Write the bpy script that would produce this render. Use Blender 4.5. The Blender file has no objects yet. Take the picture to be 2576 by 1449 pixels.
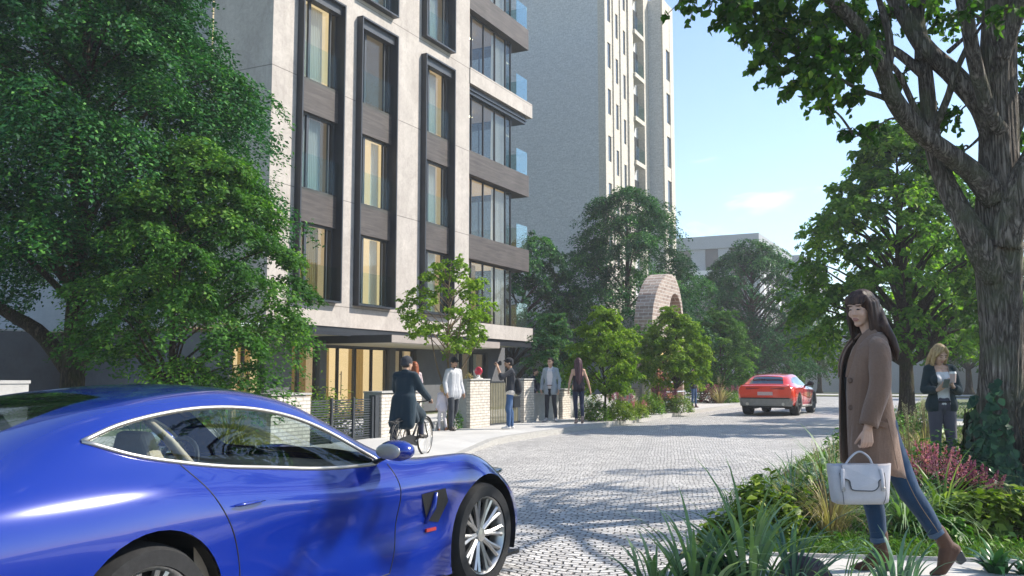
import bpy, bmesh, math, random
import numpy as np
from mathutils import Vector, Matrix
PI = math.pi
C = bpy.context.scene.collection
def R(d): return math.radians(d)
# ---------------------------------------------------------------- camera geometry (used for measuring, too)
EYE = 1.4
PITCH = R(5.4227); HEAD = R(26.5508)
_F = np.array([-math.sin(HEAD), math.cos(HEAD), 0]); _R = np.array([math.cos(HEAD), math.sin(HEAD), 0]); _Z = np.array([0, 0, 1.])
_fw = _F*math.cos(PITCH)+_Z*math.sin(PITCH); _up = -_F*math.sin(PITCH)+_Z*math.cos(PITCH)
def at(x, y, d):
    """world point seen at survey coordinates x, y (2575 wide) at a distance d along the viewing direction"""
    return np.array([0, 0, EYE])+d*(_fw+_R*(x-1287.5)/2326.-_up*(y-724.2)/2326.)
def gnd(x, d, z=0.):
    """point on level z seen at column x and horizontal distance d"""
    r = (x-1287.5)/2326.*d
    p = _F*d+_R*r; return np.array([p[0], p[1], z])
# ---------------------------------------------------------------- meshes
class MB:
    def __init__(s): s.v = []; s.f = []; s.m = []; s.n = 0; s.mi = 0
    def add(s, v, f):
        v = np.asarray(v, float).reshape(-1, 3)
        s.v.append(v)
        for q in f: s.f.append(tuple(int(i)+s.n for i in q)); s.m.append(s.mi)
        s.n += len(v); return s
    def box(s, x0, x1, y0, y1, z0, z1):
        v = [(x, y, z) for z in (z0, z1) for y in (y0, y1) for x in (x0, x1)]
        return s.add(v, [(0, 2, 3, 1), (4, 5, 7, 6), (0, 1, 5, 4), (2, 6, 7, 3), (0, 4, 6, 2), (1, 3, 7, 5)])
    def cbox(s, c, d, rz=0, rx=0, ry=0):
        M = (Matrix.Translation(Vector(c)) @ Matrix.Rotation(rz, 4, 'Z') @ Matrix.Rotation(ry, 4, 'Y') @ Matrix.Rotation(rx, 4, 'X'))
        v = [M @ Vector((x*d[0]/2, y*d[1]/2, z*d[2]/2)) for z in (-1, 1) for y in (-1, 1) for x in (-1, 1)]
        return s.add([tuple(p) for p in v], [(0, 2, 3, 1), (4, 5, 7, 6), (0, 1, 5, 4), (2, 6, 7, 3), (0, 4, 6, 2), (1, 3, 7, 5)])
    def rings(s, rings, cap=True, closed=True):
        n = len(rings[0]); v = np.concatenate([np.asarray(r, float) for r in rings]); f = []
        for i in range(len(rings)-1):
            for j in range(n if closed else n-1):
                k = (j+1) % n
                f.append((i*n+j, i*n+k, (i+1)*n+k, (i+1)*n+j))
        if cap and closed:
            f.append(tuple(range(n-1, -1, -1))); f.append(tuple((len(rings)-1)*n+j for j in range(n)))
        return s.add(v, f)
    def tube(s, pts, r, n=8, cap=True, flat=None, twist=0):
        pts = np.asarray(pts, float); k = len(pts)
        rr = np.full(k, r, float) if np.isscalar(r) else np.asarray(r, float)
        t = np.gradient(pts, axis=0); t /= np.linalg.norm(t, axis=1)[:, None]+1e-12
        ref = np.array([0, 0, 1.]) if abs(t[0][2]) < .9 else np.array([1., 0, 0])
        rings = []
        for i in range(k):
            a = np.cross(t[i], ref); a /= np.linalg.norm(a)+1e-12; b = np.cross(t[i], a); ref = -b if False else ref
            if i: 
                a = pa-t[i]*np.dot(pa, t[i]); a /= np.linalg.norm(a)+1e-12; b = np.cross(t[i], a)
            pa = a
            th = np.arange(n)*2*PI/n+twist
            fl = 1. if flat is None else flat
            rings.append(pts[i]+rr[i]*(np.cos(th)[:, None]*a+fl*np.sin(th)[:, None]*b))
        return s.rings(rings, cap)
    def lathe(s, prof, c=(0, 0, 0), axis='z', n=24, cap=True):
        rings = []
        for r, h in prof:
            th = np.arange(n)*2*PI/n; z = np.full(n, h)
            a, b = r*np.cos(th), r*np.sin(th)
            q = {'z': (a, b, z), 'y': (b, z, a), 'x': (z, a, b)}[axis]
            rings.append(np.stack(q, 1)+np.array(c))
        return s.rings(rings, cap)
    def prism(s, poly, axis, a0, a1):
        n = len(poly)
        def P(p, a): return {'x': (a, p[0], p[1]), 'y': (p[0], a, p[1]), 'z': (p[0], p[1], a)}[axis]
        v = [P(p, a0) for p in poly]+[P(p, a1) for p in poly]
        f = [tuple(range(n-1, -1, -1)), tuple(range(n, 2*n))]+[(i, (i+1) % n, n+(i+1) % n, n+i) for i in range(n)]
        return s.add(v, f)
    def ell(s, c, r, nu=14, nv=9, M=None):
        v = []; f = []
        for i in range(nv+1):
            ph = PI*i/nv
            for j in range(nu):
                th = 2*PI*j/nu; p = Vector((r[0]*math.sin(ph)*math.cos(th), r[1]*math.sin(ph)*math.sin(th), -r[2]*math.cos(ph)))
                if M is not None: p = M @ p
                v.append((p.x+c[0], p.y+c[1], p.z+c[2]))
        for i in range(nv):
            for j in range(nu):
                k = (j+1) % nu; f.append((i*nu+j, i*nu+k, (i+1)*nu+k, (i+1)*nu+j))
        return s.add(v, f)
def wloc(o):
    l = Vector((0, 0, 0))
    while o: l += o.location; o = o.parent
    return np.array(l)
def link(name, me, parent=None, mats=None, smooth=False, auto=None):
    o = bpy.data.objects.new(name, me); C.objects.link(o)
    if parent: o.parent = parent
    if mats is not None:
        for m in (mats if isinstance(mats, (list, tuple)) else [mats]): me.materials.append(m)
    if smooth: me.polygons.foreach_set('use_smooth', np.ones(len(me.polygons), bool))
    if auto:
        try: me.set_sharp_from_angle(angle=auto)
        except Exception: pass
    return o
def build(mb, name, mats, parent=None, smooth=False, auto=None, world=True, fix=True):
    """link a mesh builder as ONE mesh object; vertices in world space unless world=False"""
    v = np.concatenate(mb.v) if mb.v else np.zeros((0, 3))
    org = wloc(parent) if (parent and world) else None
    if org is not None: v = v-org
    me = bpy.data.meshes.new(name)
    me.from_pydata(v.tolist(), [], mb.f); me.update()
    if fix:
        bm = bmesh.new(); bm.from_mesh(me); bmesh.ops.recalc_face_normals(bm, faces=bm.faces); bm.to_mesh(me); bm.free()
    o = link(name, me, parent, mats, smooth, auto)
    if max(mb.m, default=0) > 0 and len(me.polygons) == len(mb.m): me.polygons.foreach_set('material_index', mb.m)
    return o
def root(name, loc, label, cat, group=None, rz=0):
    o = bpy.data.objects.new(name, None); C.objects.link(o); o.empty_display_size = .3
    o.location = tuple(float(x) for x in loc); o.rotation_euler = (0, 0, rz)
    return tag(o, label, cat, group)
def tag(o, label, cat, group=None, kind=None):
    if label: o['label'] = label
    if cat: o['category'] = cat
    if group: o['group'] = group
    if kind: o['kind'] = kind
    return o
def struct(o): o['kind'] = 'structure'; return o
def copy_tree(o, parent=None):
    c = o.copy(); C.objects.link(c); c.parent = parent
    for ch in o.children: copy_tree(ch, c)
    return c
def evaluated(o):
    """bake an object's modifiers into its mesh"""
    dg = bpy.context.evaluated_depsgraph_get(); dg.update()
    me = bpy.data.meshes.new_from_object(o.evaluated_get(dg)); old = o.data
    o.modifiers.clear(); o.data = me
    return o
# ---------------------------------------------------------------- materials
class N:
    def __init__(s, name):
        s.m = bpy.data.materials.new(name); s.m.use_nodes = True; s.t = s.m.node_tree; s.t.nodes.clear()
        s.out = s.n('ShaderNodeOutputMaterial')
    def n(s, t, **k):
        x = s.t.nodes.new(t)
        for a, b in k.items():
            if a in x.inputs.keys() if hasattr(x.inputs, 'keys') else False: x.inputs[a].default_value = b
            else: setattr(x, a, b)
        return x
    def l(s, a, b): s.t.links.new(a, b); return s
    def co(s, kind='Object', scale=None):
        c = s.n('ShaderNodeTexCoord').outputs[kind]
        if scale is None: return c
        mp = s.n('ShaderNodeMapping'); mp.inputs['Scale'].default_value = scale if hasattr(scale, '__len__') else (scale,)*3
        s.l(c, mp.inputs['Vector']); return mp.outputs[0]
    def noise(s, vec, scale, detail=4, rough=.6, dist=0):
        x = s.n('ShaderNodeTexNoise'); x.inputs['Scale'].default_value = scale; x.inputs['Detail'].default_value = detail
        x.inputs['Roughness'].default_value = rough; x.inputs['Distortion'].default_value = dist
        s.l(vec, x.inputs['Vector']); return x.outputs[0]
    def ramp(s, fac, stops):
        r = s.n('ShaderNodeValToRGB'); e = r.color_ramp.elements
        while len(e) < len(stops): e.new(.5)
        for i, (p, c) in enumerate(stops):
            e[i].position = p; e[i].color = (*c, 1) if len(c) == 3 else c
        s.l(fac, r.inputs[0]); return r.outputs[0]
    def math(s, op, a, b=None, c=None, clamp=False):
        x = s.n('ShaderNodeMath', operation=op); x.use_clamp = clamp
        for i, q in enumerate((a, b, c)):
            if q is None: continue
            if hasattr(q, 'links'): s.l(q, x.inputs[i])
            else: x.inputs[i].default_value = q
        return x.outputs[0]
    def mix(s, fac, a, b, mode='MIX'):
        x = s.n('ShaderNodeMix', data_type='RGBA', blend_type=mode)
        for k, q in ((0, fac), (6, a), (7, b)):
            if hasattr(q, 'links'): s.l(q, x.inputs[k])
            else: x.inputs[k].default_value = q if k == 0 else ((*q, 1) if len(q) == 3 else q)
        return x.outputs[2]
    def bump(s, h, strength=.3, dist=.02, normal=None):
        b = s.n('ShaderNodeBump'); b.inputs['Strength'].default_value = strength; b.inputs['Distance'].default_value = dist
        s.l(h, b.inputs['Height'])
        if normal: s.l(normal, b.inputs['Normal'])
        return b.outputs[0]
    def pbr(s, col, rough=.6, metal=0., spec=.5, normal=None, **kw):
        p = s.n('ShaderNodeBsdfPrincipled')
        for k, q in (('Base Color', col), ('Roughness', rough), ('Metallic', metal), ('Specular IOR Level', spec), *kw.items()):
            if hasattr(q, 'links'): s.l(q, p.inputs[k])
            elif k in ('Base Color', 'Emission Color', 'Sheen Tint', 'Coat Tint') : p.inputs[k].default_value = (*q, 1) if len(q) == 3 else q
            else: p.inputs[k].default_value = q
        if normal: s.l(normal, p.inputs['Normal'])
        return p.outputs[0]
    def done(s, sh): s.l(sh, s.out.inputs[0]); return s.m
def pmat(name, col, rough=.6, metal=0., var=.12, scale=6., bump=0., bscale=None, spec=.4, detail=5, **kw):
    """plain painted / cloth / stone surface: base colour broken up by two noises, optional bump"""
    k = N(name); co = k.co()
    n1 = k.noise(co, scale, detail); n2 = k.noise(co, scale*7.3, 3)
    f = k.math('ADD', k.math('MULTIPLY', n1, .7), k.math('MULTIPLY', n2, .3))
    lo = tuple(max(0, c*(1-var*1.6)) for c in col); hi = tuple(min(1, c*(1+var*1.6)) for c in col)
    c = k.ramp(f, [(.3, lo), (.7, hi)])
    nm = k.bump(k.noise(co, bscale or scale*9, 5), bump, .01) if bump else None
    return k.done(k.pbr(c, rough, metal, spec, nm, **kw))
def glass_mat(name, tint=(.8, .87, .9), refl=1.0, rough=.0, ior=1.5, dark=0.):
    """thin pane: fresnel mix of clear transmission and mirror reflection"""
    k = N(name); lw = k.n('ShaderNodeLayerWeight'); lw.inputs[0].default_value = .5
    fr = k.math('ADD', k.math('MULTIPLY', k.math('POWER', lw.outputs['Facing'], 5.), .95), .04)
    g = k.n('ShaderNodeBsdfGlossy'); g.inputs['Roughness'].default_value = rough; g.inputs['Color'].default_value = (.95, .98, 1, 1)
    t = k.n('ShaderNodeBsdfTransparent'); t.inputs['Color'].default_value = (*tint, 1)
    mx = k.n('ShaderNodeMixShader'); k.l(k.math('MULTIPLY', k.math('ADD', fr, dark), refl, clamp=True), mx.inputs[0]); k.l(t.outputs[0], mx.inputs[1]); k.l(g.outputs[0], mx.inputs[2])
    return k.done(mx.outputs[0])
def leaf_mat(name, dark, light, trans=.35, tip=None, rough=.6):
    """leaf: colour by a per-leaf random value, translucent to the sun"""
    k = N(name); a = k.n('ShaderNodeAttribute', attribute_name='rnd').outputs['Fac']
    st = [(0, dark), (.75, light)]+([(1, tip)] if tip else [])
    c = k.ramp(a, st)
    p = k.pbr(c, rough, 0, .18)
    t = k.n('ShaderNodeBsdfTranslucent'); ct = k.mix(1., c, (1.0, 1.25, .45), 'MULTIPLY'); k.l(ct, t.inputs[0])
    mx = k.n('ShaderNodeMixShader'); mx.inputs[0].default_value = trans; k.l(p, mx.inputs[1]); k.l(t.outputs[0], mx.inputs[2])
    return k.done(mx.outputs[0])
def wall_uv(k, co):
    """(horizontal, vertical) coordinates on any upright face"""
    s = k.n('ShaderNodeSeparateXYZ'); k.l(co, s.inputs[0])
    g = k.n('ShaderNodeNewGeometry'); sn = k.n('ShaderNodeSeparateXYZ'); k.l(g.outputs['True Normal'], sn.inputs[0])
    ax = k.math('GREATER_THAN', k.math('ABSOLUTE', sn.outputs[0]), .5); 
    h = k.math('ADD', k.math('MULTIPLY', s.outputs[1], ax), k.math('MULTIPLY', s.outputs[0], k.math('SUBTRACT', 1., ax)))
    c = k.n('ShaderNodeCombineXYZ'); k.l(h, c.inputs[0]); k.l(s.outputs[2], c.inputs[1]); return c.outputs[0]
def brick_mat(name, c1, c2, mortar, bw=.22, bh=.075, mw=.01, bump=.6, rough=.85):
    k = N(name); co = k.co(); uv = wall_uv(k, co)
    b = k.n('ShaderNodeTexBrick'); k.l(uv, b.inputs['Vector'])
    b.inputs['Color1'].default_value = (*c1, 1); b.inputs['Color2'].default_value = (*c2, 1); b.inputs['Mortar'].default_value = (*mortar, 1)
    b.inputs['Scale'].default_value = 1; b.inputs['Brick Width'].default_value = bw; b.inputs['Row Height'].default_value = bh
    b.inputs['Mortar Size'].default_value = mw; b.inputs['Mortar Smooth'].default_value = .15
    n = k.noise(co, 9, 5)
    c = k.mix(.7, b.outputs[0], k.ramp(n, [(.25, (.55,)*3), (.75, (1.25,)*3)]), 'MULTIPLY')
    h = k.math('ADD', k.math('MULTIPLY', b.outputs['Fac'], -1.), k.math('MULTIPLY', k.noise(co, 60, 4), .35))
    return k.done(k.pbr(c, rough, 0, .25, k.bump(h, bump, .012)))
M = {}
def unit(a): return a/(np.linalg.norm(a, axis=-1, keepdims=True)+1e-9)
def rot2(x, y, a): return x*math.cos(a)-y*math.sin(a), x*math.sin(a)+y*math.cos(a)
def smooth_path(pts, n=24):
    """Catmull-Rom through points"""
    P = np.asarray(pts, float); P = np.vstack([2*P[0]-P[1], P, 2*P[-1]-P[-2]]); out = []
    k = len(P)-3
    for i in range(n):
        t = i/(n-1)*k; j = min(int(t), k-1); u = t-j
        a, b, c, d = P[j:j+4]
        out.append(.5*((2*b)+(-a+c)*u+(2*a-5*b+4*c-d)*u*u+(-a+3*b-3*c+d)*u**3))
    return np.array(out)
EXPO = 1.02; SUN_E = 4.25; SKY_E = .127; HAZE = .0011
# ================================================================ SETTING
SUN_AZ, SUN_EL = R(36), R(41)      # azimuth measured from +X towards +Y
sc = bpy.context.scene
cam = bpy.data.cameras.new('camera'); cam.lens = 2326/2575*36; cam.sensor_width = 36; cam.clip_end = 3000; cam.clip_start = .05
co_ = bpy.data.objects.new('camera', cam); C.objects.link(co_); co_.location = (0, 0, EYE)
co_.rotation_euler = (PI/2+PITCH, 0, HEAD); sc.camera = co_
sc.view_settings.view_transform = 'Standard'; sc.view_settings.look = 'None'; sc.view_settings.exposure = EXPO; sc.view_settings.gamma = 1
sc.cycles.max_bounces = 7; sc.cycles.transparent_max_bounces = 16; sc.cycles.diffuse_bounces = 3; sc.cycles.glossy_bounces = 3
sc.cycles.use_denoising = True; sc.cycles.caustics_reflective = False; sc.cycles.caustics_refractive = False
sc.cycles.sample_clamp_indirect = 6
sd = Vector((math.cos(SUN_AZ)*math.cos(SUN_EL), math.sin(SUN_AZ)*math.cos(SUN_EL), math.sin(SUN_EL)))
sl = bpy.data.lights.new('sun', 'SUN'); sl.energy = SUN_E; sl.angle = R(.55); sl.color = (1, .93, .82)
so = bpy.data.objects.new('sun', sl); C.objects.link(so); so.rotation_euler = sd.to_track_quat('Z', 'Y').to_euler(); so.location = (20, 20, 30)
w = bpy.data.worlds.new('World'); sc.world = w; w.use_nodes = True
nt = w.node_tree; nt.nodes.clear()
sky = nt.nodes.new('ShaderNodeTexSky'); sky.sky_type = 'NISHITA'; sky.sun_disc = False; sky.sun_elevation = SUN_EL
sky.sun_rotation = PI/2-SUN_AZ; sky.air_density = 1.0; sky.dust_density = .15; sky.ozone_density = 2.0; sky.altitude = 50
tc = nt.nodes.new('ShaderNodeTexCoord')
mp = nt.nodes.new('ShaderNodeMapping'); mp.inputs['Scale'].default_value = (1.6, 1.6, 7.5); mp.inputs['Location'].default_value = (.9, .3, .7); nt.links.new(tc.outputs['Generated'], mp.inputs[0])
nz = nt.nodes.new('ShaderNodeTexNoise'); nz.inputs['Scale'].default_value = 2.1; nz.inputs['Detail'].default_value = 8; nz.inputs['Roughness'].default_value = .58; nz.inputs['Distortion'].default_value = .4
nt.links.new(mp.outputs[0], nz.inputs['Vector'])
rp = nt.nodes.new('ShaderNodeValToRGB'); rp.color_ramp.elements[0].position = .60; rp.color_ramp.elements[0].color = (0, 0, 0, 1); rp.color_ramp.elements[1].position = .80; rp.color_ramp.elements[1].color = (.8, .8, .8, 1)
nt.links.new(nz.outputs[0], rp.inputs[0])
mx = nt.nodes.new('ShaderNodeMix'); mx.data_type = 'RGBA'; nt.links.new(rp.outputs[0], mx.inputs[0]); nt.links.new(sky.outputs[0], mx.inputs[6]); mx.inputs[7].default_value = (8.2, 8.6, 9.2, 1)
bg = nt.nodes.new('ShaderNodeBackground'); bg.inputs[1].default_value = SKY_E
nt.links.new(mx.outputs[2], bg.inputs[0])
wo = nt.nodes.new('ShaderNodeOutputWorld'); nt.links.new(bg.outputs[0], wo.inputs[0])
# ---- ground materials
def cobble_mat():
    k = N('cobbles'); co = k.co()
    mp = k.n('ShaderNodeMapping'); mp.inputs['Rotation'].default_value = (0, 0, R(-17)); k.l(co, mp.inputs[0])
    s = k.n('ShaderNodeSeparateXYZ'); k.l(mp.outputs[0], s.inputs[0])
    nz = k.noise(co, 1.3, 3)
    wav = k.math('MULTIPLY', k.math('ABSOLUTE', k.math('SINE', k.math('MULTIPLY', s.outputs[0], PI/1.25))), .34)
    v = k.math('ADD', k.math('ADD', s.outputs[1], wav), k.math('ADD', k.math('MULTIPLY', nz, .16), k.math('MULTIPLY', k.noise(co, 5.5, 2), .055)))
    u = k.math('ADD', s.outputs[0], k.math('ADD', k.math('MULTIPLY', k.noise(co, 2.1, 2), .12), k.math('MULTIPLY', k.noise(co, 7., 2), .07)))
    c = k.n('ShaderNodeCombineXYZ'); k.l(u, c.inputs[0]); k.l(v, c.inputs[1])
    b = k.n('ShaderNodeTexBrick'); k.l(c.outputs[0], b.inputs['Vector'])
    b.inputs['Color1'].default_value = (.46, .44, .425, 1); b.inputs['Color2'].default_value = (.71, .685, .66, 1); b.inputs['Mortar'].default_value = (.10, .093, .088, 1)
    b.inputs['Scale'].default_value = 1; b.inputs['Brick Width'].default_value = .118; b.inputs['Row Height'].default_value = .082
    b.inputs['Mortar Size'].default_value = .0115; b.inputs['Mortar Smooth'].default_value = .9; b.offset = .5; b.squash = 1.0
    fine = k.noise(co, 45, 6, .7); patch = k.noise(co, .55, 4)
    col = k.mix(.6, b.outputs[0], k.ramp(fine, [(.3, (.62,)*3), (.7, (1.3,)*3)]), 'MULTIPLY')
    col = k.mix(.55, col, k.ramp(patch, [(.32, (.78, .77, .76)), (.68, (1.12, 1.11, 1.08))]), 'MULTIPLY')
    h = k.math('ADD', k.math('MULTIPLY', b.outputs['Fac'], -1.15), k.math('MULTIPLY', fine, .35))
    return k.done(k.pbr(col, .55, 0, .45, k.bump(h, 1., .045)))
def paving_mat(name, col, sx, sy, joint=.35):
    k = N(name); co = k.co()
    b = k.n('ShaderNodeTexBrick'); k.l(co, b.inputs['Vector'])
    b.inputs['Color1'].default_value = (*[c*.95 for c in col], 1); b.inputs['Color2'].default_value = (*[c*1.05 for c in col], 1); b.inputs['Mortar'].default_value = (*[c*joint for c in col], 1)
    b.inputs['Scale'].default_value = 1; b.inputs['Brick Width'].default_value = sx; b.inputs['Row Height'].default_value = sy; b.inputs['Mortar Size'].default_value = .004
    n1 = k.noise(co, .9, 5); n2 = k.noise(co, 70, 4, .7)
    c = k.mix(.8, b.outputs[0], k.ramp(n1, [(.3, (.84, .83, .82)), (.7, (1.08, 1.07, 1.05))]), 'MULTIPLY')
    c = k.mix(.5, c, k.ramp(n2, [(.3, (.8,)*3), (.7, (1.15,)*3)]), 'MULTIPLY')
    h = k.math('ADD', k.math('MULTIPLY', b.outputs['Fac'], -.6), k.math('MULTIPLY', n2, .3))
    return k.done(k.pbr(c, .75, 0, .3, k.bump(h, .35, .008)))
M['cobble'] = cobble_mat()
M['pave'] = paving_mat('pale_paving', (.50, .49, .475), 1.2, .9, .8)
M['path'] = paving_mat('path_concrete', (.50, .485, .465), 1.6, 1.5, .6)
M['kerb'] = pmat('kerb_granite', (.36, .345, .32), .8, var=.25, scale=30, bump=.3)
M['soil'] = pmat('soil', (.07, .05, .035), .95, var=.5, scale=8, bump=.8, bscale=40)
M['earth'] = pmat('dry_ground', (.13, .15, .07), .95, var=.4, scale=1.2, bump=.5, bscale=12)
M['far_asphalt'] = pmat('pale_asphalt', (.33, .33, .33), .85, var=.12, scale=1.5, bump=.2, bscale=60)
# ---- ground, road, pavements
def sheet(name, mat, poly, z):
    mb = MB(); mb.add([(x, y, z) for x, y in poly], [tuple(range(len(poly)))]); return struct(build(mb, name, mat, fix=True))
sheet('ground', M['earth'], [(-900, -300), (900, -300), (900, 1500), (-900, 1500)], -.03)
sheet('cobbled_road', M['cobble'], [(-9.4, -6), (-1.9, -6), (-1.9, 5.0), (-2.35, 9), (-2.6, 16), (-2.7, 34), (-2.7, 57.5), (-10.6, 57.5), (-10.6, 4)], 0.)
sheet('crossing_road', M['far_asphalt'], [(-60, 57.5), (60, 57.5), (60, 66), (-60, 66)], -.004)
# left pavement: raised slab with a granite kerb, dropped at the driveway
LP = [(-7.75, 5.5), (-7.75, 11.9), (-8.05, 14.0), (-8.92, 17.2), (-9.0, 19), (-9.62, 40), (-9.95, 57.4)]
def strip(edge, off0, off1, z0, z1, name, mat, zfun):
    mb = MB(); a = [(x+off0, y) for x, y in edge]; b = [(x+off1, y) for x, y in edge]; n = len(edge); v = []
    for (x, y) in a: v.append((x, y, zfun(y)))
    for (x, y) in b: v.append((x, y, zfun(y)))
    for (x, y) in a: v.append((x, y, -.02))
    for (x, y) in b: v.append((x, y, -.02))
    f = []
    for i in range(n-1):
        f += [(i, i+1, n+i+1, n+i), (2*n+i, 2*n+i+1, i+1, i), (n+i, n+i+1, 3*n+i+1, 3*n+i)]
    f += [(0, n, 3*n, 2*n), (n-1, 3*n-1, 4*n-1, 2*n-1)]
    mb.add(v, f); return struct(build(mb, name, mat))
def kz(y): return .02 if y < 14 else (.02+.105*(y-14)/3.2 if y < 17.2 else .125)
def dense(edge, n):
    P = np.array(edge, float); d = np.r_[0, np.cumsum(np.linalg.norm(np.diff(P, axis=0), axis=1))]
    t = np.linspace(0, d[-1], n); return [(np.interp(q, d, P[:, 0]), np.interp(q, d, P[:, 1])) for q in t]
LPd = dense(LP, 60)
strip(LPd, -.001, -.17, 0, 0, 'pavement_kerb', M['kerb'], kz)
mb = MB(); n = len(LPd); v = []; f = []
for x, y in LPd: v.append((x-.172, y, kz(y)-.004))
for x, y in LPd: v.append((x-1.0, y, .02+.10*min(1, max(0, (y-10)/6)) if y < 16 else .121))
for x, y in LPd: v.append((-16.5, y, .121))
for i in range(n-1):
    f += [(i, i+1, n+i+1, n+i), (n+i, n+i+1, 2*n+i+1, 2*n+i)]
mb.add(v, f); struct(build(mb, 'left_pavement', M['pave']))
sheet('far_pavement', M['pave'], [(-60, 66), (60, 66), (60, 70), (-60, 70)], .11)
# right side: planting bed, footpath crossing it and a second path further back
mb = MB(); mb.prism([(-1.75, 6.88), (.06, 7.45), (14, 9.35), (14, 27), (-1.75, 27)], 'z', -.02, .06); struct(build(mb, 'planting_bed', M['soil']))
mb = MB(); mb.prism([(-1.753, 7.4), (-1.753, 27), (-2.6, 27), (-2.6, 16), (-2.4, 12), (-2.08, 9.2)], 'z', -.02, .045); struct(build(mb, 'verge', M['soil']))
mb = MB(); mb.box(-1.9, 14, -6, 5.6, -.02, .09); struct(build(mb, 'near_bed', M['soil']))
mb = MB(); mb.add([(-1.92, 5.35, .105), (14, 5.35, .105), (14, 9.3, .105), (0.06, 7.39, .105), (-1.75, 6.81, .105), (-1.92, 6.75, .105)], [(0, 1, 2, 3, 4, 5)]); struct(build(mb, 'footpath', M['path']))
mb = MB(); mb.add([(-1.92, 5.3, -.02), (-1.92, 6.75, -.02), (-1.92, 6.75, .1045), (-1.92, 5.3, .1045)], [(0, 1, 2, 3)]); struct(build(mb, 'footpath_edge', M['kerb']))
mb = MB(); mb.tube([(-1.93, 6.79, .10), (-1.75, 6.86, .10), (.06, 7.44, .10), (3, 8.0, .10)], .03, 6); struct(build(mb, 'footpath_edging', M['kerb']))
mb = MB(); mb.box(-2.6, 40, 27.01, 31, -.02, .115); struct(build(mb, 'back_path', M['pave']))
mb = MB(); mb.box(-2.6, 40, 31.01, 57.4, -.02, .10); struct(build(mb, 'park_ground', M['earth']))
# ================================================================ MAIN BUILDING
def stone_mat():
    k = N('pale_stone'); co = k.co()
    n1 = k.noise(co, .8, 6, .62, .6); n2 = k.noise(co, 5, 6, .7, 1.5); n3 = k.noise(co, 60, 3)
    c = k.ramp(n1, [(.3, (.36, .325, .30)), (.7, (.48, .44, .405))])
    c = k.mix(.45, c, k.ramp(n2, [(.36, (.72, .70, .68)), (.6, (1.1, 1.09, 1.07))]), 'MULTIPLY')
    st = k.noise(k.co(scale=(1, 1, .06)), 5, 4, .6); c = k.mix(.28, c, k.ramp(st, [(.38, (.80, .79, .77)), (.6, (1.06, 1.06, 1.05))]), 'MULTIPLY')
    s = k.n('ShaderNodeSeparateXYZ'); k.l(co, s.inputs[0])
    z = k.math('MODULO', k.math('ADD', s.outputs[2], JOINT0), 3.34)
    j = k.math('LESS_THAN', k.math('ABSOLUTE', k.math('SUBTRACT', z, 1.0)), .014)
    c = k.mix(k.math('MULTIPLY', j, .75), c, (.12, .11, .10))
    h = k.math('SUBTRACT', k.math('MULTIPLY', n2, .5), k.math('MULTIPLY', j, 2.))
    return k.done(k.pbr(c, .8, 0, .25, k.bump(k.math('ADD', h, k.math('MULTIPLY', n3, .25)), .35, .012)))
JOINT0 = 1.0-3.63+3.34+.1
M['stone'] = stone_mat()
M['wing'] = pmat('grey_render', (.28, .295, .315), .85, var=.08, scale=1.2, bump=.15, bscale=60)
M['darkwall'] = pmat('charcoal_render', (.115, .118, .128), .9, var=.12, scale=1.5, bump=.3, bscale=90)
M['steel'] = pmat('dark_steel', (.017, .020, .026), .42, .0, var=.2, scale=2, spec=.5)
M['steel2'] = pmat('window_metal', (.055, .06, .068), .45, .3, var=.1, scale=2)
M['soffit'] = pmat('pale_soffit', (.52, .49, .45), .85, var=.06, scale=1)
def brown_mat():
    k = N('brown_panel'); co = k.co(scale=(1, .35, 5)); n = k.noise(co, 2.2, 8, .68, .7); n2 = k.noise(k.co(), .9, 3)
    c = k.ramp(n, [(.3, (.036, .030, .028)), (.7, (.098, .082, .075))])
    c = k.mix(.5, c, k.ramp(n2, [(.35, (.75,)*3), (.65, (1.2,)*3)]), 'MULTIPLY')
    return k.done(k.pbr(c, .62, 0, .35, k.bump(n, .15, .01)))
M['brown'] = brown_mat()
M['glass'] = glass_mat('window_glass', (.82, .87, .87), .6, dark=.01)
M['glassb'] = glass_mat('bay_glass', (.80, .83, .83), .5, dark=.03)
M['balus'] = glass_mat('balustrade_glass', (.66, .84, .86), 1.0, dark=.10)
M['guard'] = glass_mat('guard_glass', (.88, .94, .93), .2, dark=.0)
def curtain_mat(name, col, tr):
    k = N(name); p = k.pbr(col, .9, 0, .1); t = k.n('ShaderNodeBsdfTranslucent'); t.inputs[0].default_value = (*col, 1)
    mx = k.n('ShaderNodeMixShader'); mx.inputs[0].default_value = tr; k.l(p, mx.inputs[1]); k.l(t.outputs[0], mx.inputs[2]); return k.done(mx.outputs[0])
M['curtain'] = curtain_mat('sheer_curtain', (.82, .80, .76), .4)
M['curtain_warm'] = curtain_mat('ochre_curtain', (.62, .48, .26), .5)
def room_mat(name, col, em, ecol=(1, .66, .28)):
    k = N(name); co = k.co(); n = k.noise(co, 1.1, 3)
    c = k.ramp(n, [(.3, tuple(x*.8 for x in col)), (.7, col)])
    return k.done(k.pbr(c, .8, 0, .2, None, **{'Emission Color': ecol, 'Emission Strength': em}))  # room surfaces glow by themselves, standing in for lamp light
M['room_dark'] = room_mat('room_faint_glow', (.26, .20, .155), .07, (1, .75, .5))
M['room_mid'] = room_mat('room_dim_glow', (.44, .32, .21), .24, (1, .72, .42))
M['room_lit'] = room_mat('room_lamp_lit', (.60, .48, .31), .38, (1, .76, .46))
M['cabinet'] = pmat('walnut_cabinet', (.16, .09, .05), .5, var=.2, scale=4)
k = N('strip_lamp'); e = k.n('ShaderNodeEmission'); e.inputs[0].default_value = (1, .86, .5, 1); e.inputs[1].default_value = 7; M['lamp'] = k.done(e.outputs[0])
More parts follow.
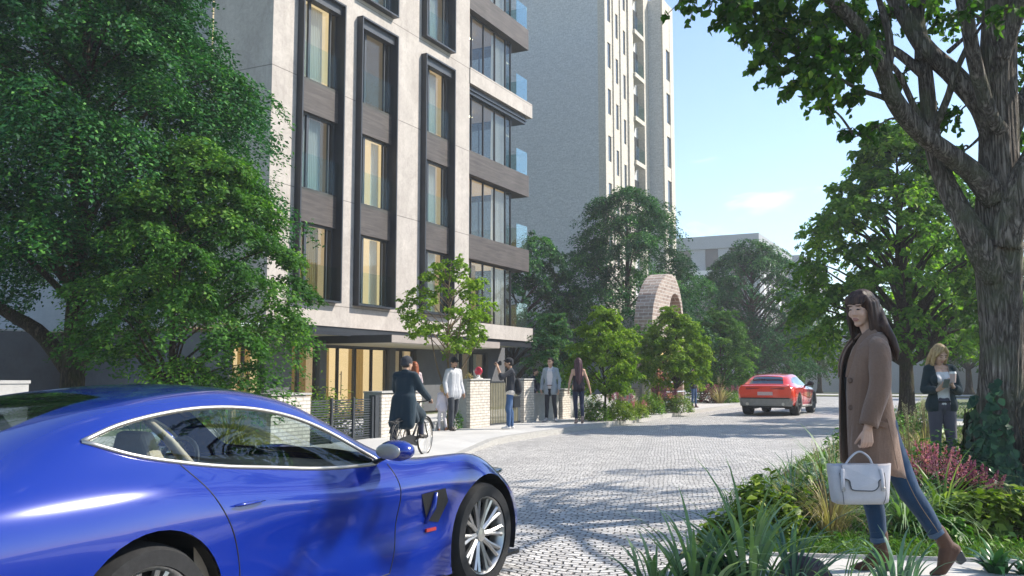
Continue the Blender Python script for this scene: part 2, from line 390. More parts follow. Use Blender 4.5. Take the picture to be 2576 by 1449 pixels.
bld = root('apartment_building', (-17.5, 19.8, 0), 'pale stone apartment building with tall dark framed window columns and glazed corner balconies', 'building')
FX = -17.5; COL = [(20.87, 22.90), (23.78, 25.87), (27.68, 29.78)]; TOP = 24.5
mb = MB()
def wbox(y0, y1, z0, z1, x0=-17.9, x1=FX): mb.box(x0, x1, y0, y1, z0, z1)
wbox(19.8, 31.25, 2.9, 3.61); wbox(19.8, 31.25, 13.02, 13.68); wbox(19.8, 31.25, 23.2, TOP)
for z0, z1 in ((3.61, 13.02), (13.68, 23.2)):
    for y0, y1 in ((19.8, COL[0][0]), (COL[0][1], COL[1][0]), (COL[1][1], COL[2][0]), (COL[2][1], 31.25)): wbox(y0, y1, z0, z1)
build(mb, 'stone_facade', M['stone'], bld)
mb = MB(); mb.box(-19.77, -17.902, 19.8, 20.1, 2.9, TOP); mb.box(-19.77, -19.6, 20.1, 21.0, 2.9, TOP); build(mb, 'return_wall', M['stone'], bld)
mb = MB(); mb.box(-42, -19.772, 21, 21.3, 2.9, TOP); build(mb, 'rear_wing_wall', M['wing'], bld)
mb = MB(); mb.box(-42, -17.6, 20.15, 37, TOP+.01, TOP+.3); build(mb, 'roof', M['wing'], bld)
mb = MB(); mb.box(-42, -28.5, 21.95, 22.2, .05, 2.88); mb.box(-28.8, -28.5, 12, 21.94, .05, 2.88); mb.box(-28.49, -19.35, 21.95, 22.2, .05, 2.88); build(mb, 'recess_wall', M['darkwall'], bld)
mb = MB(); mb.box(-42, -19.4, 21.31, 24, 2.885, 2.899); mb.box(-19.39, -17.62, 19.85, 37.0, 2.665, 2.70); mb.box(-42, -28.81, 12, 20.99, 2.885, 2.95); build(mb, 'soffit', M['soffit'], bld)
mb = MB(); mb.box(-17.74, -17.55, 19.83, 37.0, 2.705, 2.897); mb.box(-17.62, -17.52, 19.82, 37.02, 2.64, 2.70); build(mb, 'edge_beam', M['steel'], bld)
# ground floor wall with openings
ops = [(20.15, 21.5), (22.73, 24.1), (24.45, 28.1), (28.48, 29.92), (33.0, 35.7)]
mb = MB(); ys = 19.9
for a, b in ops: mb.box(-19.3, -19.0, ys, a, .05, 2.66); mb.box(-19.3, -19.0, a, b, 2.38, 2.66); ys = b
mb.box(-19.3, -19.0, ys, 37.3, .05, 2.66); mb.box(-22, -19.301, 37.0, 37.3, .05, 2.66); mb.box(-23, -19.301, 19.9, 20.0, .05, 2.66)
build(mb, 'ground_floor_wall', M['darkwall'], bld)
mb = MB(); mb.box(-18.99, -16.0, 23.76, 31.0, 2.43, 2.655); can = build(mb, 'canopy', M['soffit'], bld)
can.data.materials.clear(); can.data.materials.append(pmat('canopy_fascia', (.30, .26, .235), .6, var=.1, scale=2))
mb = MB(); mb.box(-18.98, -16.03, 23.79, 30.97, 2.415, 2.429); build(mb, 'canopy_soffit', M['soffit'], can)
mb = MB(); mb.box(-18.99, -15.995, 23.742, 23.759, 2.42, 2.66); build(mb, 'canopy_trim', M['steel'], can)
# ---- windows
def frame_mb(x0, x1, y0, y1, z0, z1, t, mulls=()):
    mb = MB(); mb.box(x0, x1, y0, y0+t, z0, z1); mb.box(x0, x1, y1-t, y1, z0, z1)
    mb.box(x0, x1, y0+t, y1-t, z0, z0+t); mb.box(x0, x1, y0+t, y1-t, z1-t, z1)
    for m, tt in mulls: mb.box(x0+.002, x1-.002, m-tt/2, m+tt/2, z0+t, z1-t)
    return mb
def curtain(name, x, y0, y1, z0, z1, parent, mat, folds=9, amp=.035, ph=0.):
    n = folds*8; v = []; f = []
    for i in range(n+1):
        t = i/n; y = y0+(y1-y0)*t; dx = amp*math.sin(t*folds*2*PI+ph+1.3*math.sin(t*7+ph))
        v += [(x+dx, y, z0), (x+dx*.55, y, z1)]
    for i in range(n): f.append((2*i, 2*i+2, 2*i+3, 2*i+1))
    mb = MB(); mb.add(v, f); return build(mb, name, mat, parent, smooth=True, fix=False)
def room(x0, x1, y0, y1, z0, z1, mat, parent):
    mb = MB(); v = [(x, y, z) for z in (z0, z1) for y in (y0, y1) for x in (x0, x1)]
    mb.add(v, [(0, 2, 3, 1), (4, 5, 7, 6), (0, 1, 5, 4), (2, 6, 7, 3), (0, 4, 6, 2)])   # open on the +X side
    return build(mb, 'room', mat, parent, fix=False)
WZ = [(3.67, 5.93), (6.93, 9.24), (10.27, 12.78)]
rng = random.Random(5)
LIT = {(0, 2): 'lit', (1, 0): 'lit', (1, 1): 'lit', (0, 0): 'mid', (2, 1): 'mid', (0, 1): 'dark', (1, 2): 'dark', (2, 0): 'mid', (2, 2): 'mid'}
def window(ci, wi, y0, y1, z0, z1):
    fx0, fx1 = -17.70, -17.62; mu = y0+(y1-y0)*(.33 if ci != 1 else .30); m2 = y0+(y1-y0)*.86
    fr = build(frame_mb(fx0, fx1, y0, y1, z0, z1, .06, ((mu, .10), (m2, .05))), 'window', M['steel2'], bld)
    for a, b in ((y0+.06, mu-.05), (mu+.05, m2-.025), (m2+.025, y1-.06)):
        mb = MB(); mb.box(-17.67, -17.658, a, b, z0+.06, z1-.06); build(mb, 'pane', M['glass'], fr)
    mode = LIT.get((ci, wi), 'dark')
    rm = room(-20.6, -17.71, y0-.35, y1+.35, z0-.25, z1+.15, M['room_'+mode], fr)
    if wi != 2 or ci != 1:
        a, b = ((mu+.0, m2-.1) if ci != 1 else (y0, mu+.2))
        curtain('curtain', -17.9, a, b, z0+.02, z1-.02, fr, M['curtain'] if (ci, wi) != (0, 0) else M['curtain_warm'], 10 if ci != 1 else 6, .04, ci*1.7+wi)
    else: curtain('curtain', -17.9, y0, mu+.05, z0+.02, z1-.02, fr, M['curtain'], 4, .04, .4)
    if ci == 1 and wi != 2: curtain('curtain', -17.93, m2-.30, m2+.12, z0+.02, z1-.02, fr, M['curtain'], 4, .04, 1.1)
    if mode != 'dark':
        mb = MB(); mb.box(-20.55, -20.15, y0-.2, y1+.2, z0-.24, z0+.75); mb.box(-20.58, -20.5, y0+.5, y0+1.3, z0+1.15, z0+1.75); build(mb, 'cabinet', M['cabinet'], fr)
    if (ci, wi) in ((0, 2), (0, 1)): curtain('curtain', -17.95, y0+.02, y0+.26, z0+.02, z1-.02, fr, M['curtain'], 4, .04, 2.)
    mb = MB(); mb.box(-17.42, -17.41, y0+(y1-y0)*.02, y1-.02, z0+.01, z0+1.02); build(mb, 'glass_guard', M['guard'], fr)
    return fr
for ci, (a, b) in enumerate(COL):
    for zz0, zz1 in ((3.61, 13.02), (13.68, 23.2)):
        mb = MB(); t = .05; x0, x1 = -17.86, -17.27
        mb.box(x0, x1, a-.004, a+t, zz0-.004, zz1+.004); mb.box(x0, x1, b-t, b+.004, zz0-.004, zz1+.004)
        mb.box(x0, x1, a+t, b-t, zz0-.004, zz0+t); mb.box(x0, x1, a+t, b-t, zz1-t, zz1+.004)
        build(mb, 'column_surround', M['steel'], bld)
        mb = MB(); mb.box(-17.60, -17.40, a+t+.002, b-t-.002, zz1-.32, zz1-t-.002); build(mb, 'shutter_box', M['steel2'], bld)
        for wi, (z0, z1) in enumerate(WZ):
            dz = zz0-3.61
            if dz > 0 and wi > 0: continue
            window(ci if dz == 0 else (1 if ci == 0 else 0), wi if dz == 0 else 1, a+t+.004, b-t-.004, z0+dz, z1+dz)
        for z0, z1 in ((5.93, 6.93), (9.24, 10.27)):
            dz = zz0-3.61
            if dz > 0 and z0 > 6: continue
            mb = MB(); mb.box(-17.86, -17.50, a+t+.002, b-t-.002, z0+dz, z1+dz); sp = build(mb, 'spandrel_panel', M['brown'], bld)
# ---- glazed corner bay
def band(name, z0, z1, y1, x1, mat):
    mb = MB(); mb.box(-21.5, x1, 31.252, y1, z0, z1); return build(mb, name, mat, bld)
band('stone_band', 2.9, 3.48, 37.0, -17.46, M['stone']); band('stone_band', 12.97, 13.62, 37.0, -17.46, M['stone'])
for z0, z1 in ((5.97, 6.93), (9.32, 10.27), (16.05, 17.0), (19.4, 20.3)): band('balcony_band', z0, z1, 36.7, -17.5, M['brown'])
mb = MB(); mb.box(-21, -17.62, 31.26, 36.6, 12.62, 12.968); mb.box(-17.62, -17.56, 31.26, 36.62, 12.75, 12.8); build(mb, 'lintel_beam', M['steel'], bld)
mb = MB(); mb.box(-22.2, -21.95, 31.0, 36.2, 2.9, TOP); build(mb, 'bay_rear_wall', M['wing'], bld)
BZ = [(3.48, 5.97), (6.93, 9.32), (10.27, 12.62), (13.62, 16.05), (17.0, 19.4)]
MU = [31.95, 32.97, 33.98, 34.98]
for i, (z0, z1) in enumerate(BZ):
    mb = frame_mb(-17.86, -17.78, 31.26, 35.5, z0+.002, z1-.002, .05, [(m, .05) for m in MU])
    mb.box(-20.8, -17.86, 35.44, 35.5, z0+.002, z0+.05); mb.box(-20.8, -17.86, 35.44, 35.5, z1-.05, z1-.002); mb.box(-19.4, -19.34, 35.44, 35.5, z0+.05, z1-.05)
    g = build(mb, 'bay_glazing', M['steel'], bld)
    ys = [31.31]+[q for m in MU for q in (m-.025, m+.025)]+[35.45]
    for a, b in zip(ys[::2], ys[1::2]):
        mb = MB(); mb.box(-17.825, -17.813, a, b, z0+.05, z1-.05); build(mb, 'pane', M['glassb'], g)
    mb = MB(); mb.box(-20.8, -17.87, 35.464, 35.476, z0+.05, z1-.05); build(mb, 'pane', M['glassb'], g)
    md = ('mid', 'mid', 'dark', 'dark', 'dark')[i]
    mb = MB(); v = [(x, y, z) for z in (z0+.004, z1-.004) for y in (31.27, 35.40) for x in (-21.4, -17.95)]
    mb.add(v, [(0, 2, 3, 1), (4, 5, 7, 6), (0, 1, 5, 4), (0, 4, 6, 2)]); build(mb, 'room', M['room_'+md], g, fix=False)
    curtain('curtain', -18.0, 34.05, 35.2, z0+.03, z1-.05, g, M['curtain'], 9, .05, i*.8)
    if i == 0: curtain('curtain', -18.3, 32.2, 33.2, z0+.03, z1-.05, g, M['curtain_warm'], 7, .05, 1.)
    if i in (2, 3, 4):
        mb = MB(); mb.box(-18.9, -18.84, 31.4, 33.9, z1-.22, z1-.19); build(mb, 'ceiling_lamp', M['lamp'], g)
    mb = MB(); mb.box(-17.56, -17.545, 35.55, 36.62, z0+.002, z0+1.05); mb.box(-20.9, -17.561, 36.6, 36.615, z0+.002, z0+1.05); build(mb, 'balustrade', M['balus'], bld)
# ---- ground floor doors and windows
def gf(name, y0, y1, mulls, rm, cur, handle=None):
    fr = build(frame_mb(-19.24, -19.13, y0+.002, y1-.002, .12, 2.378, .06, mulls), name, M['steel2'], bld)
    ys = [y0+.06]+[q for m, t in mulls for q in (m-t/2, m+t/2)]+[y1-.06]
    for a, b in zip(ys[::2], ys[1::2]):
        mb = MB(); mb.box(-19.19, -19.178, a, b, .18, 2.318); build(mb, 'pane', M['glass'], fr)
    room(-22.5, -19.32, max(20.01, y0-.15), y1+.15, .1, 2.6, M['room_'+rm], fr)
    for (a, b, m, ph) in cur: curtain('curtain', -19.5, a, b, .14, 2.36, fr, M[m], max(2, int((b-a)*7)), .035, ph)
    if handle:
        mb = MB(); mb.tube([(-19.06, handle, .75), (-19.06, handle, 1.55)], .016, 8); mb.tube([(-19.13, handle, .85), (-19.06, handle, .85)], .012, 6); mb.tube([(-19.13, handle, 1.45), (-19.06, handle, 1.45)], .012, 6)
        build(mb, 'handle', M['steel'], fr)
gf('side_door', 20.15, 21.5, ((20.75, .06),), 'lit', [(20.2, 20.7, 'curtain_warm', 0), (20.85, 21.4, 'curtain_warm', 1)], 20.85)
gf('window', 22.73, 24.1, ((23.2, .09),), 'mid', [(23.25, 24.0, 'curtain_warm', 2)])
gf('entrance_door', 24.45, 28.1, ((25.25, .06), (26.2, .12), (27.2, .06)), 'lit', [(24.5, 25.2, 'curtain_warm', 0), (26.3, 27.15, 'curtain_warm', 2.2)], 25.32)
gf('window', 28.48, 29.92, ((29.1, .07),), 'mid', [(28.55, 29.05, 'curtain', 0), (29.2, 29.8, 'curtain', 3)])
gf('window', 33.0, 35.7, ((33.6, .08), (34.5, .2)), 'dark', [(33.1, 33.5, 'curtain', 0), (33.7, 34.3, 'curtain', 3), (34.7, 35.5, 'curtain', 1)])
# ================================================================ OTHER BUILDINGS
M['towerbrick'] = brick_mat('grey_brick', (.48, .49, .495), (.59, .595, .595), (.59, .59, .585), .26, .085, .009, .35)
M['towerpale'] = brick_mat('cream_brick', (.52, .475, .405), (.58, .53, .455), (.55, .51, .44), .26, .085, .008, .25)
M['darkglass'] = pmat('dark_window', (.05, .055, .06), .12, 0, var=.3, scale=.8, spec=.8)
tw = root('tower_block', (-20.72, 55, 0), 'tall grey brick tower block with cream ribs and slit windows', 'building')
TX = -20.72; H = 44
mb = MB(); mb.box(-42, TX-.5, 55, 64, 0, H); build(mb, 'wall', M['towerbrick'], tw)
mb = MB()
for y0, y1, d in ((55.0, 55.45, .0), (56.55, 56.95, .015), (57.95, 58.45, .015), (59.5, 60.45, .05), (62.9, 64.0, .03)): mb.box(TX-.499, TX+d, y0, y1, 0, H)
build(mb, 'rib', M['towerpale'], tw)
ST = 3.14
for (y0, y1, zt) in ((55.5, 56.55, 23.3), (56.95, 57.95, 22.65), (58.45, 59.5, 22.0)):
    mb = MB(); z = zt-ST*8
    while z < H-2:
        mb.box(TX-.499, TX-.07, y0, y1, z, z+ST-1.7); z += ST
    # solid panel between the slit windows, and a jamb beside each slit
    z = zt-ST*8
    while z < H-2: mb.box(TX-.499, TX-.075, y0+.72, y1, z+ST-1.7, z+ST); z += ST
    build(mb, 'wall_panel', M['towerpale'], tw)
    z = zt-ST*8
    while z < H-2:
        if 5 < z < 30:
            m2 = MB(); m2.box(TX-.499, TX-.13, y0, y0+.72, z+ST-1.7, z+ST); build(m2, 'window', M['darkglass'], tw)
        z += ST
for kf in range(3, 10):
    z = 22.35-ST*6+ST*(kf-1)
    mb = MB(); mb.box(TX-.498, TX+.20, 60.452, 62.4, z, z+.30); bl = build(mb, 'balcony_slab', M['towerpale'], tw)
    mb = MB(); mb.box(TX+.16, TX+.175, 60.5, 62.35, z+.30, z+1.3); mb.box(TX-.4, TX+.16, 62.34, 62.355, z+.30, z+1.3); build(mb, 'balustrade', M['guard'], bl)
    mb = MB(); mb.box(TX-.499, TX-.45, 60.5, 62.85, z+.33, z+2.4); build(mb, 'window', M['darkglass'], tw)
tw2 = root('tower_wing', (-19.7, 65, 0), 'lower grey brick slab joined to the far side of the tall tower block', 'building')
mb = MB(); mb.box(-36, -19.73, 64.01, 66.6, 0, 29.2); build(mb, 'wall', M['towerbrick'], tw2)
mb = MB()
for y0, y1 in ((64.0, 64.75), (65.75, 66.62)): mb.box(-19.73, -19.6, y0, y1, 0, 29.25)
z = 26.5; zz = []
mb.box(-19.73, -19.62, 64.75, 65.75, 25.6, 29.25)
for kf in range(8): mb.box(-19.73, -19.63, 64.75, 65.75, 25.6-3.3*(kf+1), 25.6-3.3*(kf+1)+1.0)
build(mb, 'rib', M['towerpale'], tw2)
for kf in range(7):
    mb = MB(); mb.box(-19.729, -19.7, 64.8, 65.7, 25.6-3.3*(kf+1)+1.0, 25.6-3.3*kf); build(mb, 'window', M['darkglass'], tw2)
# low modern block at the end of the street
M['cladding'] = pmat('grey_cladding', (.30, .31, .33), .6, var=.05, scale=.3)
M['cladlight'] = pmat('white_cladding', (.62, .62, .62), .6, var=.05, scale=.3)
M['claddark'] = pmat('brown_cladding', (.10, .088, .08), .5, var=.15, scale=.5)
lb = root('office_block', (-28, 138, 0), 'low modern grey block with flat roof far down the street', 'building')
mb = MB(); mb.box(-60, -28.6, 138.6, 165, 0, 20.6); build(mb, 'wall', M['claddark'], lb)
mb = MB(); mb.box(-60, -28, 138, 165.6, 20.6, 22.55); mb.box(-29.9, -28, 138, 140.5, 0, 20.598); build(mb, 'roof_frame', M['cladding'], lb)
for x0, x1 in ((-50, -46), (-43.4, -41.2), (-38.4, -36.2), (-34.2, -32.4)):
    mb = MB(); mb.box(x0, x1, 138.25, 138.59, 13, 20.59); build(mb, 'wall_panel', M['cladding'], lb)
for x0, x1 in ((-46, -43.6), (-41.0, -38.6), (-36, -34.4), (-32.2, -30.1)):
    mb = MB(); mb.box(x0, x1, 138.5, 138.595, 14.2, 20.4); build(mb, 'window', M['claddark'], lb)
for y in (143, 147, 151, 155, 159):
    mb = MB(); mb.box(-28.598, -28.4, y, y+1.6, 12, 20.5); build(mb, 'wall_panel', M['cladlight'], lb)
mb = MB(); mb.box(-39, -33.5, 136.9, 138.2, 15.2, 17.2); build(mb, 'balcony', M['cladlight'], lb)
mb = MB(); mb.box(-44, -39, 136.6, 138.2, 10.5, 13.6); mb.box(-36, -28.2, 136.6, 137.9, 9, 13); build(mb, 'terrace_wall', M['claddark'], lb)
lb2 = root('rear_office_block', (-26, 172, 0), 'dark grey block behind the low modern building with grey stair tower', 'building')
mb = MB(); mb.box(-40, -27.2, 172, 200, 0, 22.9); build(mb, 'wall', M['claddark'], lb2)
mb = MB(); mb.box(-31, -27.19, 171.9, 174, 0, 23.2); mb.box(-27.199, -27, 174, 200.1, 22.2, 23.1); build(mb, 'roof_frame', M['cladding'], lb2)
for y in (178, 184, 190):
    mb = MB(); mb.box(-27.199, -27.05, y, y+1.8, 18, 22.1); build(mb, 'wall_panel', M['cladlight'], lb2)
# pale building across the end of the street
M['farwall'] = pmat('pale_far_wall', (.50, .50, .51), .8, var=.06, scale=.2)
fw_ = root('boundary_wall', (0, 82, 0), 'long pale wall across the far end of the street', 'wall')
mb = MB(); mb.box(-34, 60, 82, 82.6, 0, 5.2); build(mb, 'wall', M['farwall'], fw_)
mb = MB(); mb.box(-34.1, 60, 81.85, 82.7, 5.2, 5.45); build(mb, 'coping', M['cladlight'], fw_)
rb = root('white_house', (26, 60, 0), 'white rendered house half hidden behind the big tree at the right', 'building')
mb = MB(); mb.box(8, 30, 66.5, 80, 0, 11); build(mb, 'wall', M['cladlight'], rb)
for x in (9.5, 13, 16.5, 20):
    for z in (1.2, 4.4, 7.6):
        mb = MB(); mb.box(x, x+1.5, 66.42, 66.499, z, z+1.9); build(mb, 'window', M['darkglass'], rb)
gw = root('garden_wall', (-18, 43, 0), 'blue grey rendered garden wall behind the young street trees', 'wall')
M['bluewall'] = pmat('blue_grey_render', (.33, .355, .40), .9, var=.12, scale=2, bump=.4, bscale=30)
mb = MB(); mb.box(-30, -13.4, 43, 43.4, 0, 4.2); build(mb, 'wall', M['bluewall'], gw)
mb = MB(); mb.box(-30, -13.3, 42.95, 43.45, 4.2, 4.32); build(mb, 'coping', M['wing'], gw)
# ================================================================ ARCH
M['archbrick'] = brick_mat('old_brick', (.25, .185, .155), (.43, .345, .29), (.52, .48, .43), .42, .15, .018, .7)
M['redbrick'] = brick_mat('red_brick', (.36, .09, .05), (.42, .13, .07), (.30, .16, .11), .30, .1, .012, .5)
ar = root('brick_arch', (-12.4, 39.4, 0), 'tall old brick gateway arch with faceted top behind a street tree', 'arch')
oc, ow, zs = 40.5, .95, 4.1
out = [(37.1, .05), (37.1, 3.8), (37.3, 4.35), (37.65, 4.85), (38.15, 5.3), (38.75, 5.66), (39.4, 5.88), (40.05, 5.93), (40.65, 5.78), (41.15, 5.4), (41.55, 4.75), (41.8, 3.9), (41.85, .05)]
inn = [(oc+ow, .05), (oc+ow, zs)]+[(oc+ow*math.cos(a), zs+1.0*math.sin(a)) for a in np.linspace(0, PI, 13)[1:-1]]+[(oc-ow, zs), (oc-ow, .05)]
mb = MB(); mb.prism(out+inn, 'x', -12.78, -12.0); build(mb, 'masonry', M['archbrick'], ar)
mb = MB(); mb.prism([(y, z-.003) for y, z in inn], 'x', -12.7, -12.5); build(mb, 'reveal_panel', M['redbrick'], ar)  # added red panel, coloured as the lit inner reveal of the opening
yw = root('yellow_wall', (-11.8, 37.7, 0), 'sunlit yellow rendered wall beneath the brick arch', 'wall')
mb = MB(); mb.box(-11.99, -11.8, 36.3, 39.3, .05, 2.7); build(mb, 'wall', pmat('yellow_render', (.62, .46, .19), .85, var=.12, scale=1.5, bump=.2), yw)
rd = root('rail_gate', (-11.1, 36.6, 0), 'silver rail gate in front of red timber boards below the arch', 'gate')
mb = MB(); mb.box(-11.5, -11.44, 36.0, 38.6, .15, 2.0)
def board_mat(name, a, b, wd):
    k = N(name); co = k.co(); s = k.n('ShaderNodeSeparateXYZ'); k.l(co, s.inputs[0])
    q = k.math('MODULO', k.math('ADD', s.outputs[1], 100.), wd); j = k.math('LESS_THAN', q, wd*.1)
    n = k.noise(k.co(scale=(1, 1, .15)), 14, 5); c = k.ramp(n, [(.3, a), (.7, b)])
    return k.done(k.pbr(k.mix(k.math('MULTIPLY', j, .8), c, (.03, .015, .01)), .6, 0, .35, k.bump(n, .2, .01)))
build(mb, 'timber_boards', board_mat('red_boards', (.20, .06, .03), (.34, .12, .06), .16), rd)
mb = MB()
for z in (.35, .75, 1.15, 1.55, 1.95): mb.tube([(-11.1, 35.9, z), (-11.1, 38.6, z)], .028, 8)
for y in (35.9, 38.6): mb.tube([(-11.1, y, .1), (-11.1, y, 2.0)], .04, 8)
build(mb, 'rails', pmat('galvanised', (.62, .63, .64), .35, .8, var=.1), rd)
# ================================================================ FRONTAGE: brick pillars, fence, gate, low walls
M['palebrick'] = brick_mat('pale_brick', (.58, .525, .46), (.68, .62, .545), (.40, .365, .325), .215, .068, .010, .9)
M['concrete'] = pmat('fair_concrete', (.36, .35, .335), .8, var=.12, scale=3, bump=.3, bscale=50)
def pillar(label, y0, y1, top, xf=-11.1, dep=.36, brick=True):
    r = root('brick_pillar', ((xf-dep/2), (y0+y1)/2, .12), label, 'pillar', 'brick pillars along the front boundary' if brick else None)
    mb = MB(); mb.box(xf-dep, xf-.11, y0, y1, .10, top); build(mb, 'concrete_back', M['concrete'], r)
    if brick:
        mb = MB(); mb.box(xf-.11, xf, y0+.001, y1-.001, .10, top-.03); build(mb, 'brick_face', M['palebrick'], r)
    mb = MB(); mb.box(xf-dep-.012, xf+.012, y0-.012, y1+.012, top, top+.035); build(mb, 'coping', M['concrete'], r)
    return r
pillar('wide pale brick pillar left of the horizontal slat fence', 12.75, 13.83, 1.05, dep=.6)
pillar('pale brick pillar between the slat fence and the cyclist', 16.14, 17.7, 1.04, dep=.45)
pillar('tall pale brick pillar carrying a red round ornament', 19.93, 20.95, 1.29, dep=.42)
pillar('tall narrow pale brick pillar right of the slatted gate', 22.95, 23.6, 1.29, dep=.42)
pillar('short narrow brick pillar beside the man in the blazer', 25.6, 26.2, .98, dep=.4)
pillar('low pale brick pillar among flowering shrubs near the arch', 31.7, 32.7, .95, dep=.4)
def plain(name, label, cat, x0, x1, y0, y1, z1, mat='concrete'):
    r = root(name, ((x0+x1)/2, (y0+y1)/2, .1), label, cat)
    mb = MB(); mb.box(x0, x1, y0, y1, .08, z1-.04); build(mb, 'panel', M[mat], r)
    mb = MB(); mb.box(x0-.015, x1+.015, y0-.015, y1+.015, z1-.04, z1); build(mb, 'coping', M['concrete'], r)
plain('concrete_wall', 'plain concrete wall block at the left edge beyond the blue car', 'wall', -12.4, -11.15, 4.2, 8.1, 1.34)
plain('low_wall', 'low grey wall panel behind the man in the blazer', 'wall', -11.4, -11.2, 23.62, 25.55, .9)
plain('low_wall', 'low grey wall running on behind the walking woman in black', 'wall', -11.4, -11.2, 26.25, 30.75, .78)
plain('low_wall', 'grey end wall left of the brick pillar among flowering shrubs', 'wall', -11.5, -11.12, 30.8, 31.68, .95, 'bluewall')
plain('gate_post', 'tall plain grey gate post in front of the yellow wall', 'post', -11.5, -11.1, 33.0, 34.0, 1.25)
plain('hedge_wall', 'grey kerb wall of the garden bed behind the child', 'wall', -11.6, -11.35, 17.72, 19.9, .32)
fe = root('slat_fence', (-11.2, 15, .12), 'dark horizontal slat fence between two pale brick pillars', 'fence')
mb = MB()
for i in range(17): mb.box(-11.235, -11.205, 13.85, 15.93, .14+i*.048, .14+i*.048+.022)
build(mb, 'slats', M['steel2'], fe)
for y in (13.86, 14.55, 15.25, 15.9):
    mb = MB(); mb.box(-11.203, -11.16, y, y+.05, .10, .97); build(mb, 'post', M['steel2'], fe)
mb = MB(); mb.box(-11.3, -11.14, 15.98, 16.12, .1, 1.0); build(mb, 'end_post', M['steel2'], fe)
ga = root('slatted_gate', (-11.25, 21.9, .12), 'tall metal gate of thin vertical bars behind the photographer', 'gate')
mb = MB()
for i in range(21): y = 21.0+i*.092; mb.box(-11.262, -11.238, y, y+.03, .17, 1.22)
build(mb, 'bars', pmat('bronze_bars', (.30, .27, .18), .45, .3, var=.15), ga)
mb = MB(); mb.box(-11.275, -11.225, 20.97, 22.93, 1.22, 1.255); mb.box(-11.275, -11.225, 20.97, 22.93, .14, .17); build(mb, 'frame', M['steel'], ga)
mb = MB(); mb.box(-11.236, -11.10, 22.35, 22.72, .55, .85); build(mb, 'letter_box', M['steel'], ga)
# small things on the pillar
od = root('red_ornament', (-11.25, 20.62, 1.325), 'red glass disc ornament on a white stand on top of a pillar', 'ornament')
k = N('red_glaze'); M['redglaze'] = k.done(k.pbr(k.ramp(k.noise(k.co(), 9, 3), [(.3, (.50, .02, .05)), (.7, (.70, .06, .10))]), .2, 0, .6))
mb = MB(); mb.lathe([(.001, -.04), (.065, -.036), (.10, -.024), (.11, 0), (.10, .024), (.065, .036), (.001, .04)], (-11.25, 20.62, 1.52), 'y', 28); build(mb, 'disc', M['redglaze'], od, smooth=True)
mb = MB(); mb.lathe([(.03, -.048), (.038, -.04), (.03, .048)], (-11.25, 20.62, 1.52), 'y', 20); build(mb, 'boss', M['redglaze'], od, smooth=True)
mb = MB(); mb.lathe([(.12, 0), (.12, .012), (.04, .03), (.035, .10)], (-11.25, 20.62, 1.325), 'z', 20); mb.tube([(-11.30, 20.62, 1.36), (-11.36, 20.62, 1.44), (-11.39, 20.62, 1.53)], .014, 6)
build(mb, 'stand', pmat('white_ceramic', (.78, .76, .72), .4), od)
# ================================================================ TREES
def bark_mat(name, a, b, moss=None, sc=1., bump=.9):
    k = N(name); co = k.co(scale=(1, 1, .22)); n = k.noise(co, 22*sc, 7, .7, 1.6)
    v = k.n('ShaderNodeTexVoronoi', feature='DISTANCE_TO_EDGE'); v.inputs['Scale'].default_value = 19*sc; k.l(k.mix(.16, co, k.n('ShaderNodeTexNoise').outputs[1]), v.inputs['Vector'])
    e0 = k.math('MULTIPLY', v.outputs[0], 3., clamp=True); rn = k.math('ABSOLUTE', k.math('SUBTRACT', k.noise(k.co(scale=(1, 1, .10)), 13*sc, 5, .55, 2.2), .5)); e = k.math('ADD', k.math('MULTIPLY', k.math('MULTIPLY', rn, 7., clamp=True), .8), k.math('MULTIPLY', e0, .2))
    c = k.ramp(k.math('ADD', k.math('MULTIPLY', n, .6), k.math('MULTIPLY', e, .45)), [(.16, tuple(q*.5 for q in a)), (.36, a), (.8, b)])
    if moss: c = k.mix(k.ramp(k.noise(k.co(), 2.2, 4), [(.48, (0, 0, 0)), (.68, (.75,)*3)]), c, moss)
    h = k.math('ADD', k.math('MULTIPLY', e, .8), k.math('MULTIPLY', n, .7))
    return k.done(k.pbr(c, .9, 0, .2, k.bump(h, bump, .075)))
M['bark'] = bark_mat('bark', (.035, .026, .018), (.15, .115, .08), (.06, .07, .02), 1.4)
M['bark_oak'] = bark_mat('old_bark', (.09, .075, .063), (.43, .375, .33), (.15, .17, .10), .95, 1.)
M['bark_pale'] = bark_mat('pale_bark', (.14, .10, .06), (.34, .26, .17), None, 3, .5)
M['leaf_dark'] = leaf_mat('dark_leaf', (.007, .044, .016), (.030, .128, .032), .28, (.11, .28, .05))
M['leaf_mid'] = leaf_mat('green_leaf', (.034, .098, .014), (.098, .215, .028), .4, (.20, .34, .05))
M['leaf_lime'] = leaf_mat('lime_leaf', (.075, .155, .012), (.20, .31, .028), .45, (.34, .43, .06))
M['leaf_blue'] = leaf_mat('blue_green_leaf', (.035, .10, .05), (.085, .19, .075), .35, (.17, .28, .07))
M['leaf_oak'] = leaf_mat('broad_leaf', (.028, .085, .014), (.09, .20, .026), .52, (.24, .36, .05))
M['leaf_front'] = leaf_mat('front_leaf', (.020, .074, .015), (.070, .178, .028), .38, (.18, .32, .05))
M['leaf_park'] = leaf_mat('park_leaf', (.05, .13, .016), (.15, .29, .036), .5, (.30, .44, .06))
M['leaf_haze'] = leaf_mat('distant_leaf', (.04, .075, .03), (.085, .14, .05), .3)
